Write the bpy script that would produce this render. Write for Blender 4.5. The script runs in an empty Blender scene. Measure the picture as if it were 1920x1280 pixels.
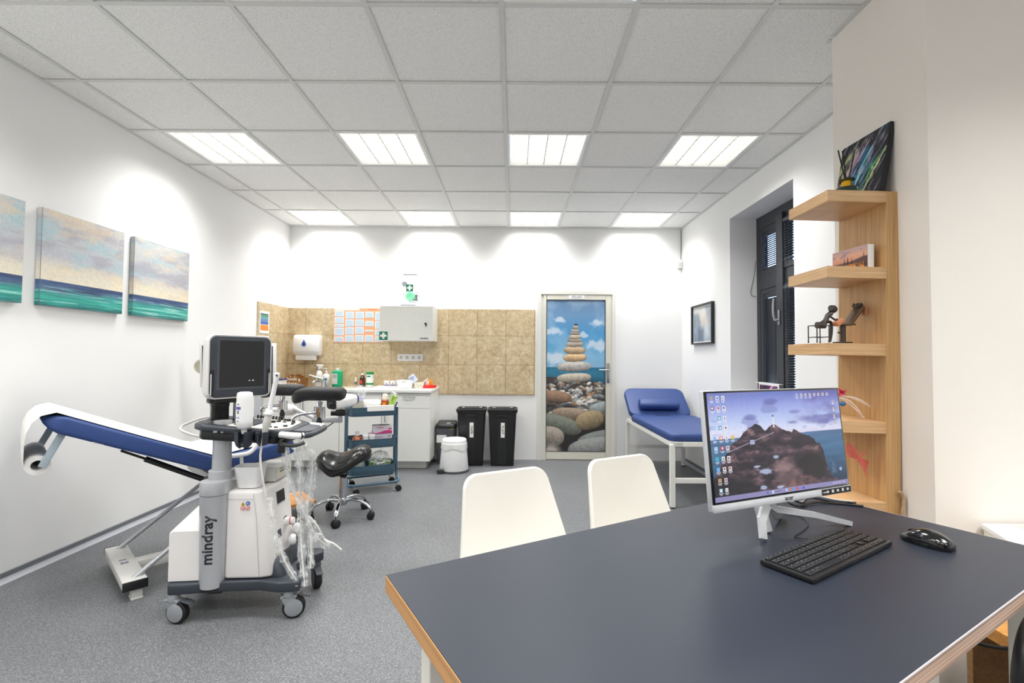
import bpy, bmesh, math, random
import numpy as np
from mathutils import Vector, Matrix, Euler
random.seed(7)
S = bpy.context.scene
COL = S.collection
PI = math.pi
R = math.radians

# ------------------------------------------------------------------ materials
def lin(c):
    c = c / 255.0
    return c / 12.92 if c <= 0.04045 else ((c + 0.055) / 1.055) ** 2.4
def rgb(r, g, b):
    return (lin(r), lin(g), lin(b), 1.0)
MATS = {}
def mat(name, col, rough=0.5, metal=0.0, vary=0.04, scale=30.0, bump=0.0, bscale=None, stretch=None, trans=0.0,
        alpha=1.0, coat=0.0, ior=None, emit=None, estr=0.0, spec=None):
    if name in MATS: return MATS[name]
    m = bpy.data.materials.new(name); m.use_nodes = True
    nt = m.node_tree; b = nt.nodes['Principled BSDF']
    c = rgb(*col)
    tc = nt.nodes.new('ShaderNodeTexCoord'); src = tc.outputs['Object']
    if stretch:
        mp = nt.nodes.new('ShaderNodeMapping'); mp.inputs['Scale'].default_value = stretch
        nt.links.new(src, mp.inputs['Vector']); src = mp.outputs['Vector']
    n = nt.nodes.new('ShaderNodeTexNoise'); n.inputs['Scale'].default_value = scale; n.inputs['Detail'].default_value = 4
    nt.links.new(src, n.inputs['Vector'])
    mx = nt.nodes.new('ShaderNodeMix'); mx.data_type = 'RGBA'
    mx.inputs['A'].default_value = tuple(v * (1 - vary) for v in c[:3]) + (1,)
    mx.inputs['B'].default_value = tuple(min(1, v * (1 + vary)) for v in c[:3]) + (1,)
    nt.links.new(n.outputs['Fac'], mx.inputs['Factor']); nt.links.new(mx.outputs['Result'], b.inputs['Base Color'])
    b.inputs['Roughness'].default_value = rough; b.inputs['Metallic'].default_value = metal
    b.inputs['Transmission Weight'].default_value = trans; b.inputs['Alpha'].default_value = alpha
    b.inputs['Coat Weight'].default_value = coat
    if ior: b.inputs['IOR'].default_value = ior
    if spec is not None: b.inputs['Specular IOR Level'].default_value = spec
    if emit:
        b.inputs['Emission Color'].default_value = rgb(*emit); b.inputs['Emission Strength'].default_value = estr
    if bump:
        n2 = nt.nodes.new('ShaderNodeTexNoise'); n2.inputs['Scale'].default_value = bscale or scale * 4
        n2.inputs['Detail'].default_value = 3; nt.links.new(src, n2.inputs['Vector'])
        bp = nt.nodes.new('ShaderNodeBump'); bp.inputs['Strength'].default_value = bump; bp.inputs['Distance'].default_value = 0.002
        nt.links.new(n2.outputs['Fac'], bp.inputs['Height']); nt.links.new(bp.outputs['Normal'], b.inputs['Normal'])
    MATS[name] = m
    return m
def nodes(name):
    m = bpy.data.materials.new(name); m.use_nodes = True; MATS[name] = m
    return m, m.node_tree, m.node_tree.nodes['Principled BSDF']
def ramp(nt, src, stops, interp='LINEAR'):
    r = nt.nodes.new('ShaderNodeValToRGB'); r.color_ramp.interpolation = interp
    e = r.color_ramp.elements
    while len(e) < len(stops): e.new(0.5)
    for k, (p, c) in enumerate(stops):
        e[k].position = p; e[k].color = rgb(*c)
    nt.links.new(src, r.inputs['Fac'])
    return r.outputs['Color']
def coords(nt, scale=(1, 1, 1), kind='Object'):
    tc = nt.nodes.new('ShaderNodeTexCoord'); mp = nt.nodes.new('ShaderNodeMapping')
    mp.inputs['Scale'].default_value = scale; nt.links.new(tc.outputs[kind], mp.inputs['Vector'])
    return mp.outputs['Vector']
def tex(nt, kind, vec, **kw):
    t = nt.nodes.new(kind); nt.links.new(vec, t.inputs['Vector'])
    for k, v in kw.items(): t.inputs[k].default_value = v
    return t
def mixc(nt, fac, a, b, mode='MIX'):
    m = nt.nodes.new('ShaderNodeMix'); m.data_type = 'RGBA'; m.blend_type = mode
    for s, v in (('Factor', fac), ('A', a), ('B', b)):
        if hasattr(v, 'links') or hasattr(v, 'is_linked'): nt.links.new(v, m.inputs[s])
        else: m.inputs[s].default_value = v
    return m.outputs['Result']

def mat_floor():
    m, nt, b = nodes('vinyl_floor')
    v = coords(nt)
    n1 = tex(nt, 'ShaderNodeTexNoise', v, Scale=160, Detail=2, Roughness=0.6)
    c1 = ramp(nt, n1.outputs['Fac'], [(0.3, (48, 50, 52)), (0.44, (96, 98, 101)), (0.58, (114, 116, 119)), (0.70, (206, 208, 210))])
    n2 = tex(nt, 'ShaderNodeTexVoronoi', v, Scale=210)
    c2 = ramp(nt, n2.outputs['Color'], [(0.0, (84, 86, 89)), (0.5, (110, 112, 115)), (0.95, (150, 152, 154))])
    n3 = tex(nt, 'ShaderNodeTexNoise', v, Scale=1.3, Detail=3)
    c3 = ramp(nt, n3.outputs['Fac'], [(0.3, (236, 236, 236)), (0.7, (255, 255, 255))])
    o = mixc(nt, 1.0, mixc(nt, 0.55, c1, c2), c3, 'MULTIPLY')
    nt.links.new(o, b.inputs['Base Color']); b.inputs['Roughness'].default_value = 0.42
    b.inputs['Specular IOR Level'].default_value = 0.35
    bp = nt.nodes.new('ShaderNodeBump'); bp.inputs['Strength'].default_value = 0.15; bp.inputs['Distance'].default_value = 0.001
    nt.links.new(n1.outputs['Fac'], bp.inputs['Height']); nt.links.new(bp.outputs['Normal'], b.inputs['Normal'])
    return m
def mat_ceiling():
    m, nt, b = nodes('mineral_ceiling_tile')
    v = coords(nt)
    n = tex(nt, 'ShaderNodeTexNoise', v, Scale=9, Detail=2)
    dv = mixc(nt, 0.05, v, n.outputs['Color'], 'ADD')
    a = tex(nt, 'ShaderNodeTexVoronoi', dv, Scale=62, Randomness=1.0)
    fa = ramp(nt, a.outputs['Distance'], [(0.06, (150, 150, 148)), (0.13, (246, 246, 244))])
    v2 = coords(nt, (1.0, 2.4, 1.0))
    a2 = tex(nt, 'ShaderNodeTexVoronoi', v2, Scale=36, Randomness=1.0)
    fb = ramp(nt, a2.outputs['Distance'], [(0.06, (140, 140, 138)), (0.10, (255, 255, 255))])
    n3 = tex(nt, 'ShaderNodeTexNoise', v, Scale=240, Detail=2)
    fc = ramp(nt, n3.outputs['Fac'], [(0.3, (226, 226, 225)), (0.62, (255, 255, 255))])
    o = mixc(nt, 1.0, mixc(nt, 1.0, fa, fb, 'MULTIPLY'), fc, 'MULTIPLY')
    nt.links.new(o, b.inputs['Base Color']); b.inputs['Roughness'].default_value = 0.95
    return m
def mat_wall(name, col, bump=0.25):
    return mat(name, col, 0.9, 0, 0.015, 3.0, bump * 0.3, 260)
def mat_wood(name, dark, light, axis='Z', rough=0.45, fine=26):
    m, nt, b = nodes(name)
    sc = {'X': (0.9, fine, fine), 'Y': (fine, 0.9, fine), 'Z': (fine, fine, 0.9), 'XY': (1.1, 1.1, fine)}[axis]
    v = coords(nt, sc)
    n = tex(nt, 'ShaderNodeTexNoise', v, Scale=1.6, Detail=6, Roughness=0.62, Distortion=0.25)
    c = ramp(nt, n.outputs['Fac'], [(0.28, dark), (0.5, tuple((x + y) // 2 for x, y in zip(dark, light))), (0.72, light)])
    v2 = coords(nt, tuple(s * 5 if s > 1 else 2.5 for s in sc))
    n2 = tex(nt, 'ShaderNodeTexNoise', v2, Scale=1.5, Detail=3)
    f = ramp(nt, n2.outputs['Fac'], [(0.35, (232, 226, 220)), (0.6, (255, 255, 255))])
    nt.links.new(mixc(nt, 1.0, c, f, 'MULTIPLY'), b.inputs['Base Color']); b.inputs['Roughness'].default_value = rough
    return m
def mat_ply(name, col):                      # thin horizontal layers, as on a plywood edge
    m, nt, b = nodes(name)
    v = coords(nt, (0.35, 0.35, 330))
    n = tex(nt, 'ShaderNodeTexNoise', v, Scale=1.0, Detail=2)
    d = tuple(int(x * 0.74) for x in col)
    c = ramp(nt, n.outputs['Fac'], [(0.38, d), (0.52, col), (0.65, tuple(min(255, int(x * 1.14)) for x in col))])
    nt.links.new(c, b.inputs['Base Color']); b.inputs['Roughness'].default_value = 0.5
    return m
def mat_tiles():                             # beige marbled wall tiles with thin dark joints
    m, nt, b = nodes('marbled_wall_tile')
    geo = nt.nodes.new('ShaderNodeNewGeometry')
    vec = geo.outputs['Position']
    n = tex(nt, 'ShaderNodeTexNoise', vec, Scale=9.5, Detail=8, Roughness=0.72, Distortion=0.9)
    c = ramp(nt, n.outputs['Fac'], [(0.28, (176, 154, 118)), (0.43, (204, 184, 148)), (0.56, (214, 197, 164)), (0.74, (234, 221, 196))])
    n2 = tex(nt, 'ShaderNodeTexNoise', vec, Scale=26, Detail=5, Distortion=0.6)
    f = ramp(nt, n2.outputs['Fac'], [(0.35, (234, 228, 218)), (0.6, (255, 255, 255))])
    o = mixc(nt, 1.0, c, f, 'MULTIPLY')
    sep = nt.nodes.new('ShaderNodeSeparateXYZ'); nt.links.new(vec, sep.inputs[0])
    add = nt.nodes.new('ShaderNodeMath'); add.operation = 'ADD'      # along the wall, round the corner
    nt.links.new(sep.outputs['X'], add.inputs[0]); nt.links.new(sep.outputs['Y'], add.inputs[1])
    facs = []
    for src, off, p in ((add.outputs[0], 5.7 - 0.0862, 0.3415), (sep.outputs['Z'], 0.7700 - 0.3457 * 10, 0.3457)):
        s = nt.nodes.new('ShaderNodeMath'); s.operation = 'SUBTRACT'; nt.links.new(src, s.inputs[0]); s.inputs[1].default_value = off - 40 * p if p == 0.3415 else off
        d = nt.nodes.new('ShaderNodeMath'); d.operation = 'DIVIDE'; nt.links.new(s.outputs[0], d.inputs[0]); d.inputs[1].default_value = p
        fr = nt.nodes.new('ShaderNodeMath'); fr.operation = 'FRACT'; nt.links.new(d.outputs[0], fr.inputs[0])
        sb = nt.nodes.new('ShaderNodeMath'); sb.operation = 'SUBTRACT'; nt.links.new(fr.outputs[0], sb.inputs[0]); sb.inputs[1].default_value = 0.5
        ab = nt.nodes.new('ShaderNodeMath'); ab.operation = 'ABSOLUTE'; nt.links.new(sb.outputs[0], ab.inputs[0])
        gt = nt.nodes.new('ShaderNodeMath'); gt.operation = 'GREATER_THAN'; nt.links.new(ab.outputs[0], gt.inputs[0]); gt.inputs[1].default_value = 0.4945
        facs.append(gt.outputs[0])
    mxm = nt.nodes.new('ShaderNodeMath'); mxm.operation = 'MAXIMUM'
    nt.links.new(facs[0], mxm.inputs[0]); nt.links.new(facs[1], mxm.inputs[1])
    o = mixc(nt, mxm.outputs[0], o, rgb(132, 98, 66))
    nt.links.new(o, b.inputs['Base Color']); b.inputs['Roughness'].default_value = 0.35
    return m
def mat_print(name, rough=0.6, emit=0.0):    # colours come from the mesh's own colour attribute (a print, a painting, a screen)
    m, nt, b = nodes(name)
    a = nt.nodes.new('ShaderNodeAttribute'); a.attribute_name = 'Col'
    n = tex(nt, 'ShaderNodeTexNoise', coords(nt), Scale=90, Detail=2)
    f = ramp(nt, n.outputs['Fac'], [(0.3, (247, 247, 247)), (0.7, (255, 255, 255))])
    o = mixc(nt, 1.0, a.outputs['Color'], f, 'MULTIPLY')
    if emit:
        b.inputs['Base Color'].default_value = (0.004, 0.004, 0.005, 1)
        nt.links.new(o, b.inputs['Emission Color']); b.inputs['Emission Strength'].default_value = emit
    else:
        nt.links.new(o, b.inputs['Base Color'])
    b.inputs['Roughness'].default_value = rough
    return m

# ------------------------------------------------------------------ mesh building
class MB:
    def __init__(s): s.bm = bmesh.new()
    def _xf(s, vs, M):
        if M is not None:
            for v in vs: v.co = M @ v.co
    def box(s, c, d, bev=0.0, seg=2, M=None, rot=None):
        t = bmesh.new(); bmesh.ops.create_cube(t, size=1.0)
        for v in t.verts: v.co = Vector((v.co.x * d[0], v.co.y * d[1], v.co.z * d[2]))
        if bev: bmesh.ops.bevel(t, geom=t.edges[:], offset=bev, segments=seg, affect='EDGES', profile=0.5)
        T = Matrix.Translation(Vector(c))
        if rot: T = T @ Euler(rot).to_matrix().to_4x4()
        if M is not None: T = M @ T
        return s._merge(t, T)
    def _merge(s, t, T=None):
        mp = {}
        out = []
        for v in t.verts:
            nv = s.bm.verts.new(T @ v.co if T is not None else v.co); mp[v] = nv; out.append(nv)
        for f in t.faces:
            try: s.bm.faces.new([mp[v] for v in f.verts])
            except ValueError: pass
        t.free()
        return s
    def rings(s, rings, cap=True, closed=True, loop=False, M=None):
        vs = []
        for r in rings:
            row = [s.bm.verts.new(M @ Vector(p) if M is not None else Vector(p)) for p in r]; vs.append(row)
        n = len(vs[0]); k = len(vs)
        for i in range(k if loop else k - 1):
            a, b = vs[i], vs[(i + 1) % k]
            for j in range(n if closed else n - 1):
                j2 = (j + 1) % n
                try: s.bm.faces.new((a[j], a[j2], b[j2], b[j]))
                except ValueError: pass
        if cap and not loop and closed:
            try:
                s.bm.faces.new(list(reversed(vs[0]))); s.bm.faces.new(vs[-1])
            except ValueError: pass
        return s
    def lathe(s, prof, n=24, c=(0, 0, 0), M=None, sx=1.0, sy=1.0):
        rs = [[(c[0] + max(r, 1e-5) * math.cos(2 * PI * k / n) * sx, c[1] + max(r, 1e-5) * math.sin(2 * PI * k / n) * sy, c[2] + z) for k in range(n)] for r, z in prof]
        return s.rings(rs, M=M)
    def cyl(s, p0, p1, r0, r1=None, n=16):
        return s.tube([p0, p1], [r0, r0 if r1 is None else r1], n)
    def tube(s, path, r, n=10, closed=False, flat=1.0):
        P = [Vector(p) for p in path]; k = len(P)
        rr = r if isinstance(r, (list, tuple)) else [r] * k
        T = []
        for i in range(k):
            if closed: t = P[(i + 1) % k] - P[i - 1]
            elif i == 0: t = P[1] - P[0]
            elif i == k - 1: t = P[-1] - P[-2]
            else: t = (P[i + 1] - P[i]).normalized() + (P[i] - P[i - 1]).normalized()
            T.append(t.normalized() if t.length > 1e-9 else Vector((0, 0, 1)))
        up = Vector((0, 0, 1)) if abs(T[0].z) < 0.9 else Vector((1, 0, 0))
        u = T[0].cross(up).normalized(); rs = []
        for i in range(k):
            u = (u - T[i] * u.dot(T[i])).normalized(); w = T[i].cross(u)
            rs.append([P[i] + (u * math.cos(2 * PI * j / n) + w * math.sin(2 * PI * j / n) * flat) * rr[i] for j in range(n)])
        return s.rings(rs, loop=closed)
    def prism(s, poly, z0, z1, bev=0.0, seg=2, M=None, top=None):
        t = bmesh.new(); n = len(poly)
        a = [t.verts.new((x, y, z0)) for x, y in poly]; b = [t.verts.new((x, y, z1)) for x, y in (top or poly)]
        t.faces.new(list(reversed(a))); t.faces.new(b)
        for i in range(n): t.faces.new((a[i], a[(i + 1) % n], b[(i + 1) % n], b[i]))
        bmesh.ops.recalc_face_normals(t, faces=t.faces[:])
        if bev: bmesh.ops.bevel(t, geom=t.edges[:], offset=bev, segments=seg, affect='EDGES', profile=0.5)
        return s._merge(t, M)
    def sphere(s, c, r, n=16, m=10, sc=(1, 1, 1), M=None):
        rs = []
        for i in range(m + 1):
            a = -PI / 2 + PI * i / m
            q = max(math.cos(a), 1e-4)
            rs.append([(c[0] + r * sc[0] * q * math.cos(2 * PI * k / n), c[1] + r * sc[1] * q * math.sin(2 * PI * k / n), c[2] + r * sc[2] * math.sin(a)) for k in range(n)])
        return s.rings(rs, M=M)
    def quad(s, *ps):
        s.bm.faces.new([s.bm.verts.new(Vector(p)) for p in ps]); return s
    def surf(s, fn, nu, nv, thick=0.0, wrap=False):       # fn(u, v) -> point, u and v in 0..1
        g = [[s.bm.verts.new(Vector(fn(i / nu, j / nv))) for j in range(nv + 1)] for i in range(nu + 1)]
        fs = []
        for i in range(nu):
            for j in range(nv): fs.append(s.bm.faces.new((g[i][j], g[i + 1][j], g[i + 1][j + 1], g[i][j + 1])))
        if thick:
            bmesh.ops.recalc_face_normals(s.bm, faces=fs)
            bmesh.ops.solidify(s.bm, geom=fs, thickness=thick)
        return s
def link(name, me, m, parent=None, M=None, label=None):
    o = bpy.data.objects.new(name, me); COL.objects.link(o)
    if m is not None: me.materials.append(m)
    if parent is not None: o.parent = parent
    if M is not None: o.matrix_local = M
    if label: o['label'] = label
    return o
def obj(name, mb, m, parent=None, smooth=35, label=None, M=None, sub=0):
    me = bpy.data.meshes.new(name)
    bmesh.ops.recalc_face_normals(mb.bm, faces=mb.bm.faces[:])
    mb.bm.to_mesh(me); mb.bm.free()
    if smooth:
        for p in me.polygons: p.use_smooth = True
        me.set_sharp_from_angle(angle=R(smooth))
    o = link(name, me, m, parent, M, label)
    if sub:
        md = o.modifiers.new('sub', 'SUBSURF'); md.levels = sub; md.render_levels = sub
    return o
def thing(name, label, cat, loc=(0, 0, 0), rz=0.0, group=None, rot=None):
    o = bpy.data.objects.new(name, None); COL.objects.link(o)
    o.empty_display_size = 0.1
    o.location = loc; o.rotation_euler = rot if rot else (0, 0, rz)
    return tag(o, label, cat, group)
def tag(o, label, cat, group=None, loc=None, rz=None, rot=None):
    o['label'] = label; o['category'] = cat
    if group: o['group'] = group
    if loc is not None: o.location = loc
    if rz is not None: o.rotation_euler = (0, 0, rz)
    if rot is not None: o.rotation_euler = rot
    return o
def structure(o):
    o['kind'] = 'structure'; return o
def kids(o): return [c for c in bpy.data.objects if c.parent is o]
def dup(root, loc, rz=None, label=None, group=None):
    r = root.copy(); COL.objects.link(r); r.location = loc
    if rz is not None: r.rotation_euler = (0, 0, rz)
    if label: r['label'] = label
    if group: r['group'] = group
    def rec(a, b):
        for ch in kids(a):
            c = ch.copy(); COL.objects.link(c); c.parent = b; rec(ch, c)
    rec(root, r)
    return r
def smoothpath(pts, n=8, closed=False):                    # Catmull-Rom
    P = [Vector(p) for p in pts]; out = []
    k = len(P)
    for i in range(k if closed else k - 1):
        p0 = P[i - 1] if (closed or i > 0) else P[0]; p1 = P[i]; p2 = P[(i + 1) % k]
        p3 = P[(i + 2) % k] if (closed or i + 2 < k) else P[-1]
        for t in range(n):
            t /= n
            out.append(0.5 * ((2 * p1) + (-p0 + p2) * t + (2 * p0 - 5 * p1 + 4 * p2 - p3) * t * t + (-p0 + 3 * p1 - 3 * p2 + p3) * t ** 3))
    if not closed: out.append(P[-1])
    return out
def roundrect(w, h, r, n=5, cx=0.0, cy=0.0):
    pts = []
    for qx, qy, a0 in ((1, 1, 0), (-1, 1, 90), (-1, -1, 180), (1, -1, 270)):
        for k in range(n + 1):
            a = R(a0 + 90 * k / n)
            pts.append((cx + qx * (w / 2 - r) + r * math.cos(a), cy + qy * (h / 2 - r) + r * math.sin(a)))
    return pts
def text(name, body, size, m, parent, M, align='CENTER', extrude=0.0006, sx=1.0, bold=0.0, label=None):
    cu = bpy.data.curves.new(name, 'FONT'); cu.body = body; cu.size = size; cu.align_x = align; cu.align_y = 'CENTER'
    cu.extrude = extrude; cu.offset = bold; cu.resolution_u = 4
    t = bpy.data.objects.new(name + '_tmp', cu); COL.objects.link(t)
    bpy.context.view_layer.update()
    me = bpy.data.meshes.new_from_object(t.evaluated_get(bpy.context.evaluated_depsgraph_get()))
    bpy.data.objects.remove(t); bpy.data.curves.remove(cu)
    me.materials.clear()
    for v in me.vertices: v.co.x *= sx
    return link(name, me, m, parent, M, label)
def frame_mat(origin, xaxis, yaxis):                       # a matrix whose local x and y lie along the given directions
    x = Vector(xaxis).normalized(); y = Vector(yaxis); y = (y - x * y.dot(x)).normalized(); z = x.cross(y)
    return Matrix(((x.x, y.x, z.x, origin[0]), (x.y, y.y, z.y, origin[1]), (x.z, y.z, z.z, origin[2]), (0, 0, 0, 1)))
FACE_CAM = lambda x, y, z: frame_mat((x, y, z), (1, 0, 0), (0, 0, 1))     # a sheet facing -y
def picture(name, img, w, h, m, parent, M, label=None):    # img: rows x cols x 3 in 0..255, row 0 at the top; a flat sheet of small faces
    H, W = img.shape[:2]
    xs = (np.arange(W + 0) / (W - 1) - 0.5) * w; ys = (0.5 - np.arange(H) / (H - 1)) * h
    X, Y = np.meshgrid(xs, ys)
    co = np.stack([X, Y, np.zeros_like(X)], -1).reshape(-1, 3).astype(np.float32)
    i = np.arange(H * W).reshape(H, W)
    f = np.stack([i[1:, :-1], i[1:, 1:], i[:-1, 1:], i[:-1, :-1]], -1).reshape(-1, 4)
    me = bpy.data.meshes.new(name)
    me.vertices.add(len(co)); me.vertices.foreach_set('co', co.ravel())
    me.loops.add(f.size); me.loops.foreach_set('vertex_index', f.ravel().astype(np.int32))
    me.polygons.add(len(f)); me.polygons.foreach_set('loop_start', np.arange(0, f.size, 4, dtype=np.int32))
    me.update(calc_edges=True)
    c = np.clip(img / 255.0, 0, 1)
    c = np.where(c <= 0.04045, c / 12.92, ((c + 0.055) / 1.055) ** 2.4)
    a = me.color_attributes.new('Col', 'FLOAT_COLOR', 'POINT')
    a.data.foreach_set('color', np.concatenate([c, np.ones((H, W, 1))], -1).astype(np.float32).ravel())
    return link(name, me, m, parent, M, label)
def fbm(h, w, cx, cy, octv=4, seed=0, gain=0.5):
    rng = np.random.RandomState(seed); out = np.zeros((h, w)); amp = 1.0; tot = 0
    for o in range(octv):
        gx, gy = int(cx * 2 ** o) + 2, int(cy * 2 ** o) + 2
        g = rng.rand(gy + 1, gx + 1)
        x = np.linspace(0, gx - 1.001, w); y = np.linspace(0, gy - 1.001, h)
        xi = x.astype(int); yi = y.astype(int); fx = x - xi; fy = y - yi
        fx = fx * fx * (3 - 2 * fx); fy = fy * fy * (3 - 2 * fy)
        A = g[np.ix_(yi, xi)]; B = g[np.ix_(yi, xi + 1)]; C = g[np.ix_(yi + 1, xi)]; D = g[np.ix_(yi + 1, xi + 1)]
        out += amp * ((A * (1 - fx) + B * fx) * (1 - fy)[:, None] + (C * (1 - fx) + D * fx) * fy[:, None])
        tot += amp; amp *= gain
    return out / tot
def grad(v, stops):
    v = np.asarray(v); p = [s[0] for s in stops]
    return np.stack([np.interp(v, p, [s[1][k] for s in stops]) for k in range(3)], -1)
def over(img, mask, colr):
    m = np.clip(mask, 0, 1)[..., None]
    return img * (1 - m) + np.asarray(colr, float) * m
def grid01(h, w):
    return np.meshgrid(np.linspace(0, 1, w), np.linspace(0, 1, h))
EMIT, POWER, SKY, EXPO, SCREEN = 1.6, 12.9, 5.0, 0.0, 0.95
# ------------------------------------------------------------------ common materials
XL, XR, YB, ZC = -2.691, 2.015, 5.712, 2.7595
M_floor = mat_floor(); M_ceil = mat_ceiling(); M_tile = mat_tiles()
M_wall = mat_wall('white_wall_paint', (242, 242, 241)); M_pillar = mat_wall('warm_white_wall_paint', (236, 230, 222))
M_reveal = mat_wall('reveal_paint', (236, 236, 238), 0.15)
M_tbar = mat('ceiling_bar_enamel', (214, 214, 212), 0.5)
M_white = mat('white_enamel', (238, 238, 235), 0.35)
M_whitelam = mat('white_laminate', (236, 236, 232), 0.3, 0, 0.01, 5)
M_whiteplastic = mat('white_plastic', (240, 240, 240), 0.4)
M_cream = mat('cream_plastic', (226, 222, 205), 0.4)
M_paper = mat('white_paper', (244, 243, 240), 0.9, bump=0.1)
M_black = mat('black_plastic', (22, 23, 25), 0.38, 0, 0.1)
M_blackgloss = mat('black_gloss', (14, 14, 16), 0.12, coat=0.3)
M_rubber = mat('black_rubber', (18, 18, 19), 0.7)
M_anth = mat('anthracite_plastic', (52, 57, 66), 0.45)
M_dgrey = mat('dark_grey_plastic', (70, 74, 80), 0.45)
M_grey = mat('grey_plastic', (142, 146, 150), 0.4)
M_lgrey = mat('light_grey_plastic', (205, 204, 200), 0.4)
M_silver = mat('silver_paint', (186, 188, 192), 0.32, 0.4)
M_chrome = mat('chrome', (196, 198, 202), 0.1, 1.0)
M_steel = mat('brushed_steel', (176, 177, 178), 0.28, 1.0, 0.1, 40, stretch=(1, 1, 12))
M_alu = mat('aluminium', (200, 202, 206), 0.3, 0.9)
M_glass = mat('clear_plastic', (250, 252, 252), 0.05, trans=1.0, ior=1.2, vary=0.0)
M_film = mat('clear_film', (244, 246, 247), 0.12, alpha=0.2, vary=0.02, bump=1.0, scale=12, bscale=70)
def mat_film(name, lo, hi, scale):             # crinkled clear film: noise in the alpha paints highlights onto the folds
    m, nt, b = nodes(name)
    v = coords(nt, (1, 1, 0.45)); n = tex(nt, 'ShaderNodeTexNoise', v, Scale=scale, Detail=5, Roughness=0.7, Distortion=1.2)
    mr = nt.nodes.new('ShaderNodeMapRange'); mr.inputs['From Min'].default_value = 0.46; mr.inputs['From Max'].default_value = 0.66
    mr.inputs['To Min'].default_value = lo; mr.inputs['To Max'].default_value = hi
    nt.links.new(n.outputs['Fac'], mr.inputs['Value']); nt.links.new(mr.outputs['Result'], b.inputs['Alpha'])
    b.inputs['Base Color'].default_value = rgb(240, 243, 244); b.inputs['Roughness'].default_value = 0.12
    bp = nt.nodes.new('ShaderNodeBump'); bp.inputs['Strength'].default_value = 0.9; bp.inputs['Distance'].default_value = 0.003
    nt.links.new(n.outputs['Fac'], bp.inputs['Height']); nt.links.new(bp.outputs['Normal'], b.inputs['Normal'])
    return m
M_film = mat_film('crinkled_film', 0.1, 0.75, 55)
M_green = mat('safety_green', (0, 122, 84), 0.5)
M_ink = mat('black_ink', (20, 20, 24), 0.6)
M_print = mat_print('colour_print'); M_canvas = mat_print('painted_canvas', 0.75)
M_navy_leather = mat('blue_upholstery', (44, 70, 128), 0.5, 0, 0.05, 8, 0.12, 300)
M_blackleather = mat('black_leather', (22, 22, 23), 0.22, 0, 0.1, 12, 0.12, 160)
M_oak = mat_wood('oak_veneer', (196, 152, 98), (218, 178, 124), 'Z')
M_oakx = mat_wood('oak_veneer_shelf', (200, 158, 110), (222, 186, 142), 'XY', 0.45, 60)

# ------------------------------------------------------------------ room shell
structure(obj('floor', MB().box((0.0, 1.45, -0.05), (6.2, 9.0, 0.1)), M_floor, smooth=0))
mb = MB()
gx = [XL - 0.1] + [-0.0635 + 0.6 * k for k in range(-4, 5)] + [2.75]
gy = [-3.0] + [2.0624 + 0.6 * (j - 1) for j in range(-6, 8)] + [5.82]
LIGHTS = [(x, y) for y in (-1.5376, -0.3376, 1.4624, 3.2624, 5.0624) for x in (-2.4635, -1.2635, -0.0635, 1.1365) if not (x > 1 and 1 < y < 2)] + [(1.7365, 0.2624)]  # last panel is added out of view to brighten the pillar end wall
zt = ZC + 0.006
for i in range(len(gx) - 1):
    for j in range(len(gy) - 1):
        if any(abs(gx[i] - a) < 0.01 and abs(gy[j] - b) < 0.01 for a, b in LIGHTS): continue
        mb.quad((gx[i], gy[j], zt), (gx[i], gy[j + 1], zt), (gx[i + 1], gy[j + 1], zt), (gx[i + 1], gy[j], zt))
ceil = structure(obj('ceiling', mb, M_ceil, smooth=0))
mb = MB()
for x in gx[1:-1]: mb.box((x, 1.4, ZC + 0.002), (0.024, 8.6, 0.004))
for y in gy[1:-1]: mb.box((0.0, y, ZC + 0.0022), (5.4, 0.024, 0.004))
mb.box((XL + 0.011, 1.4, ZC + 0.0024), (0.022, 8.6, 0.004)); mb.box((XR - 0.011, 4.0, ZC + 0.0024), (0.022, 3.5, 0.004))
mb.box((0, YB - 0.011, ZC + 0.0024), (5.0, 0.022, 0.004)); mb.box((1.525, 2.0, ZC + 0.0024), (0.022, 0.5, 0.004))
mb.box((1.77, 2.29, ZC + 0.0024), (0.5, 0.022, 0.004))
obj('ceiling_grid', mb, M_tbar, ceil, smooth=0)

structure(obj('wall_left', MB().box((XL - 0.1, 1.45, 1.4), (0.2, 9.0, 2.82)), M_wall, smooth=0))
structure(obj('wall_back', MB().box((-0.3, YB + 0.1, 1.4), (5.4, 0.2, 2.82)), M_wall, smooth=0))
structure(obj('wall_front', MB().box((0.0, -2.9, 1.4), (6.0, 0.2, 2.82)), M_wall, smooth=0))
WY0, WY1, WZ0, WZ1 = 3.426, 4.441, 0.86, 2.516
mb = MB(); d = 0.34; cx = XR + d / 2
for y0, y1, z0, z1 in ((2.2, WY0, 0, 2.8), (WY1, YB, 0, 2.8), (WY0, WY1, 0, WZ0), (WY0, WY1, WZ1, 2.8)):
    mb.box((cx, (y0 + y1) / 2, (z0 + z1) / 2), (d, y1 - y0, z1 - z0))
wr = structure(obj('wall_right', mb, M_wall, smooth=0))
obj('window_reveal', MB().quad((XR + 0.005, WY1 - 0.001, WZ0), (XR + 0.25, WY1 - 0.001, WZ0), (XR + 0.25, WY1 - 0.001, WZ1), (XR + 0.005, WY1 - 0.001, WZ1))
    .quad((XR + 0.005, WY0, WZ1 - 0.001), (XR + 0.25, WY0, WZ1 - 0.001), (XR + 0.25, WY1, WZ1 - 0.001), (XR + 0.005, WY1, WZ1 - 0.001))
    .quad((XR + 0.005, WY0 + 0.001, WZ0), (XR + 0.25, WY0 + 0.001, WZ0), (XR + 0.25, WY0 + 0.001, WZ1), (XR + 0.005, WY0 + 0.001, WZ1)), M_reveal, wr, smooth=0)
structure(obj('wall_right_pillar', MB().box((2.3, 2.018, 1.4), (1.528, 0.52, 2.82)), M_pillar, smooth=0))
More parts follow.
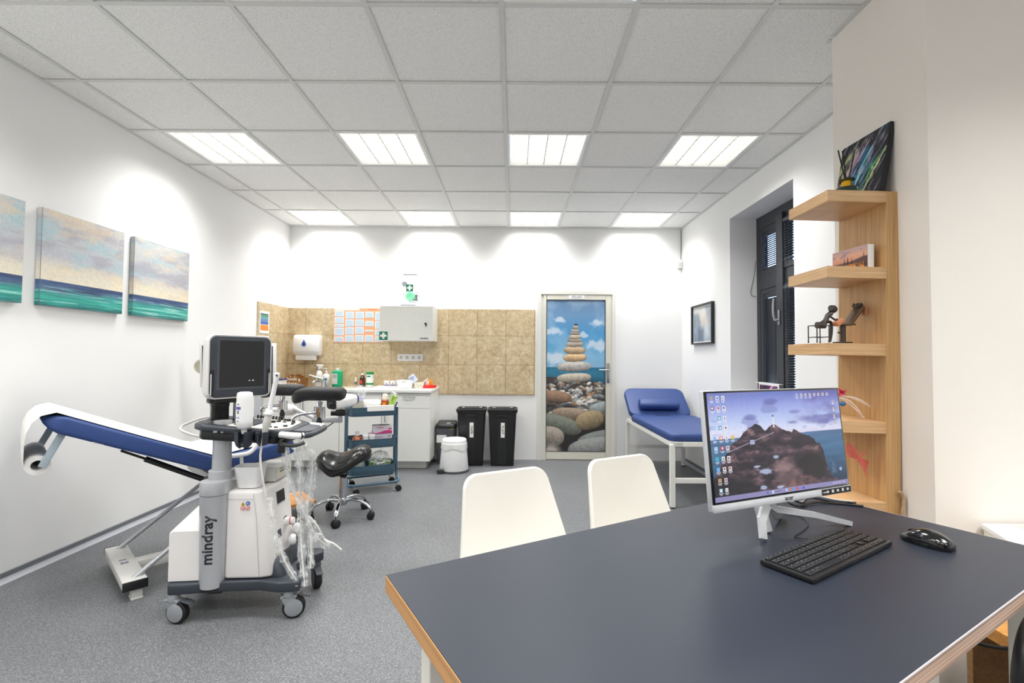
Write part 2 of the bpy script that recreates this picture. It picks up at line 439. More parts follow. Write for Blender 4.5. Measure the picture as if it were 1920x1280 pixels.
structure(obj('wall_right_entry', MB().box((2.85, -0.55, 1.4), (0.2, 4.6, 2.82)), M_wall, smooth=0))

# skirtings: grey vinyl, upright strip and a lighter cove at the floor
M_skirt = mat('grey_vinyl_skirting', (118, 121, 127), 0.5); M_cove = mat('pale_grey_cove', (170, 173, 180), 0.45)
def skirting(name, p0, p1, nrm):
    p0 = Vector(p0); p1 = Vector(p1); n = Vector(nrm)
    o = structure(obj(name, MB().rings([[p + n * a + Vector((0, 0, z)) for a, z in ((0.001, 0.02), (0.008, 0.02), (0.008, 0.052), (0.001, 0.055))] for p in (p0, p1)]), M_skirt, smooth=0))
    obj('cove', MB().rings([[p + n * a + Vector((0, 0, z)) for a, z in ((0.001, 0.001), (0.03, 0.001), (0.024, 0.006), (0.012, 0.014), (0.009, 0.026), (0.001, 0.026))] for p in (p0, p1)]), M_cove, o, smooth=50)
skirting('baseboard_left', (XL, -2.7, 0), (XL, 5.12, 0), (1, 0, 0))
skirting('baseboard_right', (XR, 2.3, 0), (XR, YB - 0.01, 0), (-1, 0, 0))

# beige wall tiles behind the counter
structure(obj('trim_1', MB().box(((XL + 0.262) / 2, YB - 0.006, 1.27), (0.262 - XL, 0.011, 1.016)), M_tile, smooth=0))
structure(obj('trim_2', MB().box((XL + 0.006, (5.01 + YB) / 2 - 0.007, 1.27), (0.011, YB - 5.01 - 0.014, 1.016)), M_tile, smooth=0))

# ------------------------------------------------------------------ door with the pebble tower print
M_frame = mat('door_frame_enamel', (222, 222, 214), 0.4); M_leaf = mat('cream_aluminium', (216, 214, 200), 0.4)
dr = structure(thing('door_1', '', '', (0.754, YB, 0)))
del dr['category']
dr['label'] = 'cream glazed door in a steel frame, printed with a tower of balanced pebbles'
W, H = 0.926, 2.005
mb = MB()
for sx in (-1, 1): mb.box((sx * (W / 2 - 0.02), -0.012, H / 2), (0.04, 0.022, H)); mb.box((sx * (W / 2 - 0.047), -0.006, H / 2 - 0.01), (0.014, 0.010, H - 0.02))
mb.box((0, -0.012, H - 0.02), (W - 0.08, 0.022, 0.04)); mb.box((0, -0.006, H - 0.047), (W - 0.1, 0.010, 0.014))
mb.box((-0.44, -0.006, H / 2), (0.028, 0.011, H)); 
obj('door_frame', mb, M_frame, dr, smooth=0)
lf = MB(); x0, x1 = -0.394, 0.409; gx0, gx1, gz0, gz1 = -0.360, 0.346, 0.098, 1.9
lf.box(((x0 + gx0) / 2, -0.008, 0.98), (gx0 - x0, 0.014, 1.96), 0.002); lf.box(((x1 + gx1) / 2, -0.008, 0.98), (x1 - gx1, 0.014, 1.96), 0.002)
lf.box((0, -0.008, gz0 / 2 + 0.004), (gx1 - gx0, 0.014, gz0 - 0.008), 0.002); lf.box((0, -0.008, (gz1 + 1.96) / 2), (gx1 - gx0, 0.014, 1.96 - gz1), 0.002)
leaf = obj('door_leaf', lf, M_leaf, dr, smooth=0)
mb = MB(); g = 0.006
for a in ((gx0, gz0, gx0 + g, gz1), (gx1 - g, gz0, gx1, gz1), (gx0, gz0, gx1, gz0 + g), (gx0, gz1 - g, gx1, gz1)):
    mb.box(((a[0] + a[2]) / 2, -0.009, (a[1] + a[3]) / 2), (a[2] - a[0], 0.014, a[3] - a[1]))
obj('glazing_seal', mb, M_anth, leaf, smooth=0)
def paint_door():
    h, w = 470, 186; asp = h / w; u, v = grid01(h, w)
    img = grad(v, [(0, (98, 130, 165)), (0.1, (108, 150, 190)), (0.22, (78, 152, 205)), (0.38, (112, 176, 216)), (0.45, (138, 180, 212))])
    cl = fbm(h, w, 3, 7, 5, 4); m = np.clip((cl - 0.5) * 5, 0, 1) * np.clip((0.46 - v) * 9, 0, 1)
    img = over(img, m * 0.3, (196, 212, 228))
    for cx, cy, rx, ry in ((0.12, 0.21, .2, .03), (0.15, 0.39, .18, .045), (0.9, 0.15, .18, .03), (0.9, 0.3, .22, .04), (0.25, 0.13, .12, .02), (0.62, 0.23, .1, .018)):
        q = 1 - np.sqrt(((u - cx) / rx) ** 2 + ((v - cy) / ry) ** 2) + (fbm(h, w, 12, 24, 4, 9) - 0.5) * 1.6
        img = over(img, np.clip(q * 1.6, 0, 0.8), (218, 226, 236))
    sea = (v > 0.447) & (v < 0.56)
    sc = grad((v - 0.447) / 0.113, [(0, (30, 108, 142)), (0.3, (52, 130, 160)), (1, (18, 84, 108))]) * (0.85 + 0.3 * fbm(h, w, 8, 60, 3, 2))[..., None]
    img = np.where(sea[..., None], sc, img)
    ground = v > 0.53 + 0.035 * np.clip(u - 0.45, 0, 1) - 0.02 * (1 - u)
    img = np.where(ground[..., None], np.array([66., 60, 56]), img)
    def stone(img, cx, cy, rx, ry, c, rot=0.0, seed=0, sq=2.3, tex=0.12):
        x = (u - cx); y = (v - cy) * asp
        a = R(rot); X = x * math.cos(a) + y * math.sin(a); Y = -x * math.sin(a) + y * math.cos(a); RY = ry * asp
        d = (np.abs(X / rx) ** sq + np.abs(Y / RY) ** sq)
        m = np.clip((1 - d) * 12, 0, 1)
        sh = 1.08 - 0.42 * np.clip(Y / RY, -1, 1) ** 1 - 0.18 * np.clip(d, 0, 1) ** 3
        t = (fbm(h, w, 30, 70, 4, seed) - 0.5) * 2.6 * tex
        col = np.asarray(c, float)[None, None, :] * np.clip(sh + t, 0.2, 1.35)[..., None]
        return img * (1 - m[..., None]) + col * m[..., None]
    rng = np.random.RandomState(3)
    tones = [(140, 142, 144), (166, 164, 156), (86, 88, 92), (184, 182, 176), (118, 104, 92), (70, 68, 68), (120, 116, 110), (150, 122, 96), (188, 184, 176), (118, 126, 124), (104, 100, 96), (84, 86, 88), (150, 116, 88), (126, 130, 132), (150, 152, 150)]
    for k in range(230):
        y = 0.515 + 0.24 * (k / 230.0) + rng.rand() * 0.01; s = 0.022 + 0.045 * (y - 0.5) * 4
        x = rng.rand() * 1.04 - 0.02
        if y < 0.53 + 0.035 * max(0, x - 0.45): continue
        img = stone(img, x, y, s * (0.8 + 0.6 * rng.rand()), s * 0.27 * (0.8 + 0.5 * rng.rand()), tones[rng.randint(len(tones))], rng.randint(-25, 25), k % 7, 2.2, 0.1)
    img = stone(img, 0.14, 0.642, 0.3, 0.042, (132, 106, 88), 5, 21)
    img = over(img, np.clip(1 - np.abs(v - 0.705) / 0.035, 0, 1) * np.clip(1.1 - 1.3 * u, 0, 1) * 0.9, (24, 23, 24))
    img = stone(img, 0.95, 0.715, 0.22, 0.04, (140, 148, 148), -8, 22)
    img = stone(img, 0.42, 0.755, 0.34, 0.042, (138, 122, 106), 3, 23)
    img = over(img, np.clip((v - 0.8) * 30, 0, 1), (40, 38, 38))
    img = stone(img, 0.2, 0.822, 0.42, 0.06, (104, 108, 98), 14, 24)
    img = stone(img, 0.74, 0.795, 0.25, 0.062, (142, 126, 98), -14, 25)
    img = stone(img, 0.06, 0.902, 0.25, 0.066, (142, 134, 124), 8, 26)
    img = over(img, np.clip(1.6 - 1.2 * np.hypot((u - .08) / .16, (v - 1.0) / .045), 0, 1), (190, 182, 172))
    img = stone(img, 0.95, 0.92, 0.44, 0.06, (112, 116, 114), -10, 27)
    img = stone(img, 0.86, 0.975, 0.5, 0.07, (132, 134, 132), -6, 28)
    tower = [(0.47, 0.516, 0.30, 0.031, (168, 160, 146)), (0.47, 0.442, 0.295, 0.034, (168, 164, 158)), (0.485, 0.383, 0.205, 0.027, (190, 160, 122)), (0.48, 0.334, 0.188, 0.026, (176, 152, 122)),
             (0.48, 0.294, 0.155, 0.018, (160, 150, 138)), (0.482, 0.268, 0.125, 0.013, (150, 138, 122)), (0.48, 0.245, 0.103, 0.016, (178, 164, 146)), (0.485, 0.221, 0.09, 0.010, (140, 130, 120)),
             (0.488, 0.203, 0.074, 0.009, (170, 158, 142)), (0.492, 0.188, 0.06, 0.0065, (130, 124, 118)), (0.497, 0.176, 0.044, 0.006, (176, 166, 152)), (0.503, 0.163, 0.032, 0.007, (44, 44, 48))]
    for k, (cx, cy, rx, ry, c) in enumerate(tower): img = stone(img, cx, cy, rx, ry, c, (-3, -2, -2, 1, -2, 2, -1, 0, 1, 0, 0, 0)[k], 30 + k, 2.5)
    return img
gp = obj('glass_panel', MB().box(((gx0 + gx1) / 2, -0.005, (gz0 + gz1) / 2), (gx1 - gx0 - 0.002, 0.006, gz1 - gz0 - 0.002)), M_anth, leaf, smooth=0)
picture('pebble_print', paint_door(), gx1 - gx0 - 0.012, gz1 - gz0 - 0.012, M_print, leaf, FACE_CAM((gx0 + gx1) / 2, -0.0085, (gz0 + gz1) / 2))
hd = obj('door_handle', MB().box((0.376, -0.018, 1.03), (0.034, 0.008, 0.235), 0.004).cyl((0.376, -0.02, 1.065), (0.376, -0.06, 1.065), 0.011).tube([(0.376, -0.058, 1.065), (0.34, -0.06, 1.066), (0.262, -0.058, 1.068)], 0.0095).cyl((0.376, -0.022, 0.975), (0.376, -0.025, 0.975), 0.009), M_steel, dr)
sg = obj('door_sign', MB().box((0, -0.0165, 1.932), (0.185, 0.003, 0.045)), M_whiteplastic, dr, smooth=0)
text('sign_text', 'SKLAD', 0.04, mat('grey_ink', (120, 122, 126), 0.6), dr, FACE_CAM(0, -0.0186, 1.932))

# ------------------------------------------------------------------ window
M_anthr = mat('anthracite_window_frame', (58, 60, 66), 0.42)
wn = structure(thing('window_1', '', '', (2.262, 3.9335, 0))); del wn['category']
wn['label'] = 'tall anthracite window with slatted blinds in a deep white recess'
hw = (WY1 - WY0) / 2 - 0.001
mb = MB()
for s in (-1, 1): mb.box((0.03, s * (hw - 0.03), (WZ0 + WZ1) / 2), (0.06, 0.06, WZ1 - WZ0), 0.003)
mb.box((0.03, 0, WZ1 - 0.06), (0.06, 2 * hw - 0.12, 0.12), 0.003); mb.box((0.03, 0, WZ0 + 0.03), (0.06, 2 * hw - 0.12, 0.06), 0.003)
mb.box((0.02, 0.085, (WZ0 + WZ1) / 2), (0.09, 0.10, WZ1 - WZ0 - 0.14), 0.003); mb.box((0.03, 0, 1.905), (0.065, 2 * hw - 0.12, 0.13), 0.003)
obj('window_frame', mb, M_anthr, wn, smooth=0)
for nm, y0, y1, z0, z1 in (('a', 0.135, hw - 0.06, 1.97, WZ1 - 0.12), ('b', -hw + 0.06, 0.035, 1.97, WZ1 - 0.12), ('c', 0.135, hw - 0.06, WZ0 + 0.06, 1.84), ('d', -hw + 0.06, 0.035, WZ0 + 0.06, 1.84)):
    mb = MB(); t = 0.045; dx = 0.028 if nm in 'ac' else 0.012
    mb.box((dx, y0 + t / 2, (z0 + z1) / 2), (0.05, t, z1 - z0), 0.004); mb.box((dx, y1 - t / 2, (z0 + z1) / 2), (0.05, t, z1 - z0), 0.004)
    mb.box((dx, (y0 + y1) / 2, z0 + t / 2), (0.05, y1 - y0 - 2 * t, t), 0.004); mb.box((dx, (y0 + y1) / 2, z1 - t / 2), (0.05, y1 - y0 - 2 * t, t), 0.004)
    sh = obj('sash', mb, M_anthr, wn, smooth=0)
    obj('pane', MB().box((0.04, (y0 + y1) / 2, (z0 + z1) / 2), (0.004, y1 - y0 - 2 * t + 0.004, z1 - z0 - 2 * t + 0.004)), mat('window_glass', (250, 252, 255), 0.02, trans=1.0, ior=1.05, vary=0.0), sh, smooth=0)
mb = MB().box((-0.03, 0.085, 1.56), (0.012, 0.03, 0.13), 0.004).cyl((-0.03, 0.085, 1.54), (-0.068, 0.085, 1.54), 0.011).tube([(-0.064, 0.085, 1.54), (-0.072, 0.09, 1.58), (-0.07, 0.098, 1.66), (-0.064, 0.10, 1.72)], [0.012, 0.012, 0.011, 0.009])
obj('window_handle', mb, M_steel, wn)
sill = structure(obj('trim_3', MB().box((2.125, 3.9335, WZ0 + 0.012), (0.27, 2 * hw - 0.002, 0.022), 0.004), M_white, smooth=0))
def blind(x, yc, w, ztop, zbot, pitch, tilt, label, roll):
    sw_ = 0.023 if roll else 0.017
    t = thing('venetian_blind', label, 'blind', (x, yc, 0), 0, 'slatted blinds in the window')
    obj('headrail', MB().box((0, 0, ztop), (0.03 if roll else 0.024, w + (0.02 if roll else 0.0), 0.034), 0.012 if roll else 0.004), M_anth if not roll else M_dgrey, t)
    m = MB(); z = ztop - 0.03
    while z > zbot + 0.02:
        m.box((0, 0, z), (sw_, w, 0.0012), M=None, rot=(0, tilt, 0)); z -= pitch
    obj('slats', m, mat('dark_blind_slat', (66, 70, 78), 0.35, 0.3), t, smooth=0)
    obj('bottom_rail', MB().box((0, 0, zbot + 0.008), (sw_ - 0.001, w, 0.014), 0.003), M_anth, t)
    for s in (-0.32, 0.32): obj('ladder_tape', MB().box((-sw_ / 2 - 0.001, s * w, (ztop + zbot) / 2), (0.001, 0.004, ztop - zbot - 0.03)), M_black, t, smooth=0)
G1 = 0.29; 
blind(2.2815, 4.2235, 0.216, 2.33, 2.018, 0.018, R(24), 'small blind with open slats over the upper pane nearer the back wall', False)
blind(2.230, 3.711, 0.42, 2.36, 2.02, 0.021, R(20), 'blind with open slats over the upper pane behind the shelf unit', True)
blind(2.2815, 4.2235, 0.216, 1.775, 0.97, 0.0155, R(64), 'long closed blind over the lower pane nearer the back wall', False)
blind(2.230, 3.711, 0.42, 1.80, 0.93, 0.0205, R(50), 'long closed blind over the lower pane behind the shelf unit', True)
tag(obj('blind_cord', MB().tube(smoothpath([(2.248, 4.425, 2.12), (2.235, 4.426, 2.0), (2.205, 4.427, 1.86), (2.20, 4.427, 1.82), (2.215, 4.427, 1.795), (2.25, 4.425, 1.785)], 6), 0.002, 6), M_black),
    'thin black blind cord drooping beside the upper pane against the white recess', 'cord')

# ------------------------------------------------------------------ recessed ceiling lights
M_lamp = mat('lit_diffuser', (255, 253, 248), 0.5, emit=(255, 252, 246), estr=EMIT)
M_louv = mat('louvre_white', (236, 236, 234), 0.3)
mbf = MB(); h = 0.3
for a in ((0, -h + 0.0165, 0.6, 0.033), (0, h - 0.0165, 0.6, 0.033)): mbf.box((a[0], a[1], 0.006), (a[2] - 0.004, a[3] - 0.008, 0.006))
for a in (-h + 0.0165, h - 0.0165): mbf.box((a, 0, 0.006), (0.025, 0.534, 0.006))
for s in (-1, 1):
    mbf.box((s * 0.268, 0, 0.045), (0.004, 0.54, 0.08)); mbf.box((0, s * 0.268, 0.045), (0.54, 0.004, 0.08))
mbd = MB().quad((-0.267, -0.267, 0.075), (0.267, -0.267, 0.075), (0.267, 0.267, 0.075), (-0.267, 0.267, 0.075))
mbl = MB()
for k in (-1, 0, 1): mbl.box((k * 0.1335, 0, 0.03), (0.008, 0.532, 0.034))
for k in range(4):
    for j in range(-3, 4): mbl.box((-0.2 + k * 0.1335, j * 0.068, 0.036), (0.12, 0.0022, 0.022))
first = None
RN = {1.4624: 'the row almost overhead, cut by the top edge', 3.2624: 'the middle row', 5.0624: 'the back wall row', -0.3376: 'the row at the entry', -1.5376: 'the last row by the front wall'}
RN[0.2624] = 'the entry bay'
CN = {1.7365: 'added unseen beside the pillar corner', -2.4635: 'beside the left-hand wall with the seascapes', -1.2635: 'second out from the seascape wall', -0.0635: 'third out from the seascape wall', 1.1365: 'nearest the window wall'}
for lx, ly in LIGHTS:
    lab = 'lit louvred panel light in %s, %s' % (RN[ly].split(',')[0], CN[lx].replace('left-hand ', '').replace(' with the seascapes', ''))
    p = (lx + 0.3, ly + 0.3, ZC)
    if ly < 1: lab = 'lit panel light over the entry end of the room, %s' % CN[lx].replace('beside the left-hand wall with the seascapes', 'beside the seascape wall')
    if first is None:
        first = thing('ceiling_light', lab, 'ceiling light', p, 0, 'recessed panel lights')
        obj('frame', mbf, M_white, first, smooth=0); obj('diffuser', mbd, M_lamp, first, smooth=0); obj('louvre', mbl, M_louv, first, smooth=0)
    else:
        dup(first, p, None, lab)
    ld = bpy.data.lights.new('panel_lamp', 'AREA'); ld.shape = 'SQUARE'; ld.size = 0.52; ld.energy = POWER * (1.0 if ly > 1 else (1.5 if lx > 1.5 else 1.05))  # the added panel by the pillar runs stronger
    ld.spread = R(128); ld.color = (1.0, 0.992, 0.98)
    lo = bpy.data.objects.new('panel_lamp', ld); COL.objects.link(lo); lo.location = (p[0], p[1], ZC + 0.011)

# ------------------------------------------------------------------ daylight
w = bpy.data.worlds.new('World'); S.world = w; w.use_nodes = True
bg = w.node_tree.nodes['Background']; bg.inputs['Color'].default_value = (0.52, 0.70, 1.0, 1); bg.inputs['Strength'].default_value = SKY
# ------------------------------------------------------------------ seascape canvases on the left-hand wall
def paint_sea(seed, x0, dark):
    h, w = 210, 216; u, v = grid01(h, w)
    hz = 0.735 + 0.0 * u
    f = fbm(h, w, 2.2, 6.5, 6, seed, .6); g = fbm(h, w, 2.6, 9, 6, seed + 40, .6); k = fbm(h, w, 2.2, 6, 6, seed + 80, .6)
    img = grad(v / 0.74, [(0, (208, 204, 198)), (0.35, (196, 200, 202)), (0.62, (190, 192, 200)), (0.8, (224, 216, 200)), (1, (232, 224, 204))])
    img = over(img, np.clip((f - 0.5) * 4, 0, 0.7) * np.clip((.66 - v) * 8, 0, 1), (170, 198, 206))
    img = over(img, np.clip((g - 0.47) * 4, 0, 0.75) * np.clip((.64 - v) * 8, 0, 1), (172, 170, 180))
    img = over(img, np.clip((k - 0.53) * 4, 0, 0.6), (226, 206, 180))
    img = over(img, np.clip((f - 0.45) * 5, 0, 0.6) * np.clip(1 - np.abs(v - 0.66) * 10, 0, 1), (244, 230, 196))
    st = fbm(h, w, 2.5, 70, 3, seed + 5); s2 = fbm(h, w, 4, 40, 3, seed + 11)
    q = (v - 0.735) / 0.265
    sea = grad(q + (s2 - 0.5) * 0.3, [(0, (72, 92, 130)), (0.14, (62, 84, 128)), (0.3, (92, 122, 150)), (0.42, (70, 150, 150)), (0.62, (64, 178, 162)), (0.85, (52, 150, 142)), (1, (46, 116, 116))]) * (0.72 + 0.56 * st)[..., None]
    sea = over(sea, np.clip((st - 0.62) * 9, 0, 0.7) * (q > 0.25), (176, 214, 206))
    sea = over(sea, np.clip(1 - np.abs(q - 0.26 - 0.03 * np.sin(u * 5 + seed)) * 34, 0, 1) * np.clip((u - x0) * 6, 0, 1) * np.clip((x0 + 0.5 - u) * 6, 0, 1) * dark, (28, 36, 56))
    img = np.where((v > 0.735)[..., None], sea, img)
    return np.clip(img * (0.96 + 0.08 * fbm(h, w, 60, 60, 2, seed + 3))[..., None], 0, 255)
M_canv_edge = mat('canvas_edge_paint', (150, 158, 162), 0.8)
for k, (y0, lab) in enumerate(((2.0, 'seascape canvas hung farthest from the tiled corner, clouds over teal sea'), (2.665, 'middle seascape canvas of the three, dark streak across its teal sea'), (3.322, 'seascape canvas hung closest to the tiled corner, clouds over teal sea'))):
    s_ = 0.57; b_ = 0.028
    c = thing('seascape_picture', lab, 'picture', (XL + 0.003, y0 + s_ / 2 + 0.005, 1.762), 0, 'seascape canvases')
    obj('stretcher', MB().box((b_ / 2, 0, 0), (b_, s_, 0.556), 0.003), M_canv_edge, c)
    im_ = paint_sea(11 + 6 * k, (0.9, 0.25, 0.55)[k], (0.2, 1, 0.8)[k])
    picture('painted_edge', np.repeat(im_[:, :3], 3, 1), b_ - .002, 0.553, M_canvas, c, frame_mat((b_ / 2 + .0005, -s_ / 2 - .0006, 0), (1, 0, 0), (0, 0, 1)))
    picture('painted_face', im_, s_ - 0.003, 0.553, M_canvas, c, frame_mat((b_ + 0.0012, 0, 0), (0, 1, 0), (0, 0, 1)))

# ------------------------------------------------------------------ gynaecological examination chair
AX = 46.7
ec = thing('examination_chair', 'blue tilting examination chair with paper sheet and black leg supports', 'examination chair', (-2.08, 2.607, 0), R(AX))
M_fr = mat('cream_white_metal', (214, 213, 208), 0.4)
obj('crossbar', MB().box((0, 0, 0.076), (0.1, 0.615, 0.042), 0.004), M_fr, ec)
for s in (-1, 1):
    obj('end_cap', MB().box((0, s * 0.311, 0.076), (0.102, 0.014, 0.043), 0.003), M_black, ec, label='black end cap')
    obj('foot', MB().box((0.01, s * 0.27, 0.027), (0.045, 0.06, 0.052), 0.004).box((0.01, s * 0.27, 0.004), (0.05, 0.065, 0.008), 0.002), M_fr, ec)
obj('crossbar', MB().box((0.70, 0.02, 0.076), (0.1, 0.5, 0.042), 0.004), M_fr, ec)
obj('base_rail', MB().box((0.36, 0, 0.072), (0.64, 0.07, 0.05), 0.006), M_fr, ec)
mk = MB()
for a in range(6):
    for b in range(5):
        if (a * 7 + b * 5 + a * b) % 3: mk.box((0.012 - a * 0.006, -0.03 + b * 0.007, 0.0976), (0.004, 0.005, 0.0004))
mk.box((-0.004, 0.03, 0.0976), (0.03, 0.004, 0.0004)); mk.box((-0.004, 0.043, 0.0976), (0.034, 0.004, 0.0004))
obj('rating_sticker', mk, mat('violet_ink', (82, 72, 140), 0.6), ec, smooth=0)
for s in (-1, 1):
    obj('strut', MB().tube([(0.0, s * 0.255, 0.09), (0.56, s * 0.255, 0.50)], 0.0125, 12), M_silver, ec)
obj('pedestal', MB().box((0.56, 0, 0.3), (0.16, 0.18, 0.42), 0.01).box((0.5, 0, 0.52), (0.34, 0.5, 0.05), 0.006), M_fr, ec)
# back section: slab from the raised head end down to the hinge
def slab(x0, z0, x1, z1, half, th, nose=False, r=0.017, endr=0.05):
    rs = []; L = math.hypot(x1 - x0, z1 - z0); dx, dz = (x1 - x0) / L, (z1 - z0) / L
    def ring(t, hw, t_up, t_dn):
        cx, cz = x0 + dx * t, z0 + dz * t; out = []
        for p in roundrect(2 * hw, t_up + t_dn, min(r, (t_up + t_dn) * 0.48), 4): out.append((cx - dz * (p[1] - th / 2), p[0], cz + dx * (p[1] - th / 2)))
        return out
    for t, k in (((0, 0.15), (0.012, 0.42), (0.04, 0.8), (0.075, 1.0)) if nose else ((0, 0.55), (0.006, 0.75), (0.02, 0.93), (0.045, 1.0))) + (( L - 0.045, 1.0), (L - 0.02, 0.95), (L - 0.006, 0.8), (L, 0.6)):
        rs.append(ring(t, half - (1 - k) * 0.05, th * k * 0.5, th * k * 0.5))
    return MB().rings(rs)
HE, HI, FT = (-0.335, 0.955), (0.352, 0.648), (0.76, 0.70)
obj('back_cushion', slab(HE[0], HE[1], HI[0], HI[1], 0.31, 0.082, True), M_navy_leather, ec, smooth=50)
obj('seat_cushion', slab(0.372, 0.655, FT[0], FT[1], 0.31, 0.088), M_navy_leather, ec, smooth=50)
obj('back_frame', MB().box((0.02, 0, 0.72), (0.6, 0.46, 0.012), rot=(0, math.atan2(HE[1] - HI[1], HI[0] - HE[0]), 0)).box((0.55, 0, 0.585), (0.36, 0.5, 0.03), rot=(0, -0.12, 0)), M_fr, ec)
gs = obj('gas_spring', MB().cyl((0.04, -0.21, 0.672), (0.30, -0.21, 0.522), 0.0145).cyl((-0.06, -0.21, 0.728), (0.05, -0.21, 0.667), 0.006), M_black, ec)
obj('spring_bracket', MB().box((0.33, -0.21, 0.522), (0.06, 0.012, 0.022), 0.003).box((0.37, -0.21, 0.55), (0.05, 0.012, 0.07), 0.003), M_grey, ec)
obj('maker_tag', MB().box((-0.16, -0.3, 0.785), (0.05, 0.002, 0.02), rot=(0, 0.4, 0)), M_paper, ec)
M_blugrey = mat('blue_grey_metal', (176, 192, 200), 0.4)
for s in (-1, 1):
    obj('roll_bracket', MB().box((-0.305, s * 0.262, 0.79), (0.03, 0.008, 0.2), 0.003, rot=(0, R(24), 0)), M_blugrey, ec)
# far and near leg supports with chrome clamps
def leg_support(cx, cy, cz, yawd, clampz, nm):
    rs = []; a = R(yawd); n = 14
    for i in range(15):
        t = i / 14; x = (t - 0.5) * 0.305
        dz = -0.03 * max(0, (0.3 - t) / 0.3) ** 2                     # the cushion dips at its nose
        k = min(1, 0.72 + 6 * min(t, 1 - t)); ring = []
        for j in range(n):                                                # a gutter section
            b = 2 * PI * j / n; yy = 0.075 * math.cos(b) * k; zz = 0.043 * math.sin(b) * k + 0.35 * max(0, abs(yy) - 0.03)
            ring.append((cx + x * math.cos(a) - yy * math.sin(a), cy + x * math.sin(a) + yy * math.cos(a), cz + dz + zz))
        rs.append(ring)
    p = obj('leg_support', MB().rings(rs), M_black_soft, ec, smooth=60)
    obj('support_stem', MB().cyl((cx, cy, cz - 0.035), (cx, cy, clampz), 0.011).lathe([(0.02, -0.05), (0.016, -0.075), (0.009, -0.10)], 14, (cx, cy, cz)), M_chrome, ec)
    m = MB()
    for i in range(5): m.lathe([(0.0, -0.034), (0.0085, -0.034), (0.0085, 0.034), (0.0, 0.034)], 12, (cx + (i - 2) * 0.015 * math.cos(-R(AX)), cy + (i - 2) * 0.015 * math.sin(-R(AX)), clampz), None)
    m.box((cx, cy, clampz), (0.05, 0.02, 0.055))
    obj('clamp', m, M_chrome, ec)
    obj('clamp_knob', MB().lathe([(0.0, -0.1), (0.017, -0.095), (0.019, -0.06), (0.012, -0.04), (0.012, -0.03)], 10, (cx, cy, clampz)), M_black, ec)
    return p
M_black_soft = mat('black_foam_vinyl', (30, 29, 31), 0.55, 0, 0.1, 20, 0.2, 300)
for cx, cy, cz, yw, cl, s in ((0.897, -0.338, 0.972, -AX + 1, 0.856, -1), (0.955, 0.40, 0.955, -AX - 8, 0.84, 1)):
    leg_support(cx, cy, cz, yw, cl, 'n')
    obj('support_arm', MB().tube(smoothpath([(cx - 0.02, cy, cl), (cx - 0.11, cy + 0.075, cl - 0.02), (cx - 0.17, cy + 0.13 * -s * 0.6, cl - 0.09), (0.72, s * 0.27, 0.64)], 6), 0.0095, 12), M_chrome, ec)
obj('arm_handle', MB().tube(smoothpath([(0.33, -0.345, 0.662), (0.38, -0.352, 0.657), (0.44, -0.352, 0.655), (0.50, -0.35, 0.665), (0.545, -0.345, 0.72)], 6), 0.012, 10).cyl((0.45, -0.35, 0.655), (0.46, -0.33, 0.60), 0.009), M_whiteplastic, ec)
# paper: sheet on the cushions and over the head end, and its roll
def sheet_top(x):
    if x < HI[0]: z = HE[1] + (HI[1] - HE[1]) * (x - HE[0]) / (HI[0] - HE[0])
    else: z = 0.651 + 0.052 * (x - HI[0]) / 0.4
    return z
prof = [(-0.406, 0.715), (-0.406, 0.80), (-0.402, 0.86), (-0.385, 0.907), (-0.355, 0.938), (-0.305, 0.9505), (-0.2, 0.9035), (0.0, 0.814), (0.2, 0.7245), (0.32, 0.671), (0.362, 0.662), (0.42, 0.6705), (0.55, 0.686), (0.66, 0.698)]
def sheetf(u, v):
    t = u * (len(prof) - 1); i = min(int(t), len(prof) - 2); f = t - i
    x = prof[i][0] * (1 - f) + prof[i + 1][0] * f; z = prof[i][1] * (1 - f) + prof[i + 1][1] * f
    w_ = 0.301 - 0.04 * max(0, (0.12 - u) / 0.12) - 0.03 * max(0, (u - 0.8) / 0.2)
    return (x, (v - 0.5) * 2 * w_, z - 0.003 + 0.0015 * math.sin(v * 23 + u * 9) * (1 if u > 0.25 else 0.3))
tag(obj('paper_sheet', MB().surf(sheetf, 52, 14, 0.0012), M_paper, smooth=60), 'white paper sheet draped over the blue tilted examination chair', 'paper sheet', None, (-2.08, 2.607, 0), R(AX))
rl = tag(obj('paper_roll', MB().rings([[(r_ * math.cos(2 * PI * k / 28), y_, r_ * math.sin(2 * PI * k / 28)) for k in range(28)] for r_, y_ in ((0.024, -0.245), (0.043, -0.245), (0.0445, -0.24), (0.0445, 0.24), (0.043, 0.245), (0.024, 0.245))], cap=False, loop=True), M_paper, smooth=40),
    'roll of white paper hanging in brackets under the raised head end', 'paper roll', None, (-2.08 - 0.358 * math.cos(R(AX)), 2.607 - 0.358 * math.sin(R(AX)), 0.705), R(AX))
# wooden step of the chair
st = thing('foot_step', 'orange beech step on black feet beside the stool on the floor', 'step', (-1.468, 3.622, 0), R(AX - 5))
obj('step_board', MB().box((-0.165, 0.165, 0.118), (0.33, 0.33, 0.022), 0.002), mat_wood('orange_beech', (204, 134, 58), (232, 164, 84), 'X', 0.4, 14), st, smooth=0)
for a, b in ((-0.03, 0.03), (-0.3, 0.03), (-0.03, 0.3), (-0.3, 0.3)): obj('foot', MB().lathe([(0.022, 0), (0.02, 0.106)], 14, (a, b, 0)), M_black, st)

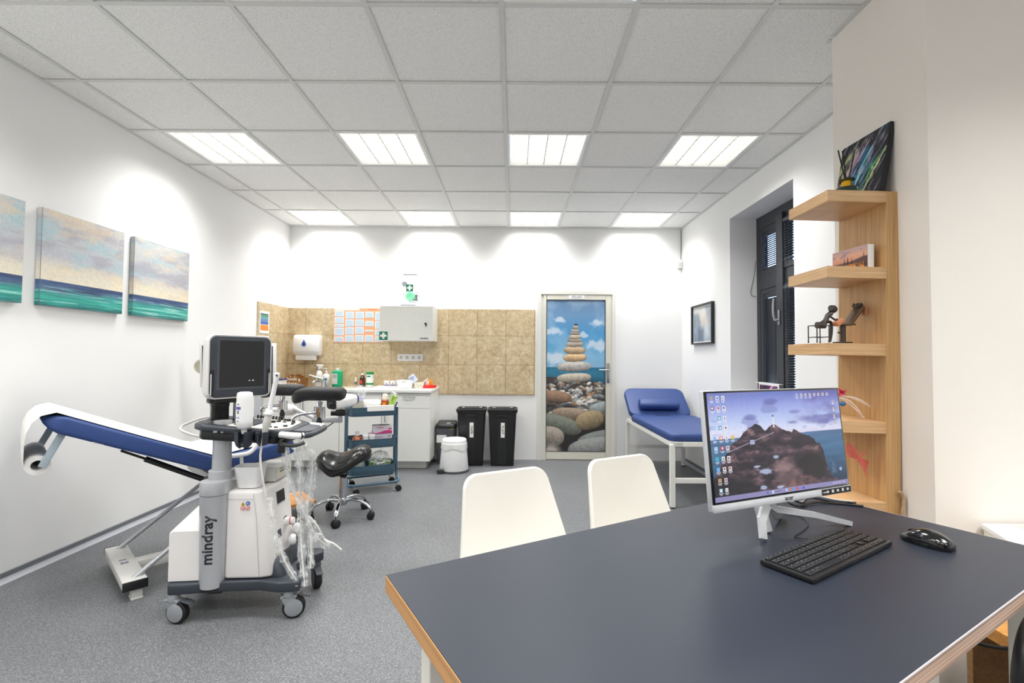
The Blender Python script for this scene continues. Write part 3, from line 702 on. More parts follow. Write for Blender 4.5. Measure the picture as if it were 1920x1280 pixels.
# ------------------------------------------------------------------ colposcope: stand, screen, arm, camera head
cs = thing('video_colposcope', 'video examination stand with white framed screen and camera head on a grey arm', 'medical camera', (-2.075, 3.92, 0), 0)
mb = MB()
for k in range(5):
    a = 2 * PI * k / 5 + 0.3; mb.tube([(0, 0, 0.08), (0.12 * math.cos(a), 0.12 * math.sin(a), 0.075), (0.26 * math.cos(a), 0.26 * math.sin(a), 0.06)], [0.022, 0.018, 0.014])
obj('stand_base', mb, M_fr, cs)
for k in range(5):
    a = 2 * PI * k / 5 + 0.3; obj('caster', MB().cyl((0.26 * math.cos(a) - 0.012, 0.26 * math.sin(a), 0.026), (0.26 * math.cos(a) + 0.012, 0.26 * math.sin(a), 0.026), 0.026).cyl((0.26 * math.cos(a), 0.26 * math.sin(a), 0.03), (0.26 * math.cos(a), 0.26 * math.sin(a), 0.07), 0.008), M_black, cs)
obj('post', MB().box((0, 0, 0.53), (0.055, 0.05, 0.92), 0.008), M_silver, cs)
SC = frame_mat((-0.152, -0.035, 1.13), (0.995, 0.10, 0), (0.02, -0.05, 1))
sp = obj('screen_housing', MB().box((0, 0, 0), (0.585, 0.36, 0.03), 0.008, M=SC), M_whiteplastic, cs)
obj('screen_glass', MB().box((0, 0, 0.0155), (0.545, 0.315, 0.002), M=SC), M_blackgloss, sp)
m_ = MB()
for k in range(3): m_.tube(smoothpath([(-0.36, -0.055, 1.17 - 0.01 * k), (-0.455 + 0.012 * k, -0.06, 1.165), (-0.49 + 0.016 * k, -0.06, 1.12 + 0.004 * k), (-0.46 + 0.012 * k, -0.06, 1.075), (-0.36, -0.055, 1.055 + 0.012 * k)], 6), 0.008, 8)
obj('cable', m_, mat('ivory_cable', (196, 190, 172), 0.5), cs)
obj('arm_joint', MB().sphere((0.27, -0.05, 0.775), 0.075, 20, 12, (1, 0.55, 0.62)).cyl((0.0, 0, 0.77), (0.22, -0.04, 0.775), 0.018), M_whiteplastic, cs)
obj('camera_arm', MB().tube([(0.32, -0.06, 0.785), (0.52, -0.13, 0.715)], 0.022, 8, flat=0.7).box((0.625, -0.16, 0.712), (0.24, 0.03, 0.042), 0.004, rot=(0, 0, -0.1)).cyl((0.73, -0.17, 0.695), (0.73, -0.17, 0.77), 0.016), M_silver, cs)
CH = frame_mat((0.768, -0.2, 0.862), (0.36, 0.92, 0.16), (0.05, -0.12, 1))      # local x: from the lens to the rear
hd_ = obj('camera_head', MB().rings([[(x, p[0] * a, p[1] * b + dz) for p in roundrect(1, 1, 0.3, 4)] for x, a, b, dz in ((-0.10, 0.075, 0.075, -0.025), (-0.09, 0.09, 0.09, -0.02), (-0.02, 0.095, 0.11, 0), (0.05, 0.09, 0.12, 0.01), (0.085, 0.075, 0.10, 0.01))], M=CH), M_whiteplastic, cs, smooth=50)
obj('lens_bezel', MB().rings([[(x, p[0], p[1] - 0.028) for p in roundrect(s_, s_, 0.02, 4)] for x, s_ in ((-0.098, 0.08), (-0.11, 0.082), (-0.115, 0.074))], M=CH), M_black, hd_)
obj('lens', MB().tube([CH @ Vector((-0.116, 0, -0.028)), CH @ Vector((-0.121, 0, -0.028))], [0.026, 0.018], 18), M_blackgloss, hd_)
obj('rear_cap', MB().rings([[(x, p[0] * a, p[1] * b + 0.01) for p in roundrect(1, 1, 0.3, 4)] for x, a, b in ((0.0855, 0.08, 0.105), (0.095, 0.08, 0.105), (0.10, 0.07, 0.09))], M=CH), M_dgrey, hd_)
obj('tilt_mount', MB().box((0.745, -0.19, 0.773), (0.075, 0.06, 0.05), 0.008).cyl((0.67, -0.2, 0.768), (0.73, -0.19, 0.768), 0.02).cyl((0.73, -0.18, 0.75), (0.73, -0.18, 0.80), 0.02), M_black, cs)
obj('camera_cable', MB().tube(smoothpath([(0.69, -0.17, 0.70), (0.62, -0.18, 0.655), (0.52, -0.16, 0.645), (0.44, -0.13, 0.67)], 6), 0.004, 8), M_black, cs)

# ------------------------------------------------------------------ ultrasound machine
um = thing('ultrasound_machine', 'grey and white ultrasound machine on wheels with dark control desk and screen', 'ultrasound machine', (-1.279, 2.401, 0), math.atan2(.1034, .9946))
M_body = mat('warm_white_casing', (226, 223, 221), 0.5, 0, 0.015, 8, 0.1, 400); M_slate = mat('slate_plastic', (48, 54, 62), 0.42, 0, 0.06)
obj('base', MB().prism([(-0.285, -0.195), (-0.05, -0.178), (0.10, -0.178), (0.19, -0.21), (0.285, -0.205), (0.30, -0.15), (0.235, -0.07), (0.205, 0), (0.235, 0.07), (0.30, 0.135), (0.285, 0.19), (0.19, 0.2), (0.10, 0.165), (-0.05, 0.165), (-0.285, 0.185), (-0.31, 0.14), (-0.31, -0.15)], 0.13, 0.178, 0.009, 3)
    .prism([(0.12, -0.15), (0.2, -0.17), (0.225, -0.1), (0.19, 0), (0.225, 0.1), (0.2, 0.17), (0.12, 0.15)], 0.17, 0.26, 0.02, top=[(0.12, -0.13), (0.155, -0.13), (0.165, -0.08), (0.16, 0), (0.165, 0.08), (0.155, 0.13), (0.12, 0.13)]), M_slate, um)
obj('underside_tray', MB().box((0.08, -0.03, 0.122), (0.2, 0.22, 0.018), 0.006).box((-0.1, -0.15, 0.124), (0.06, 0.03, 0.014), 0.004), M_black, um)
DISC = [(0.039 * math.cos(2 * PI * k / 28), 0.039 * math.sin(2 * PI * k / 28)) for k in range(28)]
def caster(x, y, yawd, lbl):
    T = Matrix.Translation((x, y, 0)) @ Matrix.Rotation(R(yawd), 4, 'Z')
    cm = M_grey if lbl != 'dark' else M_dgrey
    c = obj('caster', MB().lathe([(0.0, 0.098), (0.024, 0.098), (0.026, 0.118), (0.02, 0.135), (0.0, 0.135)], 18, M=T)
        .prism(DISC, 0.0165, 0.0205, 0.001, M=T @ Matrix.Translation((0.022, 0, 0.05)) @ Matrix.Rotation(PI / 2, 4, 'X')).prism(DISC, -0.0205, -0.0165, 0.001, M=T @ Matrix.Translation((0.022, 0, 0.05)) @ Matrix.Rotation(PI / 2, 4, 'X'))
        .prism([(0.03, 0.07), (-0.01, 0.052), (-0.028, 0.085), (-0.028, 0.108), (0.03, 0.106)], -0.02, 0.02, 0.004, M=T @ Matrix.Rotation(PI / 2, 4, 'X'))
        .box((0.0, 0, 0.1), (0.07, 0.04, 0.012), 0.003, M=T), cm, um)
    obj('wheel', MB().tube([T @ Vector((0.022, -0.0155, 0.05)), T @ Vector((0.022, -0.012, 0.05)), T @ Vector((0.022, 0.012, 0.05)), T @ Vector((0.022, 0.0155, 0.05))], [0.044, 0.0495, 0.0495, 0.044], 28), M_rubber, c)
    pd = MB().box((0.07, 0, 0.098), (0.05, 0.034, 0.008), 0.003, M=T, rot=(0, 0.25, 0))
    for k in range(4): pd.box((0.058 + k * 0.01, 0, 0.105 - 0.0026 * k), (0.003, 0.03, 0.004), M=T, rot=(0, 0.25, 0))
    obj('brake_pedal', pd, M_dgrey, c)
caster(-0.272, -0.168, -12, ''); caster(0.232, -0.172, 12, ''); caster(0.262, 0.135, -62, 'dark'); caster(-0.27, 0.15, 170, 'dark')
col = obj('column', MB().lathe([(0.0, 0.152), (0.054, 0.152), (0.0562, 0.19), (0.0625, 0.57), (0.063, 0.572), (0.064, 0.618), (0.062, 0.63), (0.05, 0.632), (0.0, 0.632)], 40, (-0.115, -0.148, 0), sy=0.98), M_silver, um, smooth=40)
obj('column_foot', MB().lathe([(0.0, 0.142), (0.049, 0.142), (0.054, 0.152), (0.0, 0.152)], 32, (-0.115, -0.148, 0)), M_black, um)
obj('column_seam', MB().lathe([(0.0628, 0.57), (0.0633, 0.571), (0.0628, 0.572)], 40, (-0.115, -0.148, 0)), M_dgrey, col)
lt = text('wordmark', 'mindray', 0.068, M_ink, col, Matrix.Translation((-0.115, -0.148, 0)), extrude=0.0008, bold=0.0009)
for v in lt.data.vertices:                                  # wrap the lettering round the column, reading upward
    h_, t_ = v.co.x, v.co.y
    rr = 0.0562 + (0.0625 - 0.0562) * (0.38 + h_ - 0.19) / 0.38 + 0.0018 + v.co.z
    a = -PI / 2 - t_ / rr
    v.co = (rr * math.cos(a), rr * math.sin(a) * 0.985, 0.375 + h_)
obj('lift_tube', MB().lathe([(0.0, 0.632), (0.054, 0.632), (0.054, 0.668), (0.041, 0.672), (0.039, 0.9), (0.0, 0.9)], 32, (-0.112, -0.10, 0)), M_silver, um, smooth=40)
obj('rear_casing', MB().rings([[(-0.30, y, 0.182), (-0.1, y, 0.182), (-0.1, y, z2), (-0.285, y, z2), (-0.30, y, z2 - 0.015)] for y, z2 in ((-0.166, 0.405), (-0.158, 0.416), (0.13, 0.475), (0.14, 0.46))]), M_body, um, smooth=30)
bd = obj('main_casing', MB().prism([(-0.06, -0.165), (0.10, -0.172), (0.145, -0.162), (0.162, -0.13), (0.17, 0.09), (0.155, 0.12), (-0.06, 0.13)], 0.182, 0.58, 0.014, 3, top=[(-0.06, -0.16), (0.06, -0.166), (0.092, -0.15), (0.106, -0.11), (0.13, 0.085), (0.118, 0.12), (-0.06, 0.13)]), M_body, um, smooth=35)
mb = MB().tube([(0.062, -0.1685, 0.57), (0.078, -0.1695, 0.46), (0.098, -0.1735, 0.19)], 0.0007, 6).tube([(-0.058, -0.1635, 0.545), (0.065, -0.1685, 0.545)], 0.0007, 6)
obj('panel_seam', mb, M_grey, bd)
# right-hand face runs from (0.162,-.13,.18)-(0.17,.09,.18) up to (0.106,-.11,.58)-(0.13,.085,.58)
FA = lambda s_, t_: Vector((0.162, -0.13, 0.182)).lerp(Vector((0.17, 0.09, 0.182)), s_).lerp(Vector((0.106, -0.11, 0.58)).lerp(Vector((0.13, 0.085, 0.58)), s_), t_)
nF = (FA(1, 0) - FA(0, 0)).cross(FA(0, 1) - FA(0, 0)).normalized()
FM = lambda s_, t_, o_=0.0: frame_mat(FA(s_, t_) + nF * o_, FA(1, t_) - FA(0, t_), FA(s_, 1) - FA(s_, 0))
obj('front_label', MB().box((0, 0, 0), (0.085, 0.07, 0.002), M=FM(0.5, 0.83, 0.0015)), M_lgrey, bd)
obj('status_display', MB().box((0, 0, 0), (0.078, 0.058, 0.002), M=FM(0.5, 0.835, 0.0025)), M_blackgloss, bd)
for s_, t_ in ((0.28, 0.42), (0.62, 0.52)): obj('probe_socket', MB().box((0, 0, 0), (0.035, 0.038, 0.004), 0.002, M=FM(s_, t_, 0.002)), M_dgrey, bd)
for s_, t_ in ((0.2, 0.22), (0.5, 0.12)): obj('grip_recess', MB().box((0, 0, 0), (0.07, 0.018, 0.003), 0.001, M=FM(s_, t_, 0.0015)), M_lgrey, bd)
for s_, t_ in ((0.62, 0.27), (0.9, 0.36)):
    pc = obj('probe_connector', MB().sphere((0, 0, 0.03), 0.027, 16, 10, (0.9, 1, 0.75), M=FM(s_, t_)), M_whiteplastic, um)
    obj('locking_lever', MB().box((0, 0, 0.052), (0.008, 0.036, 0.006), 0.002, M=FM(s_, t_)), M_dgrey, pc)
rp = obj('ring_plug', MB().tube([FA(0.62, 0.5) , FA(0.62, 0.5) + nF * 0.045], [0.022, 0.016], 16), M_whiteplastic, um)
obj('red_ring', MB().tube([FA(0.62, 0.5) + nF * 0.028, FA(0.62, 0.5) + nF * 0.032], 0.0195, 16), mat('signal_red', (206, 40, 30), 0.5), rp)
for k, (dx, dz, c) in enumerate(((0, 0, (206, 178, 20)), (0.022, 0.002, (52, 104, 180)), (-0.001, -0.02, (222, 80, 74)), (0.021, -0.02, (222, 80, 74)))):
    F_ = FACE_CAM(0.018 + dx, -0.1705, 0.525 + dz)
    q = MB().prism([(-0.0095, -0.008), (0.0095, -0.008), (0, 0.009)], 0, 0.0008, M=F_) if k == 0 else MB().prism([(0.0092 * math.cos(2 * PI * i / 20), 0.0092 * math.sin(2 * PI * i / 20)) for i in range(20)], 0, 0.0008, M=F_)
    w_ = obj('warning_sticker', q, mat('sticker_ink_%d' % k if k < 3 else 'sticker_ink_2', c, 0.5), um, smooth=0)
    if k > 1: obj('sticker_field', MB().prism([(0.006 * math.cos(2 * PI * i / 16), 0.006 * math.sin(2 * PI * i / 16)) for i in range(16)], 0.0009, 0.0012, M=F_), M_whiteplastic, w_, smooth=0)
    obj('sticker_mark', MB().box((0, -0.0005, 0.0014), (0.003, 0.008, 0.0006), M=F_, rot=(0, 0, (0, 0.8, 0.8, -0.6)[k])), M_ink if k != 1 else M_whiteplastic, w_, smooth=0)
# control desk, slightly tilted towards the user side (+x)
D = Matrix.Translation((0, 0, 0.868)) @ Matrix.Rotation(R(4.6), 4, 'Y') @ Matrix.Diagonal((0.855, 1, 1, 1))
obj('desk_body', MB().prism([(-0.235, -0.13), (-0.2, -0.17), (0.17, -0.165), (0.235, -0.13), (0.24, 0.13), (0.2, 0.165), (-0.2, 0.165), (-0.235, 0.12)], -0.062, -0.012, 0.012, M=D), M_black, um)
dk = obj('control_desk', MB().prism([(-0.285, -0.06), (-0.265, -0.13), (-0.2, -0.175), (-0.02, -0.185), (0.2, -0.18), (0.255, -0.13), (0.26, 0.13), (0.2, 0.185), (-0.15, 0.19), (-0.255, 0.15), (-0.285, 0.09)], -0.022, 0.008, 0.01, 3, M=D), M_slate, um)
obj('desk_tray', MB().prism([(-0.262, -0.05), (-0.245, -0.115), (-0.19, -0.15), (-0.1, -0.14), (-0.15, 0.05), (-0.2, 0.13), (-0.25, 0.1)], 0.0075, 0.0095, 0.001, M=D), M_black, dk)
pan = obj('key_panel', MB().prism([(-0.085, -0.145), (0.165, -0.17), (0.225, -0.09), (0.215, 0.1), (0.18, 0.14), (-0.07, 0.13)], 0.006, 0.011, 0.002, M=D), mat('ivory_panel', (226, 222, 206), 0.45), um)
obj('keyboard_field', MB().prism([(-0.065, -0.125), (0.045, -0.12), (0.05, 0.075), (-0.058, 0.085)], 0.0105, 0.0125, M=D), M_dgrey, pan)
mb = MB()
for i in range(5):
    for j in range(11): mb.box((-0.054 + i * 0.021, -0.112 + j * 0.0178, 0.0145), (0.017, 0.0145, 0.004), 0.001, 1, M=D)
obj('keyboard_keys', mb, M_anth, pan, smooth=0)
obj('trackball', MB().lathe([(0.034, 0.011), (0.032, 0.014), (0.02, 0.018), (0, 0.021)], 22, M=D @ Matrix.Translation((0.155, -0.02, 0))), mat('pale_aqua', (190, 214, 214), 0.3), pan)
mb = MB(); rng = random.Random(5)
for x, y, r_, h_ in ((0.085, 0.1, 0.011, 0.016), (0.115, 0.105, 0.009, 0.016), (0.14, 0.1, 0.014, 0.018), (0.175, 0.08, 0.012, 0.014), (0.1, -0.1, 0.013, 0.014), (0.13, -0.12, 0.01, 0.008), (0.16, -0.12, 0.012, 0.008), (0.19, -0.07, 0.014, 0.01), (0.085, 0.02, 0.014, 0.016), (0.1, 0.055, 0.014, 0.012), (0.19, 0.04, 0.013, 0.008), (0.135, 0.05, 0.012, 0.008), (0.2, 0.0, 0.01, 0.006), (0.09, -0.04, 0.01, 0.008), (0.1, -0.07, 0.012, 0.006)):
    obj('control_knob', MB().lathe([(r_ * 0.95, 0.01), (r_ * .85, 0.011 + h_ * .6), (0, 0.0115 + h_ * .6)], 12, M=D @ Matrix.Translation((x, y, 0))), M_black, pan)
for k in range(9): mb.box((-0.05 + k * 0.018, 0.118, 0.02), (0.009, 0.014, 0.018), 0.002, 1, M=D)
obj('slider_keys', mb, M_black, pan)
obj('palm_rest', MB().prism([(0.235, -0.115), (0.33, -0.1), (0.345, -0.05), (0.345, 0.06), (0.33, 0.1), (0.235, 0.12)], -0.006, 0.002, 0.004, M=D), M_dgrey, um)
hb = obj('handle_bar', MB().tube(smoothpath([D @ Vector(p) for p in ((0.2, -0.165, -0.012), (0.29, -0.175, -0.012), (0.335, -0.15, -0.012), (0.356, -0.1, -0.01), (0.358, 0.08, -0.01), (0.335, 0.13, -0.01), (0.29, 0.15, -0.01), (0.2, 0.15, -0.01))], 6), 0.0135, 12), M_slate, um)
for P_ in (((0.205, -0.166, -0.012), (0.26, -0.173, -0.012), (0.3, -0.172, -0.012), (0.325, -0.158, -0.012)), ((0.345, 0.115, -0.01), (0.325, 0.138, -0.01), (0.29, 0.15, -0.01), (0.24, 0.151, -0.01))):
    obj('white_grip', MB().tube(smoothpath([D @ Vector(p) for p in P_], 6), 0.0152, 14), M_whiteplastic, hb)
obj('grip_band', MB().tube([D @ Vector((0.312, -0.167, -0.012)), D @ Vector((0.318, -0.163, -0.012))], 0.016, 14), M_anth, hb)
obj('usb_ports', MB().box((-0.105, -0.1835, 0.859), (0.018, 0.004, 0.009), 0.001).box((-0.075, -0.1845, 0.857), (0.012, 0.004, 0.006), 0.001), M_steel, um)
obj('gel_warmer', MB().lathe([(0.0, 0.885), (0.041, 0.885), (0.041, 0.955), (0.043, 0.958), (0.043, 0.97), (0.037, 0.978), (0.03, 0.976), (0.0, 0.974)], 28, (-0.19, 0.03, 0)), M_black, um)
obj('cable_hanger', MB().tube(smoothpath([(-0.2, 0.16, 0.88), (-0.31, 0.15, 0.885), (-0.395, 0.12, 0.855), (-0.41, 0.1, 0.838), (-0.39, 0.085, 0.822), (-0.3, 0.06, 0.80), (-0.18, 0.03, 0.795)], 7), 0.0065, 10), M_lgrey, um)
for nm, x, y, r0, z0, z1 in (('bottle_holder', 0.034, -0.215, 0.04, 0.79, 0.866), ('probe_holder', 0.112, -0.212, 0.028, 0.8, 0.862)):
    hl = MB()
    for a0, a1 in ((-68, 75), (112, 256)):          # a cup slit at the front
        rs = []
        for z, q in ((z0, 0.5), (z0 + 0.012, 0.8), (z0 + 0.03, 0.95), (z1, 1.0)):
            o_ = [(x + r0 * q * math.cos(R(a0 + (a1 - a0) * k / 12)), y + r0 * q * math.sin(R(a0 + (a1 - a0) * k / 12)), z) for k in range(13)]
            i_ = [(x + (r0 * q - 0.004) * math.cos(R(a0 + (a1 - a0) * k / 12)), y + (r0 * q - 0.004) * math.sin(R(a0 + (a1 - a0) * k / 12)), z) for k in range(12, -1, -1)]
            rs.append(o_ + i_)
        hl.rings(rs)
    hl.box((x - r0 * 0.9, y + 0.03, z1 - 0.02), (0.02, 0.05, 0.035), 0.003)
    obj(nm, hl, M_slate, um, smooth=40)
obj('gel_hanger', MB().box((0.19, -0.19, 0.785), (0.03, 0.02, 0.05), 0.003), M_black, um)
obj('cable_hook', MB().tube(smoothpath([(0.2, -0.16, 0.828), (0.18, -0.185, 0.815), (0.195, -0.2, 0.803), (0.235, -0.205, 0.797), (0.27, -0.2, 0.80), (0.29, -0.185, 0.808)], 6), 0.009, 10, flat=0.45), M_black, um)
# screen on its arm
th_ = R(57 - 5.93)
ux, uy = math.cos(th_), math.sin(th_)
SM = frame_mat((-0.078, 0.0, 1.155), (ux, uy, 0), (0, 0, 1))      # local z points out of the glass
SM = SM @ Matrix.Rotation(R(0), 4, 'X')
mh = obj('monitor_housing', MB().rings([[(p[0] * a, p[1] * b, z) for p in roundrect(0.312, 0.312, 0.034, 6)] for z, a, b in ((-0.085, 0.86, 0.86), (-0.07, 0.95, 0.95), (-0.04, 1.0, 1.0), (-0.006, 1.0, 1.0), (0.0, 0.985, 0.985), (-0.003, 0.955, 0.955))], M=SM), M_body, um, smooth=45)
mb = MB().rings([[(p[0] * a, p[1] * a, z) for p in roundrect(0.296, 0.296, 0.03, 6)] for z, a in ((-0.012, 1.0), (0.002, 0.995), (0.0035, 0.97))], M=SM)
bz = obj('monitor_bezel', mb, M_anth, mh, smooth=45)
for s_ in (-1, 1):
    mb = MB()
    for k in range(22): mb.box((s_ * 0.132, 0.11 - k * 0.0052, 0.0038), (0.022, 0.0014, 0.001), M=SM)
    obj('speaker_grille', mb, M_dgrey, bz, smooth=0)
obj('screen_surround', MB().box((0.0, 0.012, 0.0035), (0.236, 0.246, 0.002), M=SM), M_dgrey, bz)
obj('screen_glass', MB().box((0.003, 0.014, 0.0048), (0.218, 0.23, 0.001), M=SM), mat('off_screen_glass', (28, 29, 32), 0.4), bz)
obj('screen_marks', MB().box((0.038, -0.07, 0.0055), (0.007, 0.005, 0.0004), M=SM).box((0.056, -0.07, 0.0055), (0.009, 0.005, 0.0004), M=SM), mat('lit_glyphs', (190, 190, 195), 0.5, emit=(190, 190, 200), estr=0.5), bz, smooth=0)
for s_ in (-1, 1):
    obj('grip_slot', MB().prism(roundrect(0.018, 0.125, 0.008, 4, s_ * 0.138, -0.075), 0.003, 0.0046, M=SM), M_black, bz)
    obj('grip_strip', MB().box((s_ * 0.142 - 0.002, -0.085, 0.0056), (0.0035, 0.1, 0.002), M=SM), M_whiteplastic, bz)
obj('monitor_arm', MB().box((-0.03, -0.165, -0.05), (0.2, 0.03, 0.05), 0.012, M=SM).cyl((-0.09, 0.07, 0.87), (-0.075, 0.07, 1.02), 0.017), M_black, um)
obj('monitor_post', MB().cyl((-0.13, 0.07, 0.87), (-0.13, 0.07, 1.0), 0.014), M_silver, um)
# probe cables in clear protective sleeves, hanging from the hooks to the base
M_cable = mat('white_cable', (222, 220, 214), 0.45)
def sleeve(path, r0, seed, cable=True, hangs=True):
    rg = random.Random(seed); P_ = smoothpath(path, 10); n = 12; rs = []
    c = obj('probe_cable', MB().tube(P_, 0.0042, 8), M_cable, um)
    for i, p in enumerate(P_):
        k = r0 * (0.8 + 0.35 * math.sin(i * 0.9 + seed) * rg.random() + 0.2 * rg.random())
        rs.append((p, k))
    t = MB(); pts = [p for p, k in rs]
    bmx = MB().tube(pts, [k for p, k in rs], n, flat=0.7)
    for v in bmx.bm.verts: v.co += Vector((rg.uniform(-1, 1), rg.uniform(-1, 1), rg.uniform(-1, 1))) * r0 * 0.14
    obj('protective_sleeve', bmx, M_film, c, smooth=80, label='clear crinkled plastic sleeve')
sleeve([(0.15, -0.2, 0.56), (0.165, -0.215, 0.48), (0.185, -0.21, 0.38), (0.22, -0.2, 0.27), (0.265, -0.185, 0.175), (0.275, -0.18, 0.135)], 0.021, 1)
sleeve([(0.255, -0.19, 0.79), (0.265, -0.16, 0.66), (0.262, -0.13, 0.5), (0.265, -0.13, 0.36), (0.29, -0.16, 0.2), (0.30, -0.17, 0.14)], 0.024, 2)
sleeve([(0.285, -0.18, 0.795), (0.308, -0.12, 0.70), (0.295, -0.1, 0.58), (0.285, -0.1, 0.44), (0.325, -0.08, 0.33), (0.36, -0.02, 0.262)], 0.026, 3)
sleeve([(0.2, -0.17, 0.795), (0.215, -0.15, 0.62), (0.275, -0.13, 0.47), (0.3, -0.1, 0.36), (0.31, -0.12, 0.2)], 0.022, 4)
obj('probe_cable', MB().tube(smoothpath([FA(0.62, 0.5) + nF * 0.06, FA(0.62, 0.5) + nF * 0.11 + Vector((0, 0, 0.01)), (0.3, 0.0, 0.36), (0.33, 0.03, 0.28), (0.375, 0.04, 0.25), (0.41, 0.05, 0.215)], 8), 0.006, 8), M_cable, um)
obj('power_cable', MB().tube(smoothpath([(-0.3, 0.0, 0.30), (-0.335, 0.02, 0.27), (-0.34, 0.03, 0.21), (-0.30, 0.04, 0.17)], 6), 0.006, 8).tube(smoothpath([(-0.18, -0.02, 0.56), (-0.2, -0.02, 0.52), (-0.185, -0.02, 0.49)], 6), 0.003, 6), M_grey, um)
UW = um.matrix_basis.copy() if False else Matrix.Translation((-1.279, 2.401, 0)) @ Matrix.Rotation(math.atan2(.1034, .9946), 4, 'Z')
uw = lambda x, y, z: tuple(UW @ Vector((x, y, z)))
# things carried by the machine
gb = thing('gel_bottle', 'white gel bottle with violet print standing upside down in the machine holder', 'bottle', uw(0.034, -0.215, 0.855), 0.1)
bt = obj('bottle_body', MB().lathe([(0.0, 0.0), (0.011, 0.0), (0.013, 0.018), (0.027, 0.026), (0.034, 0.034), (0.0355, 0.06), (0.034, 0.16), (0.0335, 0.176), (0.031, 0.186), (0.02, 0.19), (0.0, 0.19)], 28, sy=0.9), M_whiteplastic, gb, smooth=50)
mb = MB()
for z, a0, a1, hh in ((0.118, -150, -96, 0.013), (0.073, -150, -106, 0.011)):
    mb.rings([[(0.0352 * math.cos(R(a)), 0.0352 * 0.9 * math.sin(R(a)), z - hh / 2) for a in np.linspace(a0, a1, 6)], [(0.0352 * math.cos(R(a)), 0.0352 * 0.9 * math.sin(R(a)), z + hh / 2) for a in np.linspace(a0, a1, 6)]], cap=False, closed=False)
obj('violet_print', mb, mat('violet_label', (106, 84, 168), 0.5), bt)
mb = MB()
for k, z in enumerate((0.136, 0.105, 0.1, 0.095, 0.06)): mb.box((0.0345 * math.cos(R(-118)), 0.0312 * math.sin(R(-118)), z), (0.009, 0.002, 0.003), rot=(0, 0, R(-28)))
obj('small_print', mb, M_ink, bt, smooth=0)
pr = thing('ultrasound_probe', 'long white internal ultrasound probe standing upright in the machine holder', 'probe', uw(0.112, -0.213, 0.80), 0, rot=(0, R(11), 0))
obj('probe_handle', MB().lathe([(0.0, -0.01), (0.006, -0.01), (0.007, 0.04), (0.013, 0.07), (0.0175, 0.1), (0.0165, 0.13), (0.012, 0.15), (0.0, 0.152)], 20), M_lgrey, pr, smooth=60)
obj('probe_shaft', MB().lathe([(0.0, 0.148), (0.0125, 0.148), (0.0105, 0.17), (0.0105, 0.31), (0.0125, 0.325), (0.011, 0.337), (0.0, 0.34)], 20), M_whiteplastic, pr, smooth=60)
obj('sheath_collar', MB().lathe([(0.012, 0.146), (0.02, 0.146), (0.02, 0.152), (0.0115, 0.168)], 20), M_whiteplastic, pr)
obj('probe_window', MB().box((0.003, -0.0105, 0.327), (0.011, 0.004, 0.01), 0.002), M_dgrey, pr)
obj('probe_cable', MB().tube(smoothpath([(0, 0, -0.005), (0.004, 0, -0.05), (0.022, 0.0, -0.11), (0.06, 0.012, -0.225)], 8), 0.0052, 8), M_cable, pr)
tb = thing('plastic_tub', 'white open plastic tub standing on the ultrasound machine casing', 'tub', uw(0.014, -0.085, 0.584), math.atan2(.1034, .9946))
def tubring(k, z): return [(p[0] * k, p[1] * k, z) for p in roundrect(0.132, 0.1, 0.03, 5)]
obj('tub_body', MB().rings([tubring(0.72, 0), tubring(0.76, 0.004), tubring(0.98, 0.096), tubring(1.0, 0.1), tubring(0.97, 0.1), tubring(0.94, 0.09), tubring(0.72, 0.006)]), M_whiteplastic, tb, smooth=40)
pt = thing('thermal_printer', 'small grey printer sitting behind the white tub on the machine', 'printer', uw(0.052, 0.075, 0.584), R(5.9 - 3))
obj('printer_case', MB().box((0, 0, 0.038), (0.12, 0.19, 0.07), 0.008).box((0, 0, 0.002), (0.1, 0.17, 0.004)), M_lgrey, pt)
PF = frame_mat((0.0605, 0, 0.04), (0, 1, 0), (0, 0, 1))
obj('printer_front', MB().box((0, 0, 0), (0.17, 0.052, 0.003), 0.001, M=PF), M_cream, pt)
obj('paper_slot', MB().box((0.0, 0.004, 0.002), (0.11, 0.005, 0.002), M=PF), M_black, pt)
m_ = MB()
for k in range(6): m_.box((-0.06 + k * 0.017, 0.018, 0.002), (0.008, 0.005 + 0.004 * (k % 2), 0.0015), M=PF)
obj('printer_buttons', m_, M_dgrey, pt, smooth=0)
tag(obj('ruler', MB().box((0, 0, 0.068), (0.013, 0.002, 0.136), M=None), mat('blue_card', (54, 110, 160), 0.5), smooth=0), 'blue strip ruler standing in the tray at the black jar', 'ruler', None, uw(-0.232, 0.085, 0.8985), 0.3)
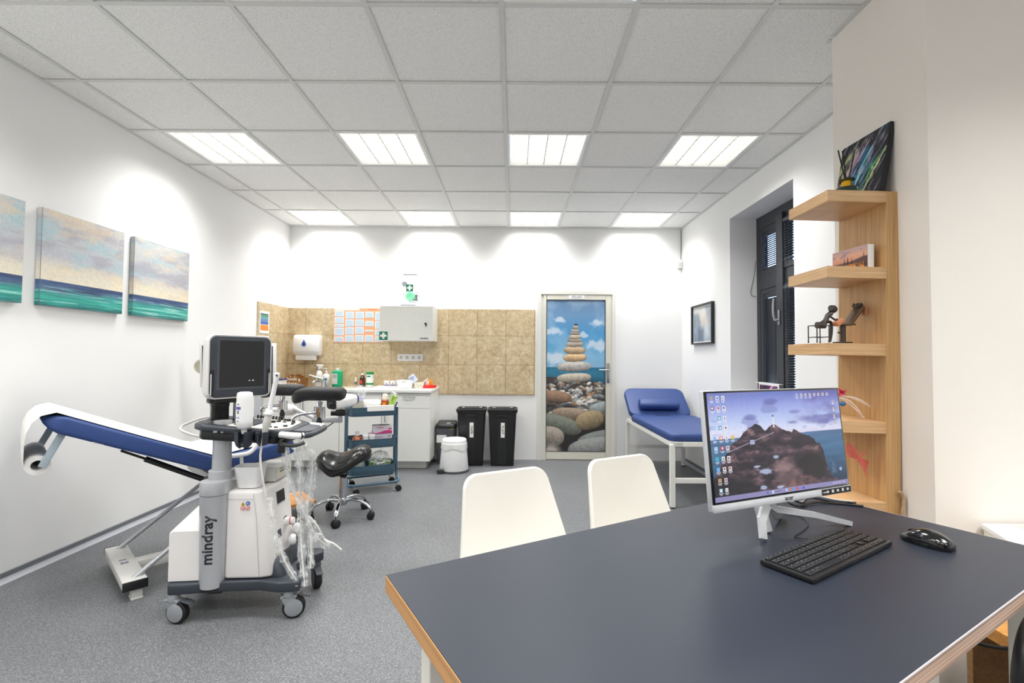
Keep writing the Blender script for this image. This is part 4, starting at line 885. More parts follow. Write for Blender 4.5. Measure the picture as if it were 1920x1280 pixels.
# ------------------------------------------------------------------ counter: base cabinets, worktops, sink, tap
ZT = 0.852; YF = 5.145
M_handle = M_steel
def cabinet(x0, x1, kind, label, hand=1):
    w = x1 - x0 - 0.002; hz = ZT - 0.032
    c = thing('base_cabinet', label, 'cabinet', ((x0 + x1) / 2, YF, 0), 0, 'white base cabinets of the counter')
    dp = YB - 0.004 - YF
    obj('carcass', MB().box((0, dp / 2 + 0.02, (0.088 + hz) / 2), (w, dp - 0.02, hz - 0.088), 0.001), M_whitelam, c, smooth=0)
    obj('plinth', MB().box((-0.02 if kind == 'drawer' else 0, dp / 2 + 0.07 - 0.035, 0.0445), (w - (0.06 if kind == 'drawer' else 0.0), dp - 0.1, 0.087)), M_whitelam, c, smooth=0)
    def front(nm, z0, z1):
        return obj(nm, MB().box((0, 0.0095, (z0 + z1) / 2), (w - 0.003, 0.018, z1 - z0 - 0.003), 0.0015), M_whitelam, c, smooth=0)
    def bow(p, dx, dz):
        p = Vector(p); d = Vector((dx, 0, dz))
        return MB().tube(smoothpath([p - d, p - d * 0.75 + Vector((0, -0.02, 0)), p + Vector((0, -0.028, 0)), p + d * 0.75 + Vector((0, -0.02, 0)), p + d], 5), [0.004] * 5 + [0.0055] * 11 + [0.004] * 5, 8)
    if kind == 'drawer':
        f = front('drawer_front', hz - 0.165, hz - 0.004); obj('handle', bow((0.03, 0, hz - 0.045), 0.065, 0), M_handle, f)
        f = front('door', 0.09, hz - 0.165); obj('handle', bow((-w / 2 + 0.04, 0, hz - 0.25), 0, 0.065), M_handle, f)
    elif kind == 'door':
        f = front('door', 0.09, hz - 0.004); obj('handle', bow((hand * (w / 2 - 0.04), 0, hz - 0.14), 0, 0.065), M_handle, f)
    return c
cabinet(-2.684, -2.28, 'door', 'white cupboard in the tiled corner, door handle at its outer edge', 1)
cabinet(-2.28, -1.855, 'door', 'white sink cupboard with handle beside the corner cupboard door', -1)
cabinet(-1.855, -1.405, 'door', 'white cupboard directly behind the blue trolley', -1)
cabinet(-1.405, -0.882, 'drawer', 'white end cabinet with top drawer beside the waste bins')
M_stone = mat('beige_laminate', (206, 196, 178), 0.4, 0, 0.12, 60)
tag(obj('sink_worktop', MB().box((-2.235, (YF + YB) / 2 - 0.012, ZT - 0.015), (0.9, YB - YF + 0.012, 0.03), 0.003), M_stone), 'beige worktop with the sink in the tiled corner', 'worktop')
tag(obj('white_worktop', MB().box((-1.327, (YF + YB) / 2 - 0.018, ZT - 0.014), (0.906, YB - YF + 0.024, 0.032), 0.003), M_white), 'white worktop over the end cabinets, boxes and tubs on it', 'worktop')
sk = tag(obj('sink', MB().rings([[(p[0] * k, p[1] * k, z) for p in roundrect(0.42, 0.36, 0.06, 5)] for k, z in ((1.0, 0.0015), (0.99, 0.004), (0.93, 0.004), (0.9, 0.002), (0.6, 0.0012))]), M_steel), 'steel sink rim set in the beige worktop', 'sink', None, (-2.22, 5.36, ZT))
tp = thing('tap', 'chrome lever tap behind the black leg supports at the sink', 'tap', (-2.157, 5.455, ZT + 0.001))
obj('tap_body', MB().lathe([(0.0, 0), (0.026, 0), (0.026, 0.006), (0.021, 0.012), (0.02, 0.07), (0.022, 0.085), (0.018, 0.1), (0.0, 0.102)], 20), M_chrome, tp)
obj('spout', MB().tube(smoothpath([(0.0, 0, 0.055), (-0.02, -0.05, 0.075), (-0.045, -0.12, 0.075), (-0.055, -0.15, 0.058)], 6), 0.012, 12), M_chrome, tp)
obj('lever', MB().tube(smoothpath([(0, 0, 0.095), (-0.05, -0.01, 0.108), (-0.11, -0.02, 0.128), (-0.15, -0.025, 0.14)], 5), [0.014] * 3 + [0.012] * 6 + [0.009] * 4 + [0.008] * 3, 12, flat=0.6), M_chrome, tp)

# things standing on the counter
zc = ZT + 0.0035
def bottle(name, label, x, y, prof, m, n=22, sx=1, sy=1, cat='bottle', rz=0):
    t = thing(name, label, cat, (x, y, zc), rz)
    obj('bottle_body', MB().lathe(prof, n, sx=sx, sy=sy), m, t, smooth=50)
    return t
M_lab = lambda nm, c: mat(nm, c, 0.55, 0, 0.02)
t = bottle('spray_bottle', 'white spray bottle with grey collar and green label beside the tap', -2.266, 5.61, [(0, 0), (0.034, 0), (0.036, 0.01), (0.036, 0.13), (0.03, 0.16), (0.014, 0.185), (0.0, 0.186)], M_whiteplastic)
obj('collar', MB().lathe([(0.0, 0.184), (0.016, 0.184), (0.016, 0.2), (0, 0.2)], 16), M_grey, t)
obj('spray_head', MB().box((0.004, 0, 0.24), (0.084, 0.024, 0.022), 0.007).box((0.008, 0, 0.22), (0.05, 0.022, 0.03), 0.007).lathe([(0.0, 0.198), (0.014, 0.198), (0.013, 0.215), (0, 0.216)], 14), M_whiteplastic, t, smooth=50)
obj('nozzle', MB().box((-0.045, 0, 0.241), (0.012, 0.014, 0.014), 0.002).tube([(-0.022, 0, 0.226), (-0.032, 0, 0.206), (-0.044, 0, 0.186)], 0.004, 8), M_dgrey, t)
obj('label', MB().box((0.012, -0.0345, 0.09), (0.04, 0.006, 0.03), 0.001).box((0.0, -0.0345, 0.06), (0.028, 0.006, 0.026), 0.001), M_lab('grass_green_label', (112, 178, 72)), t, label='green and grey label')
obj('label_print', MB().box((0.008, -0.0385, 0.07), (0.022, 0.002, 0.04)), M_lab('grey_label', (96, 100, 104)), t, smooth=0)
t = bottle('pump_bottle', 'white pump bottle with turquoise label left of the green bottle', -2.165, 5.56, [(0, 0), (0.04, 0), (0.043, 0.008), (0.042, 0.115), (0.032, 0.14), (0.012, 0.15), (0.012, 0.165), (0, 0.166)], M_whiteplastic, sy=0.62)
obj('pump', MB().lathe([(0.0, 0.16), (0.015, 0.16), (0.013, 0.178), (0.004, 0.18), (0.004, 0.2), (0.0, 0.2)], 14).box((-0.012, 0, 0.203), (0.05, 0.012, 0.008), 0.002), M_whiteplastic, t)
obj('label', MB().box((-0.006, -0.0262, 0.085), (0.048, 0.003, 0.022), 0.001), M_lab('teal_label', (24, 122, 140)), t, label='turquoise label stripe')
obj('label_field', MB().box((-0.01, -0.0262, 0.05), (0.034, 0.003, 0.045), 0.001), M_lab('sky_label', (110, 188, 216)), t)
t = thing('disinfectant_bottle', 'square bright green bottle with white cap and pale label', 'bottle', (-2.034, 5.56, zc))
def rr3(w, d, r, z, k=1.0): return [(p[0] * k, p[1] * k, z) for p in roundrect(w, d, r, 4)]
obj('bottle_body', MB().rings([rr3(.108, .07, .016, 0), rr3(.112, .072, .016, .006), rr3(.112, .072, .016, .17), rr3(.104, .066, .02, .18), rr3(.06, .05, .02, .186), rr3(.034, .034, .016, .19)]), mat('green_liquid_plastic', (10, 168, 118), 0.3, 0, 0.06, 3), t, smooth=40)
obj('cap', MB().lathe([(0, 0.189), (0.018, 0.189), (0.018, 0.216), (0.0, 0.216)], 18), M_whiteplastic, t)
obj('label', MB().box((-0.02, -0.0368, 0.09), (0.06, 0.002, 0.12)), M_lab('grey_white_label', (216, 220, 216)), t, smooth=0, label='pale printed label')
obj('label_print', MB().box((-0.034, -0.038, 0.045), (0.02, 0.001, 0.004)).box((-0.01, -0.038, 0.045), (0.014, 0.001, 0.004)).box((-0.02, -0.038, 0.12), (0.05, 0.001, 0.04)), M_lab('grey_label2', (178, 178, 176)), t, smooth=0)
t = bottle('small_bottle', 'smallest white bottle with grey and peach label by the brown bottle', -1.834, 5.6, [(0, 0), (0.018, 0), (0.019, 0.004), (0.019, 0.06), (0.014, 0.07), (0.01, 0.074), (0.0, 0.075)], M_lab('peach_plastic', (226, 208, 194)), 16)
obj('cap', MB().lathe([(0, 0.073), (0.012, 0.073), (0.011, 0.104), (0, 0.105)], 16), M_whiteplastic, t)
obj('label', MB().lathe([(0.0195, 0.022), (0.0197, 0.024), (0.0197, 0.056), (0.0195, 0.058)], 16), M_lab('slate_label', (122, 128, 136)), t)
t = bottle('brown_glass_bottle', 'brown glass bottle with red label between the small white bottle and the wipes tub', -1.734, 5.53, [(0, 0), (0.03, 0), (0.032, 0.005), (0.032, 0.085), (0.026, 0.11), (0.013, 0.13), (0.012, 0.142), (0, 0.143)], mat('amber_brown_glass', (62, 28, 12), 0.12, coat=0.4), 22)
obj('cap', MB().lathe([(0, 0.136), (0.0155, 0.136), (0.0155, 0.157), (0, 0.158)], 16), M_whiteplastic, t)
obj('label', MB().rings([[(0.0326 * math.cos(R(a)), 0.0326 * math.sin(R(a)), z) for a in range(-140, -70, 10)] for z in (0.042, 0.075)], cap=False, closed=False), M_lab('red_label', (222, 58, 36)), t)
t = bottle('wipes_tub', 'round white tub with green lid and green bands, right of the brown bottle', -1.652, 5.54, [(0, 0), (0.04, 0), (0.042, 0.004), (0.042, 0.145), (0, 0.145)], M_whiteplastic, 26, cat='tub')
obj('lid', MB().lathe([(0, 0.144), (0.0435, 0.144), (0.0435, 0.168), (0.04, 0.172), (0, 0.172)], 26), M_lab('leaf_green', (10, 142, 72)), t)
obj('band', MB().lathe([(0.042, 0.025), (0.0425, 0.026), (0.0425, 0.046), (0.042, 0.047)], 26), M_lab('leaf_green', (10, 142, 72)), t)
obj('oval_mark', MB().rings([[((0.0428) * math.cos(R(-95 + 34 * u)), 0.0428 * math.sin(R(-95 + 34 * u)), 0.122 + s * 0.01 * math.sqrt(max(0, 1 - u * u))) for u in np.linspace(-1, 1, 12)] for s in (-1, 1)], cap=False, closed=False), M_lab('teal_green', (16, 148, 112)), t)
wb = thing('storage_box', 'white plastic box with dark blue lid in the tiled corner', 'box', (-2.598, 5.27, zc), 0.03)
obj('box_body', MB().rings([rr3(.16, .17, .02, 0, .93), rr3(.16, .17, .02, .004, .95), rr3(.16, .17, .02, .078), rr3(.16, .17, .02, .08, 1.03), rr3(.16, .17, .02, .086, 1.03)]), M_whiteplastic, wb, smooth=40)
obj('lid', MB().rings([rr3(.17, .182, .02, .0865), rr3(.172, .186, .02, .09), rr3(.172, .186, .02, .096), rr3(.16, .17, .02, .1)]), mat('navy_plastic', (52, 62, 112), 0.4), wb, smooth=40)
M_sweet = mat_wood('printed_brown_wood', (132, 86, 40), (176, 122, 64), 'X', 0.6)
sw = thing('wooden_letter_box', 'brown wooden box with wavy rim and white lettering, beside the blue-lidded box', 'box', (-2.50, 5.535, zc), -0.08)
def wavy(u): return 0.118 + 0.022 * math.cos((u - 0.45) * 2 * PI) - 0.03 * max(0, u - 0.75)
tp_ = [(-.105 + .21 * k / 16, wavy(k / 16)) for k in range(17)]
for nm, y in (('front_panel', -0.075), ('back_panel', 0.067)): obj(nm, MB().prism([(-.098, 0.0)] + [(.098, 0.0)] + list(reversed(tp_)), -0.008, 0.0, M=frame_mat((0, y, 0), (1, 0, 0), (0, 0, 1))), M_sweet, sw, smooth=0)
mb = MB().box((0, 0, 0.004), (0.19, 0.13, 0.008)); 
for s in (-1, 1): mb.box((s * 0.1, 0, 0.05), (0.008, 0.136, 0.1), rot=(0, s * 0.04, 0))
obj('box_shell', mb, M_sweet, sw, smooth=0)
sf = bpy.data.objects['front_panel']
text('lettering', 'Sweet\nHome', 0.05, M_whiteplastic, sw, FACE_CAM(-0.015, -0.0756, 0.062), extrude=0.0006, bold=0.0008)
m_ = MB()
for x, z, s_ in ((-0.03, 0.118, .007), (0.02, 0.108, .006), (0.075, 0.08, .012), (0.075, 0.06, .006), (0.06, 0.03, .008), (0.0, 0.012, .006), (0.085, 0.03, .005)):
    m_.prism([(s_ * math.cos(2 * PI * k / 10), s_ * math.sin(2 * PI * k / 10)) for k in range(10)], 0, 0.0006, M=FACE_CAM(x, -0.0756, z))
obj('dots', m_, M_whiteplastic, sw, smooth=0)
pp = tag(obj('paper_pile', MB().box((0, 0, 0.003), (0.3, 0.2, 0.006)).box((0.01, 0.005, 0.0085), (0.29, 0.19, 0.005), rot=(0, 0, 0.05)), M_paper, smooth=0), 'flat pile of white papers beneath the violet labelled jars', 'papers', None, (-1.44, 5.545, zc), 0.03)
def small_jar(x, y, z, label, group, col_, first=[None], s=1.0):
    if first[0] is None:
        j = thing('sample_jar', label, 'jar', (x, y, z), 0, group)
        b_ = obj('jar_body', MB().lathe([(0, 0), (0.03, 0), (0.031, 0.004), (0.031, 0.046), (0, 0.046)], 18), M_whiteplastic, j)
        obj('lid', MB().lathe([(0, 0.0455), (0.034, 0.0455), (0.034, 0.058), (0.031, 0.06), (0, 0.06)], 18), M_whiteplastic, j)
        obj('label', MB().rings([[(0.0314 * math.cos(R(a)), 0.0314 * math.sin(R(a)), z_) for a in range(-150, -20, 10)] for z_ in (0.006, 0.016)], cap=False, closed=False), mat('violet_band', (84, 62, 150), 0.5), b_)
        obj('label_letter', MB().box((0.0, -0.0318, 0.028), (0.008, 0.002, 0.016)), mat('violet_band', (84, 62, 150), 0.5), b_, smooth=0)
        first[0] = j; return j
    j = dup(first[0], (x, y, z), None, label, group); j.scale = (s, s, s); return j
JZ = zc + 0.0122
for k, lab in enumerate(('violet labelled white jar farthest from the white basket on the counter', 'violet labelled white jar between its two neighbours on the counter', 'violet labelled white jar touching the white basket on the counter')):
    small_jar(-1.455 + k * 0.072, 5.54, JZ, lab, 'violet labelled jars on the counter', None)
bk = thing('white_basket', 'large white plastic basket with a slot handle on the worktop', 'basket', (-1.21, 5.415, zc), 0.03)
def bask(w, d, h, t=0.004): return MB().rings([rr3(w, d, .015, 0, .88), rr3(w, d, .015, .004, .9), rr3(w, d, .015, h - .006, 1), rr3(w, d, .015, h - .005, 1.05), rr3(w, d, .015, h, 1.05), rr3(w - t, d - t, .013, h, .98), rr3(w - t, d - t, .013, .008, .88)])
obj('basket_body', bask(.17, .15, .09), M_whiteplastic, bk, smooth=40)
obj('handle_slot', MB().prism(roundrect(0.055, 0.012, 0.005, 3), 0, 0.001, M=FACE_CAM(-0.005, -0.0755, 0.068)), M_lgrey, bk)
pk = thing('medicine_packet', 'pale blue printed packet leaning out of the large white basket', 'packet', (-1.12, 5.42, zc + 0.095), 0, rot=(0.0, R(-38), 0.1))
obj('packet_body', MB().box((0, 0, 0.012), (0.07, 0.09, 0.09), 0.002), M_lab('pale_blue_card', (208, 216, 236)), pk)
obj('packet_print', MB().box((0, -0.0455, 0.032), (0.044, 0.001, 0.006)).box((0.004, -0.0455, 0.02), (0.05, 0.001, 0.005)).box((0, -0.0455, 0.006), (0.03, 0.001, 0.005)), M_lab('blue_print', (92, 116, 170)), pk, smooth=0)
b2 = thing('pen_basket', 'small cream basket with spotted front at the worktop end', 'basket', (-1.052, 5.43, zc), -0.06)
obj('basket_body', bask(.115, .10, .066), M_cream, b2, smooth=40)
m_ = MB(); rg = random.Random(2)
for k in range(9): m_.box((-0.028 + k * 0.008, -0.0476, 0.018 + 0.02 * rg.random()), (0.004, 0.001, 0.007))
obj('spots', m_, M_lab('dark_spots', (72, 52, 50)), b2, smooth=0)
tag(obj('thermometer', MB().box((0, 0, 0), (0.1, 0.03, 0.012), 0.004), M_whiteplastic), 'white flat instrument leaning out of the small cream basket', 'thermometer', None, (-1.0, 5.44, zc + 0.078), rot=(0, R(-34), 0.2))
tag(obj('yellow_box', MB().box((0, 0, 0.03), (0.05, 0.05, 0.06), 0.002), mat('amber_card', (240, 180, 44), 0.5)), 'small yellow and white box standing on the red tray', 'box', None, (-0.945, 5.47, zc + 0.0312), -0.15)
tag(obj('pink_card_box', MB().box((0, 0, 0.026), (0.035, 0.02, 0.052), 0.002), mat('pale_pink_card', (240, 206, 204), 0.5)), 'pale pink little carton between cream basket and yellow box', 'box', None, (-0.962, 5.415, zc + 0.0312), -0.15)
tag(obj('red_tray', MB().box((0, 0, 0.015), (0.115, 0.15, 0.03), 0.003), mat('red_plastic', (226, 28, 20), 0.4)), 'bright red flat case at the worktop corner', 'case', None, (-0.942, 5.447, zc), -0.12)

# ------------------------------------------------------------------ on the wall above the counter
td = thing('towel_dispenser', 'white paper towel dispenser with a blue drop on the tiles', 'towel dispenser', (-2.43, YB - 0.0135, 1.21))
def dring(k, z, d): return [(-.155 * k, 0, z), (-.155 * k, -d * .75, z), (-.13 * k, -d * .95, z), (0, -d * 1.04, z), (.13 * k, -d * .95, z), (.155 * k, -d * .75, z), (.155 * k, 0, z)]
obj('dispenser_case', MB().rings([dring(.93, 0.0, .07), dring(.97, .02, .1), dring(1, .06, .115), dring(1, .2, .11), dring(.97, .236, .09), dring(.93, .246, .07)]), M_whiteplastic, td, smooth=40)
obj('wall_mount', MB().box((0, -0.004, 0.13), (0.2, 0.006, 0.1)), M_grey, td, smooth=0)
obj('paper_towel', MB().box((-0.01, -0.05, -0.025), (0.23, 0.06, 0.055), 0.004), M_paper, td)
F_ = FACE_CAM(-0.012, -0.1205, 0.145)
drop = [(0.0, 0.045)] + [(0.026 * math.sin(R(a)), -0.014 - 0.024 * math.cos(R(a))) for a in range(110, -111, -20)]
q = obj('blue_drop', MB().prism(drop, 0, 0.003, M=F_), M_lab('drop_blue', (66, 108, 186)), td)
obj('drop_core', MB().prism([(x * 0.5, y * 0.55 - 0.003) for x, y in drop], 0.003, 0.004, M=F_), M_lab('drop_dark', (34, 62, 130)), q)
obj('lower_edge', MB().box((0, -0.1135, 0.048), (0.3, 0.003, 0.003)), M_lgrey, td, smooth=0)
def paint_table():
    h, w = 200, 290; u, v = grid01(h, w); img = np.full((h, w, 3), (250, 176, 132.)); 
    rg = np.random.RandomState(1)
    def cell(x0, y0, x1, y1, c=(206, 226, 240)):
        a, b, c0, d = int(x0 * w), int(y0 * h), int(x1 * w), int(y1 * h)
        img[b:d, a:c0] = (252, 252, 252); img[b + 3:d - 1, a + 2:c0 - 2] = c
        for r_ in range(b + 6, d - 4, 6): img[r_:r_ + 2, a + 4:c0 - 5 - rg.randint(8)] = np.array(c) * 0.9
        img[d - 1:d + 1, a:c0] = (190, 120, 90)
    img[:14, :150] = (250, 226, 206); img[4:10, 6:140] = (252, 246, 240); img[5:9, 200:206] = (200, 60, 30); img[5:9, 210:250] = (226, 120, 80)
    for x0, x1, cells in ((.02, .20, ((.08, .25), (.27, .44), (.46, .56), (.58, .80), (.83, .98))), (.235, .405, ((.1, .31), (.33, .54), (.56, .77), (.79, .98))), (.435, .605, ((.1, .31), (.33, .53), (.55, .75), (.78, .98))), (.635, .80, ((.1, .28), (.37, .53), (.63, .69), (.78, .98))), (.835, .99, ((.1, .35), (.37, .6), (.62, .8), (.82, .98)))):
        for a, b in cells: cell(x0, a, x1, b)
    return img
M_back = M_paper
ps = thing('wall_chart', 'large orange table chart with pale blue cells pinned on the tiles', 'poster', (-1.845, YB - 0.0125, 1.575))
obj('paper_backing', MB().box((0, -0.001, 0), (0.59, 0.0018, 0.412)), M_back, ps, smooth=0)
picture('chart_print', paint_table(), 0.588, 0.41, M_print, ps, FACE_CAM(0, -0.0026, 0))
def paint_chart(k):
    h, w = 110, 80; img = np.full((h, w, 3), (248, 248, 250.))
    if k == 0:
        for y0, y1, c in ((.1, .16, (76, 92, 130)), (.16, .26, (100, 158, 112)), (.26, .36, (112, 170, 176)), (.36, .48, (108, 146, 200)), (.48, .6, (86, 112, 186)), (.62, .88, (236, 150, 66))): img[int(y0 * h):int(y1 * h), 6:72] = c
        for x in range(14, 72, 11): img[int(.16 * h):int(.6 * h), x] = (70, 90, 130); img[int(.64 * h):int(.86 * h), x + 3] = (206, 110, 40)
    else:
        for y0 in (8, 14, 28, 36, 44, 52, 60): img[y0:y0 + 4, 8:70] = (96, 112, 170)
    return img
for k, (z, hh, lab) in enumerate(((1.565, 0.24, 'small colour banded chart taped to the side wall tiles'), (1.31, 0.22, 'white sheet with blue lines below the colour banded chart'))):
    c = thing('wall_notice', lab, 'poster', (XL + 0.0125, 5.135, z))
    obj('paper_backing', MB().box((0.001, 0, 0), (0.0018, 0.2, hh)), M_back, c, smooth=0)
    picture('notice_print', paint_chart(k), 0.196, hh - 0.004, M_print, c, frame_mat((0.0026, 0, 0), (0, 1, 0), (0, 0, 1)))
wc = thing('first_aid_cabinet', 'light grey metal wall cabinet with green cross sticker and key', 'wall cabinet', (-1.205, YB - 0.013, 1.385))
obj('cabinet_body', MB().box((0, -0.155, 0.198), (0.604, 0.31, 0.396), 0.004), mat('pale_grey_metal', (232, 232, 226), 0.45), wc, smooth=0)
cd_ = obj('door', MB().box((0, -0.3185, 0.198), (0.598, 0.016, 0.39), 0.003), mat('pale_grey_metal', (232, 232, 226), 0.45), wc, smooth=0)
obj('wall_mount', MB().box((0, -0.003, 0.3), (0.5, 0.004, 0.05)), M_grey, wc, smooth=0)
ky = obj('key', MB().cyl((0.225, -0.326, 0.185), (0.225, -0.345, 0.185), 0.009).box((0.225, -0.35, 0.185), (0.004, 0.02, 0.02), 0.002).box((0.222, -0.354, 0.196), (0.026, 0.006, 0.014), 0.004).box((0.227, -0.354, 0.176), (0.012, 0.006, 0.03), 0.003), M_black, cd_)
def cross_sign(parent, M, s):
    g = obj('cross_sign', MB().box((0, 0, 0), (s, s, 0.0016), M=M), M_green, parent, smooth=0, label='green square with a white cross')
    obj('white_cross', MB().box((0, 0, 0.0014), (s * 0.26, s * 0.74, 0.0012), M=M).box((0, 0, 0.0014), (s * 0.74, s * 0.26, 0.0011), M=M), M_whiteplastic, g, smooth=0)
cross_sign(cd_, FACE_CAM(-0.253, -0.3275, 0.056), 0.094)
text('cabinet_lettering', 'LEKARNA', 0.022, mat('navy_ink', (40, 44, 80), 0.6), cd_, FACE_CAM(0.205, -0.327, 0.028), bold=0.0006)
# resuscitation mask case standing on the cabinet
mc = thing('mask_case', 'clear case with green breathing mask and cross sign on the wall cabinet', 'first aid case', (-1.195, 5.53, 1.7825))
obj('case_base', MB().box((-0.02, 0, 0.014), (0.17, 0.08, 0.026), 0.008), M_grey, mc)
obj('clear_case', MB().box((0.0, 0, 0.198), (0.21, 0.09, 0.34), 0.012), mat('clear_case_plastic', (250, 252, 253), 0.06, alpha=0.13, vary=0.0), mc)
obj('case_lid', MB().box((0.0, 0, 0.375), (0.16, 0.07, 0.008), 0.002), M_grey, mc)
M_mint = mat('mint_silicone', (110, 226, 170), 0.4)
mk_ = obj('mask_dome', MB().sphere((0.0, 0, 0.125), 0.06, 18, 12, (1.0, 0.5, 0.95)), M_mint, mc)
obj('mask_rim', MB().tube(smoothpath([(0.06, 0, 0.185), (0.098, 0, 0.14), (0.092, 0, 0.075), (0.05, 0, 0.055), (-0.02, 0, 0.066)], 6), 0.011, 10), mat('clear_grey_silicone', (196, 204, 216), 0.3), mc)
obj('mask_dark_strap', MB().box((0.07, 0.0, 0.12), (0.02, 0.03, 0.05), 0.006).box((0.055, 0, 0.085), (0.06, 0.03, 0.02), 0.006), M_dgrey, mc)  # dark grey pieces beside the mask dome
obj('valve', MB().lathe([(0, -0.012), (0.03, -0.012), (0.032, 0.0), (0.03, 0.014), (0, 0.014)], 18, M=frame_mat((-0.068, 0, 0.265), (1, 0, 0), (0, 0, 1))), mat('lilac_grey', (142, 142, 160), 0.4), mc)
obj('strap', MB().tube(smoothpath([(-0.055, 0, 0.245), (-0.04, 0, 0.21), (-0.05, 0, 0.17), (-0.085, 0, 0.15), (-0.1, 0, 0.115)], 5), 0.005, 8), mat('clear_grey_silicone', (196, 204, 216), 0.3), mc)
cross_sign(mc, FACE_CAM(0.0, -0.0465, 0.215), 0.08)
so = thing('power_socket', 'white strip of four power outlets on the tiles under the grey wall cabinet', 'socket', (-1.222, YB - 0.0135, 1.197))
obj('socket_plate', MB().box((0, -0.006, 0), (0.302, 0.012, 0.085), 0.004), M_whiteplastic, so)
for k in range(4):
    F_ = FACE_CAM(-0.108 + k * 0.072, -0.0125, 0)
    o_ = obj('outlet', MB().lathe([(0.0, 0.0), (0.0195, 0.0), (0.021, 0.002), (0.019, 0.003), (0.018, 0.001), (0.0, 0.0009)], 20, M=F_), M_lgrey, so)
    obj('contact_holes', MB().box((-0.008, 0.0, 0.0025), (0.004, 0.004, 0.001), M=F_).box((0.008, 0.0, 0.0025), (0.004, 0.004, 0.001), M=F_).box((0, 0.009, 0.0025), (0.005, 0.005, 0.001), M=F_), M_dgrey, o_, smooth=0)

# ------------------------------------------------------------------ bins
def recycle_bin(x, label, word, rz):
    b_ = thing('recycling_bin', label, 'bin', (x, 5.47, 0), rz, 'black recycling bins')
    def rg_(k, z, kd=None): return [(p[0] * k, p[1] * (kd or k), z) for p in roundrect(0.315, 0.27, 0.022, 4)]
    bd_ = obj('bin_body', MB().rings([rg_(.80, 0.0), rg_(.81, 0.004), rg_(.985, 0.585), rg_(1.04, 0.587), rg_(1.04, 0.602), rg_(.99, 0.604)]), M_black, b_, smooth=30)
    obj('front_panel', MB().prism([(-0.045, 0.02), (0.045, 0.02), (0.052, 0.54), (-0.052, 0.54)], 0, 0.003, 0.001, M=frame_mat((0, -0.109, 0.0), (1, 0, 0), (0, -0.043, 1))), M_blackmat, bd_, smooth=0)
    obj('grip', MB().box((0, -0.139, 0.555), (0.12, 0.012, 0.04), 0.004), M_black, bd_)
    obj('lid', MB().rings([rg_(1.07, .606), rg_(1.08, .61), rg_(1.07, .628), rg_(.98, .634), rg_(.94, .634), rg_(.92, .626), rg_(.3, .626)]), M_blackmat, b_, smooth=30)
    obj('lid_flap', MB().box((0, 0, 0.63), (0.2, 0.14, 0.006), 0.002).box((0, 0.075, 0.632), (0.27, 0.006, 0.008)).box((0, -0.075, 0.632), (0.27, 0.006, 0.008)), M_black, b_, smooth=0)
    for s in (-1, 1): obj('hinge', MB().box((s * 0.1, 0.0, 0.636), (0.03, 0.03, 0.006), 0.001), M_lgrey, b_)
    F_ = frame_mat((0.005, -0.131, 0.40), (1, 0, 0), (0, -0.043, 1))
    sg_ = obj('sticker', MB().box((0, 0, 0), (0.043, 0.165, 0.001), M=F_), M_paper, b_, smooth=0)
    text('sticker_text', word, 0.036, M_ink, sg_, F_ @ Matrix.Translation((0, 0, 0.0008)) @ Matrix.Rotation(-PI / 2, 4, 'Z'), extrude=0.0004, bold=0.0004)
M_blackmat = mat('black_matt_plastic', (28, 29, 31), 0.55, 0, 0.1)
recycle_bin(-0.462, 'black recycling bin with a PAPIR sticker standing beside the grey bin', 'PAPÍR', 0.02)
recycle_bin(-0.113, 'black recycling bin with a PLAST sticker standing nearest the door', 'PLAST', 0.0)
gb_ = thing('grey_bin', 'dark grey lidded bin tucked behind the white pedal bin', 'bin', (-0.755, 5.535, 0), 0)
def rg_(k, z, dz=0): return [(p[0] * k, p[1] * k, z + dz * (p[1] > 0)) for p in roundrect(0.225, 0.22, 0.03, 4)]
gbb = obj('bin_body', MB().rings([rg_(.82, 0), rg_(.84, .004), rg_(1, .395), rg_(1.02, .4)]), mat('mid_grey_plastic', (96, 100, 106), 0.4), gb_, smooth=40)
obj('lid', MB().rings([rg_(1.06, .402), rg_(1.07, .41), rg_(1.05, .43, .012), rg_(.93, .448, .02), rg_(.8, .452, .02)]), M_black, gb_, smooth=40)
obj('lid_sticker', MB().box((0.02, -0.085, 0.449), (0.045, 0.02, 0.002), rot=(0.35, 0, 0)).box((0.03, -0.06, 0.456), (0.04, 0.01, 0.002), rot=(0.35, 0, 0)), M_paper, gb_, smooth=0)
obj('notice', MB().box((-0.045, -0.1085, 0.285), (0.11, 0.002, 0.085), rot=(-0.04, 0, 0)).box((-0.06, -0.1105, 0.29), (0.008, 0.001, 0.01)).box((-0.045, -0.1105, 0.29), (0.008, 0.001, 0.01)), M_paper, gb_, smooth=0)
obj('liner_clip', MB().box((0.07, -0.111, 0.394), (0.05, 0.006, 0.006)), mat('lime_plastic', (170, 180, 50), 0.5), gb_, smooth=0)
pb = thing('pedal_bin', 'white round pedal bin with a bag folded over its rim', 'bin', (-0.62, 5.13, 0), 0)
obj('bin_body', MB().lathe([(0, 0.02), (0.152, 0.02), (0.154, 0.024), (0.132, 0.262), (0, 0.262)], 40), M_cream_w, pb, smooth=40) if False else obj('bin_body', MB().lathe([(0, 0.02), (0.152, 0.02), (0.154, 0.024), (0.13, 0.29), (0, 0.29)], 40), M_whiteplastic, pb, smooth=40)
obj('base_ring', MB().lathe([(0, 0.0), (0.154, 0.0), (0.157, 0.004), (0.156, 0.02), (0, 0.021)], 40), M_dgrey, pb)
obj('lid', MB().lathe([(0.0, 0.302), (0.128, 0.302), (0.130, 0.308), (0.130, 0.328), (0.122, 0.34), (0.06, 0.346), (0, 0.347)], 40), M_whiteplastic, pb, smooth=40)
rg = random.Random(4); rs = []
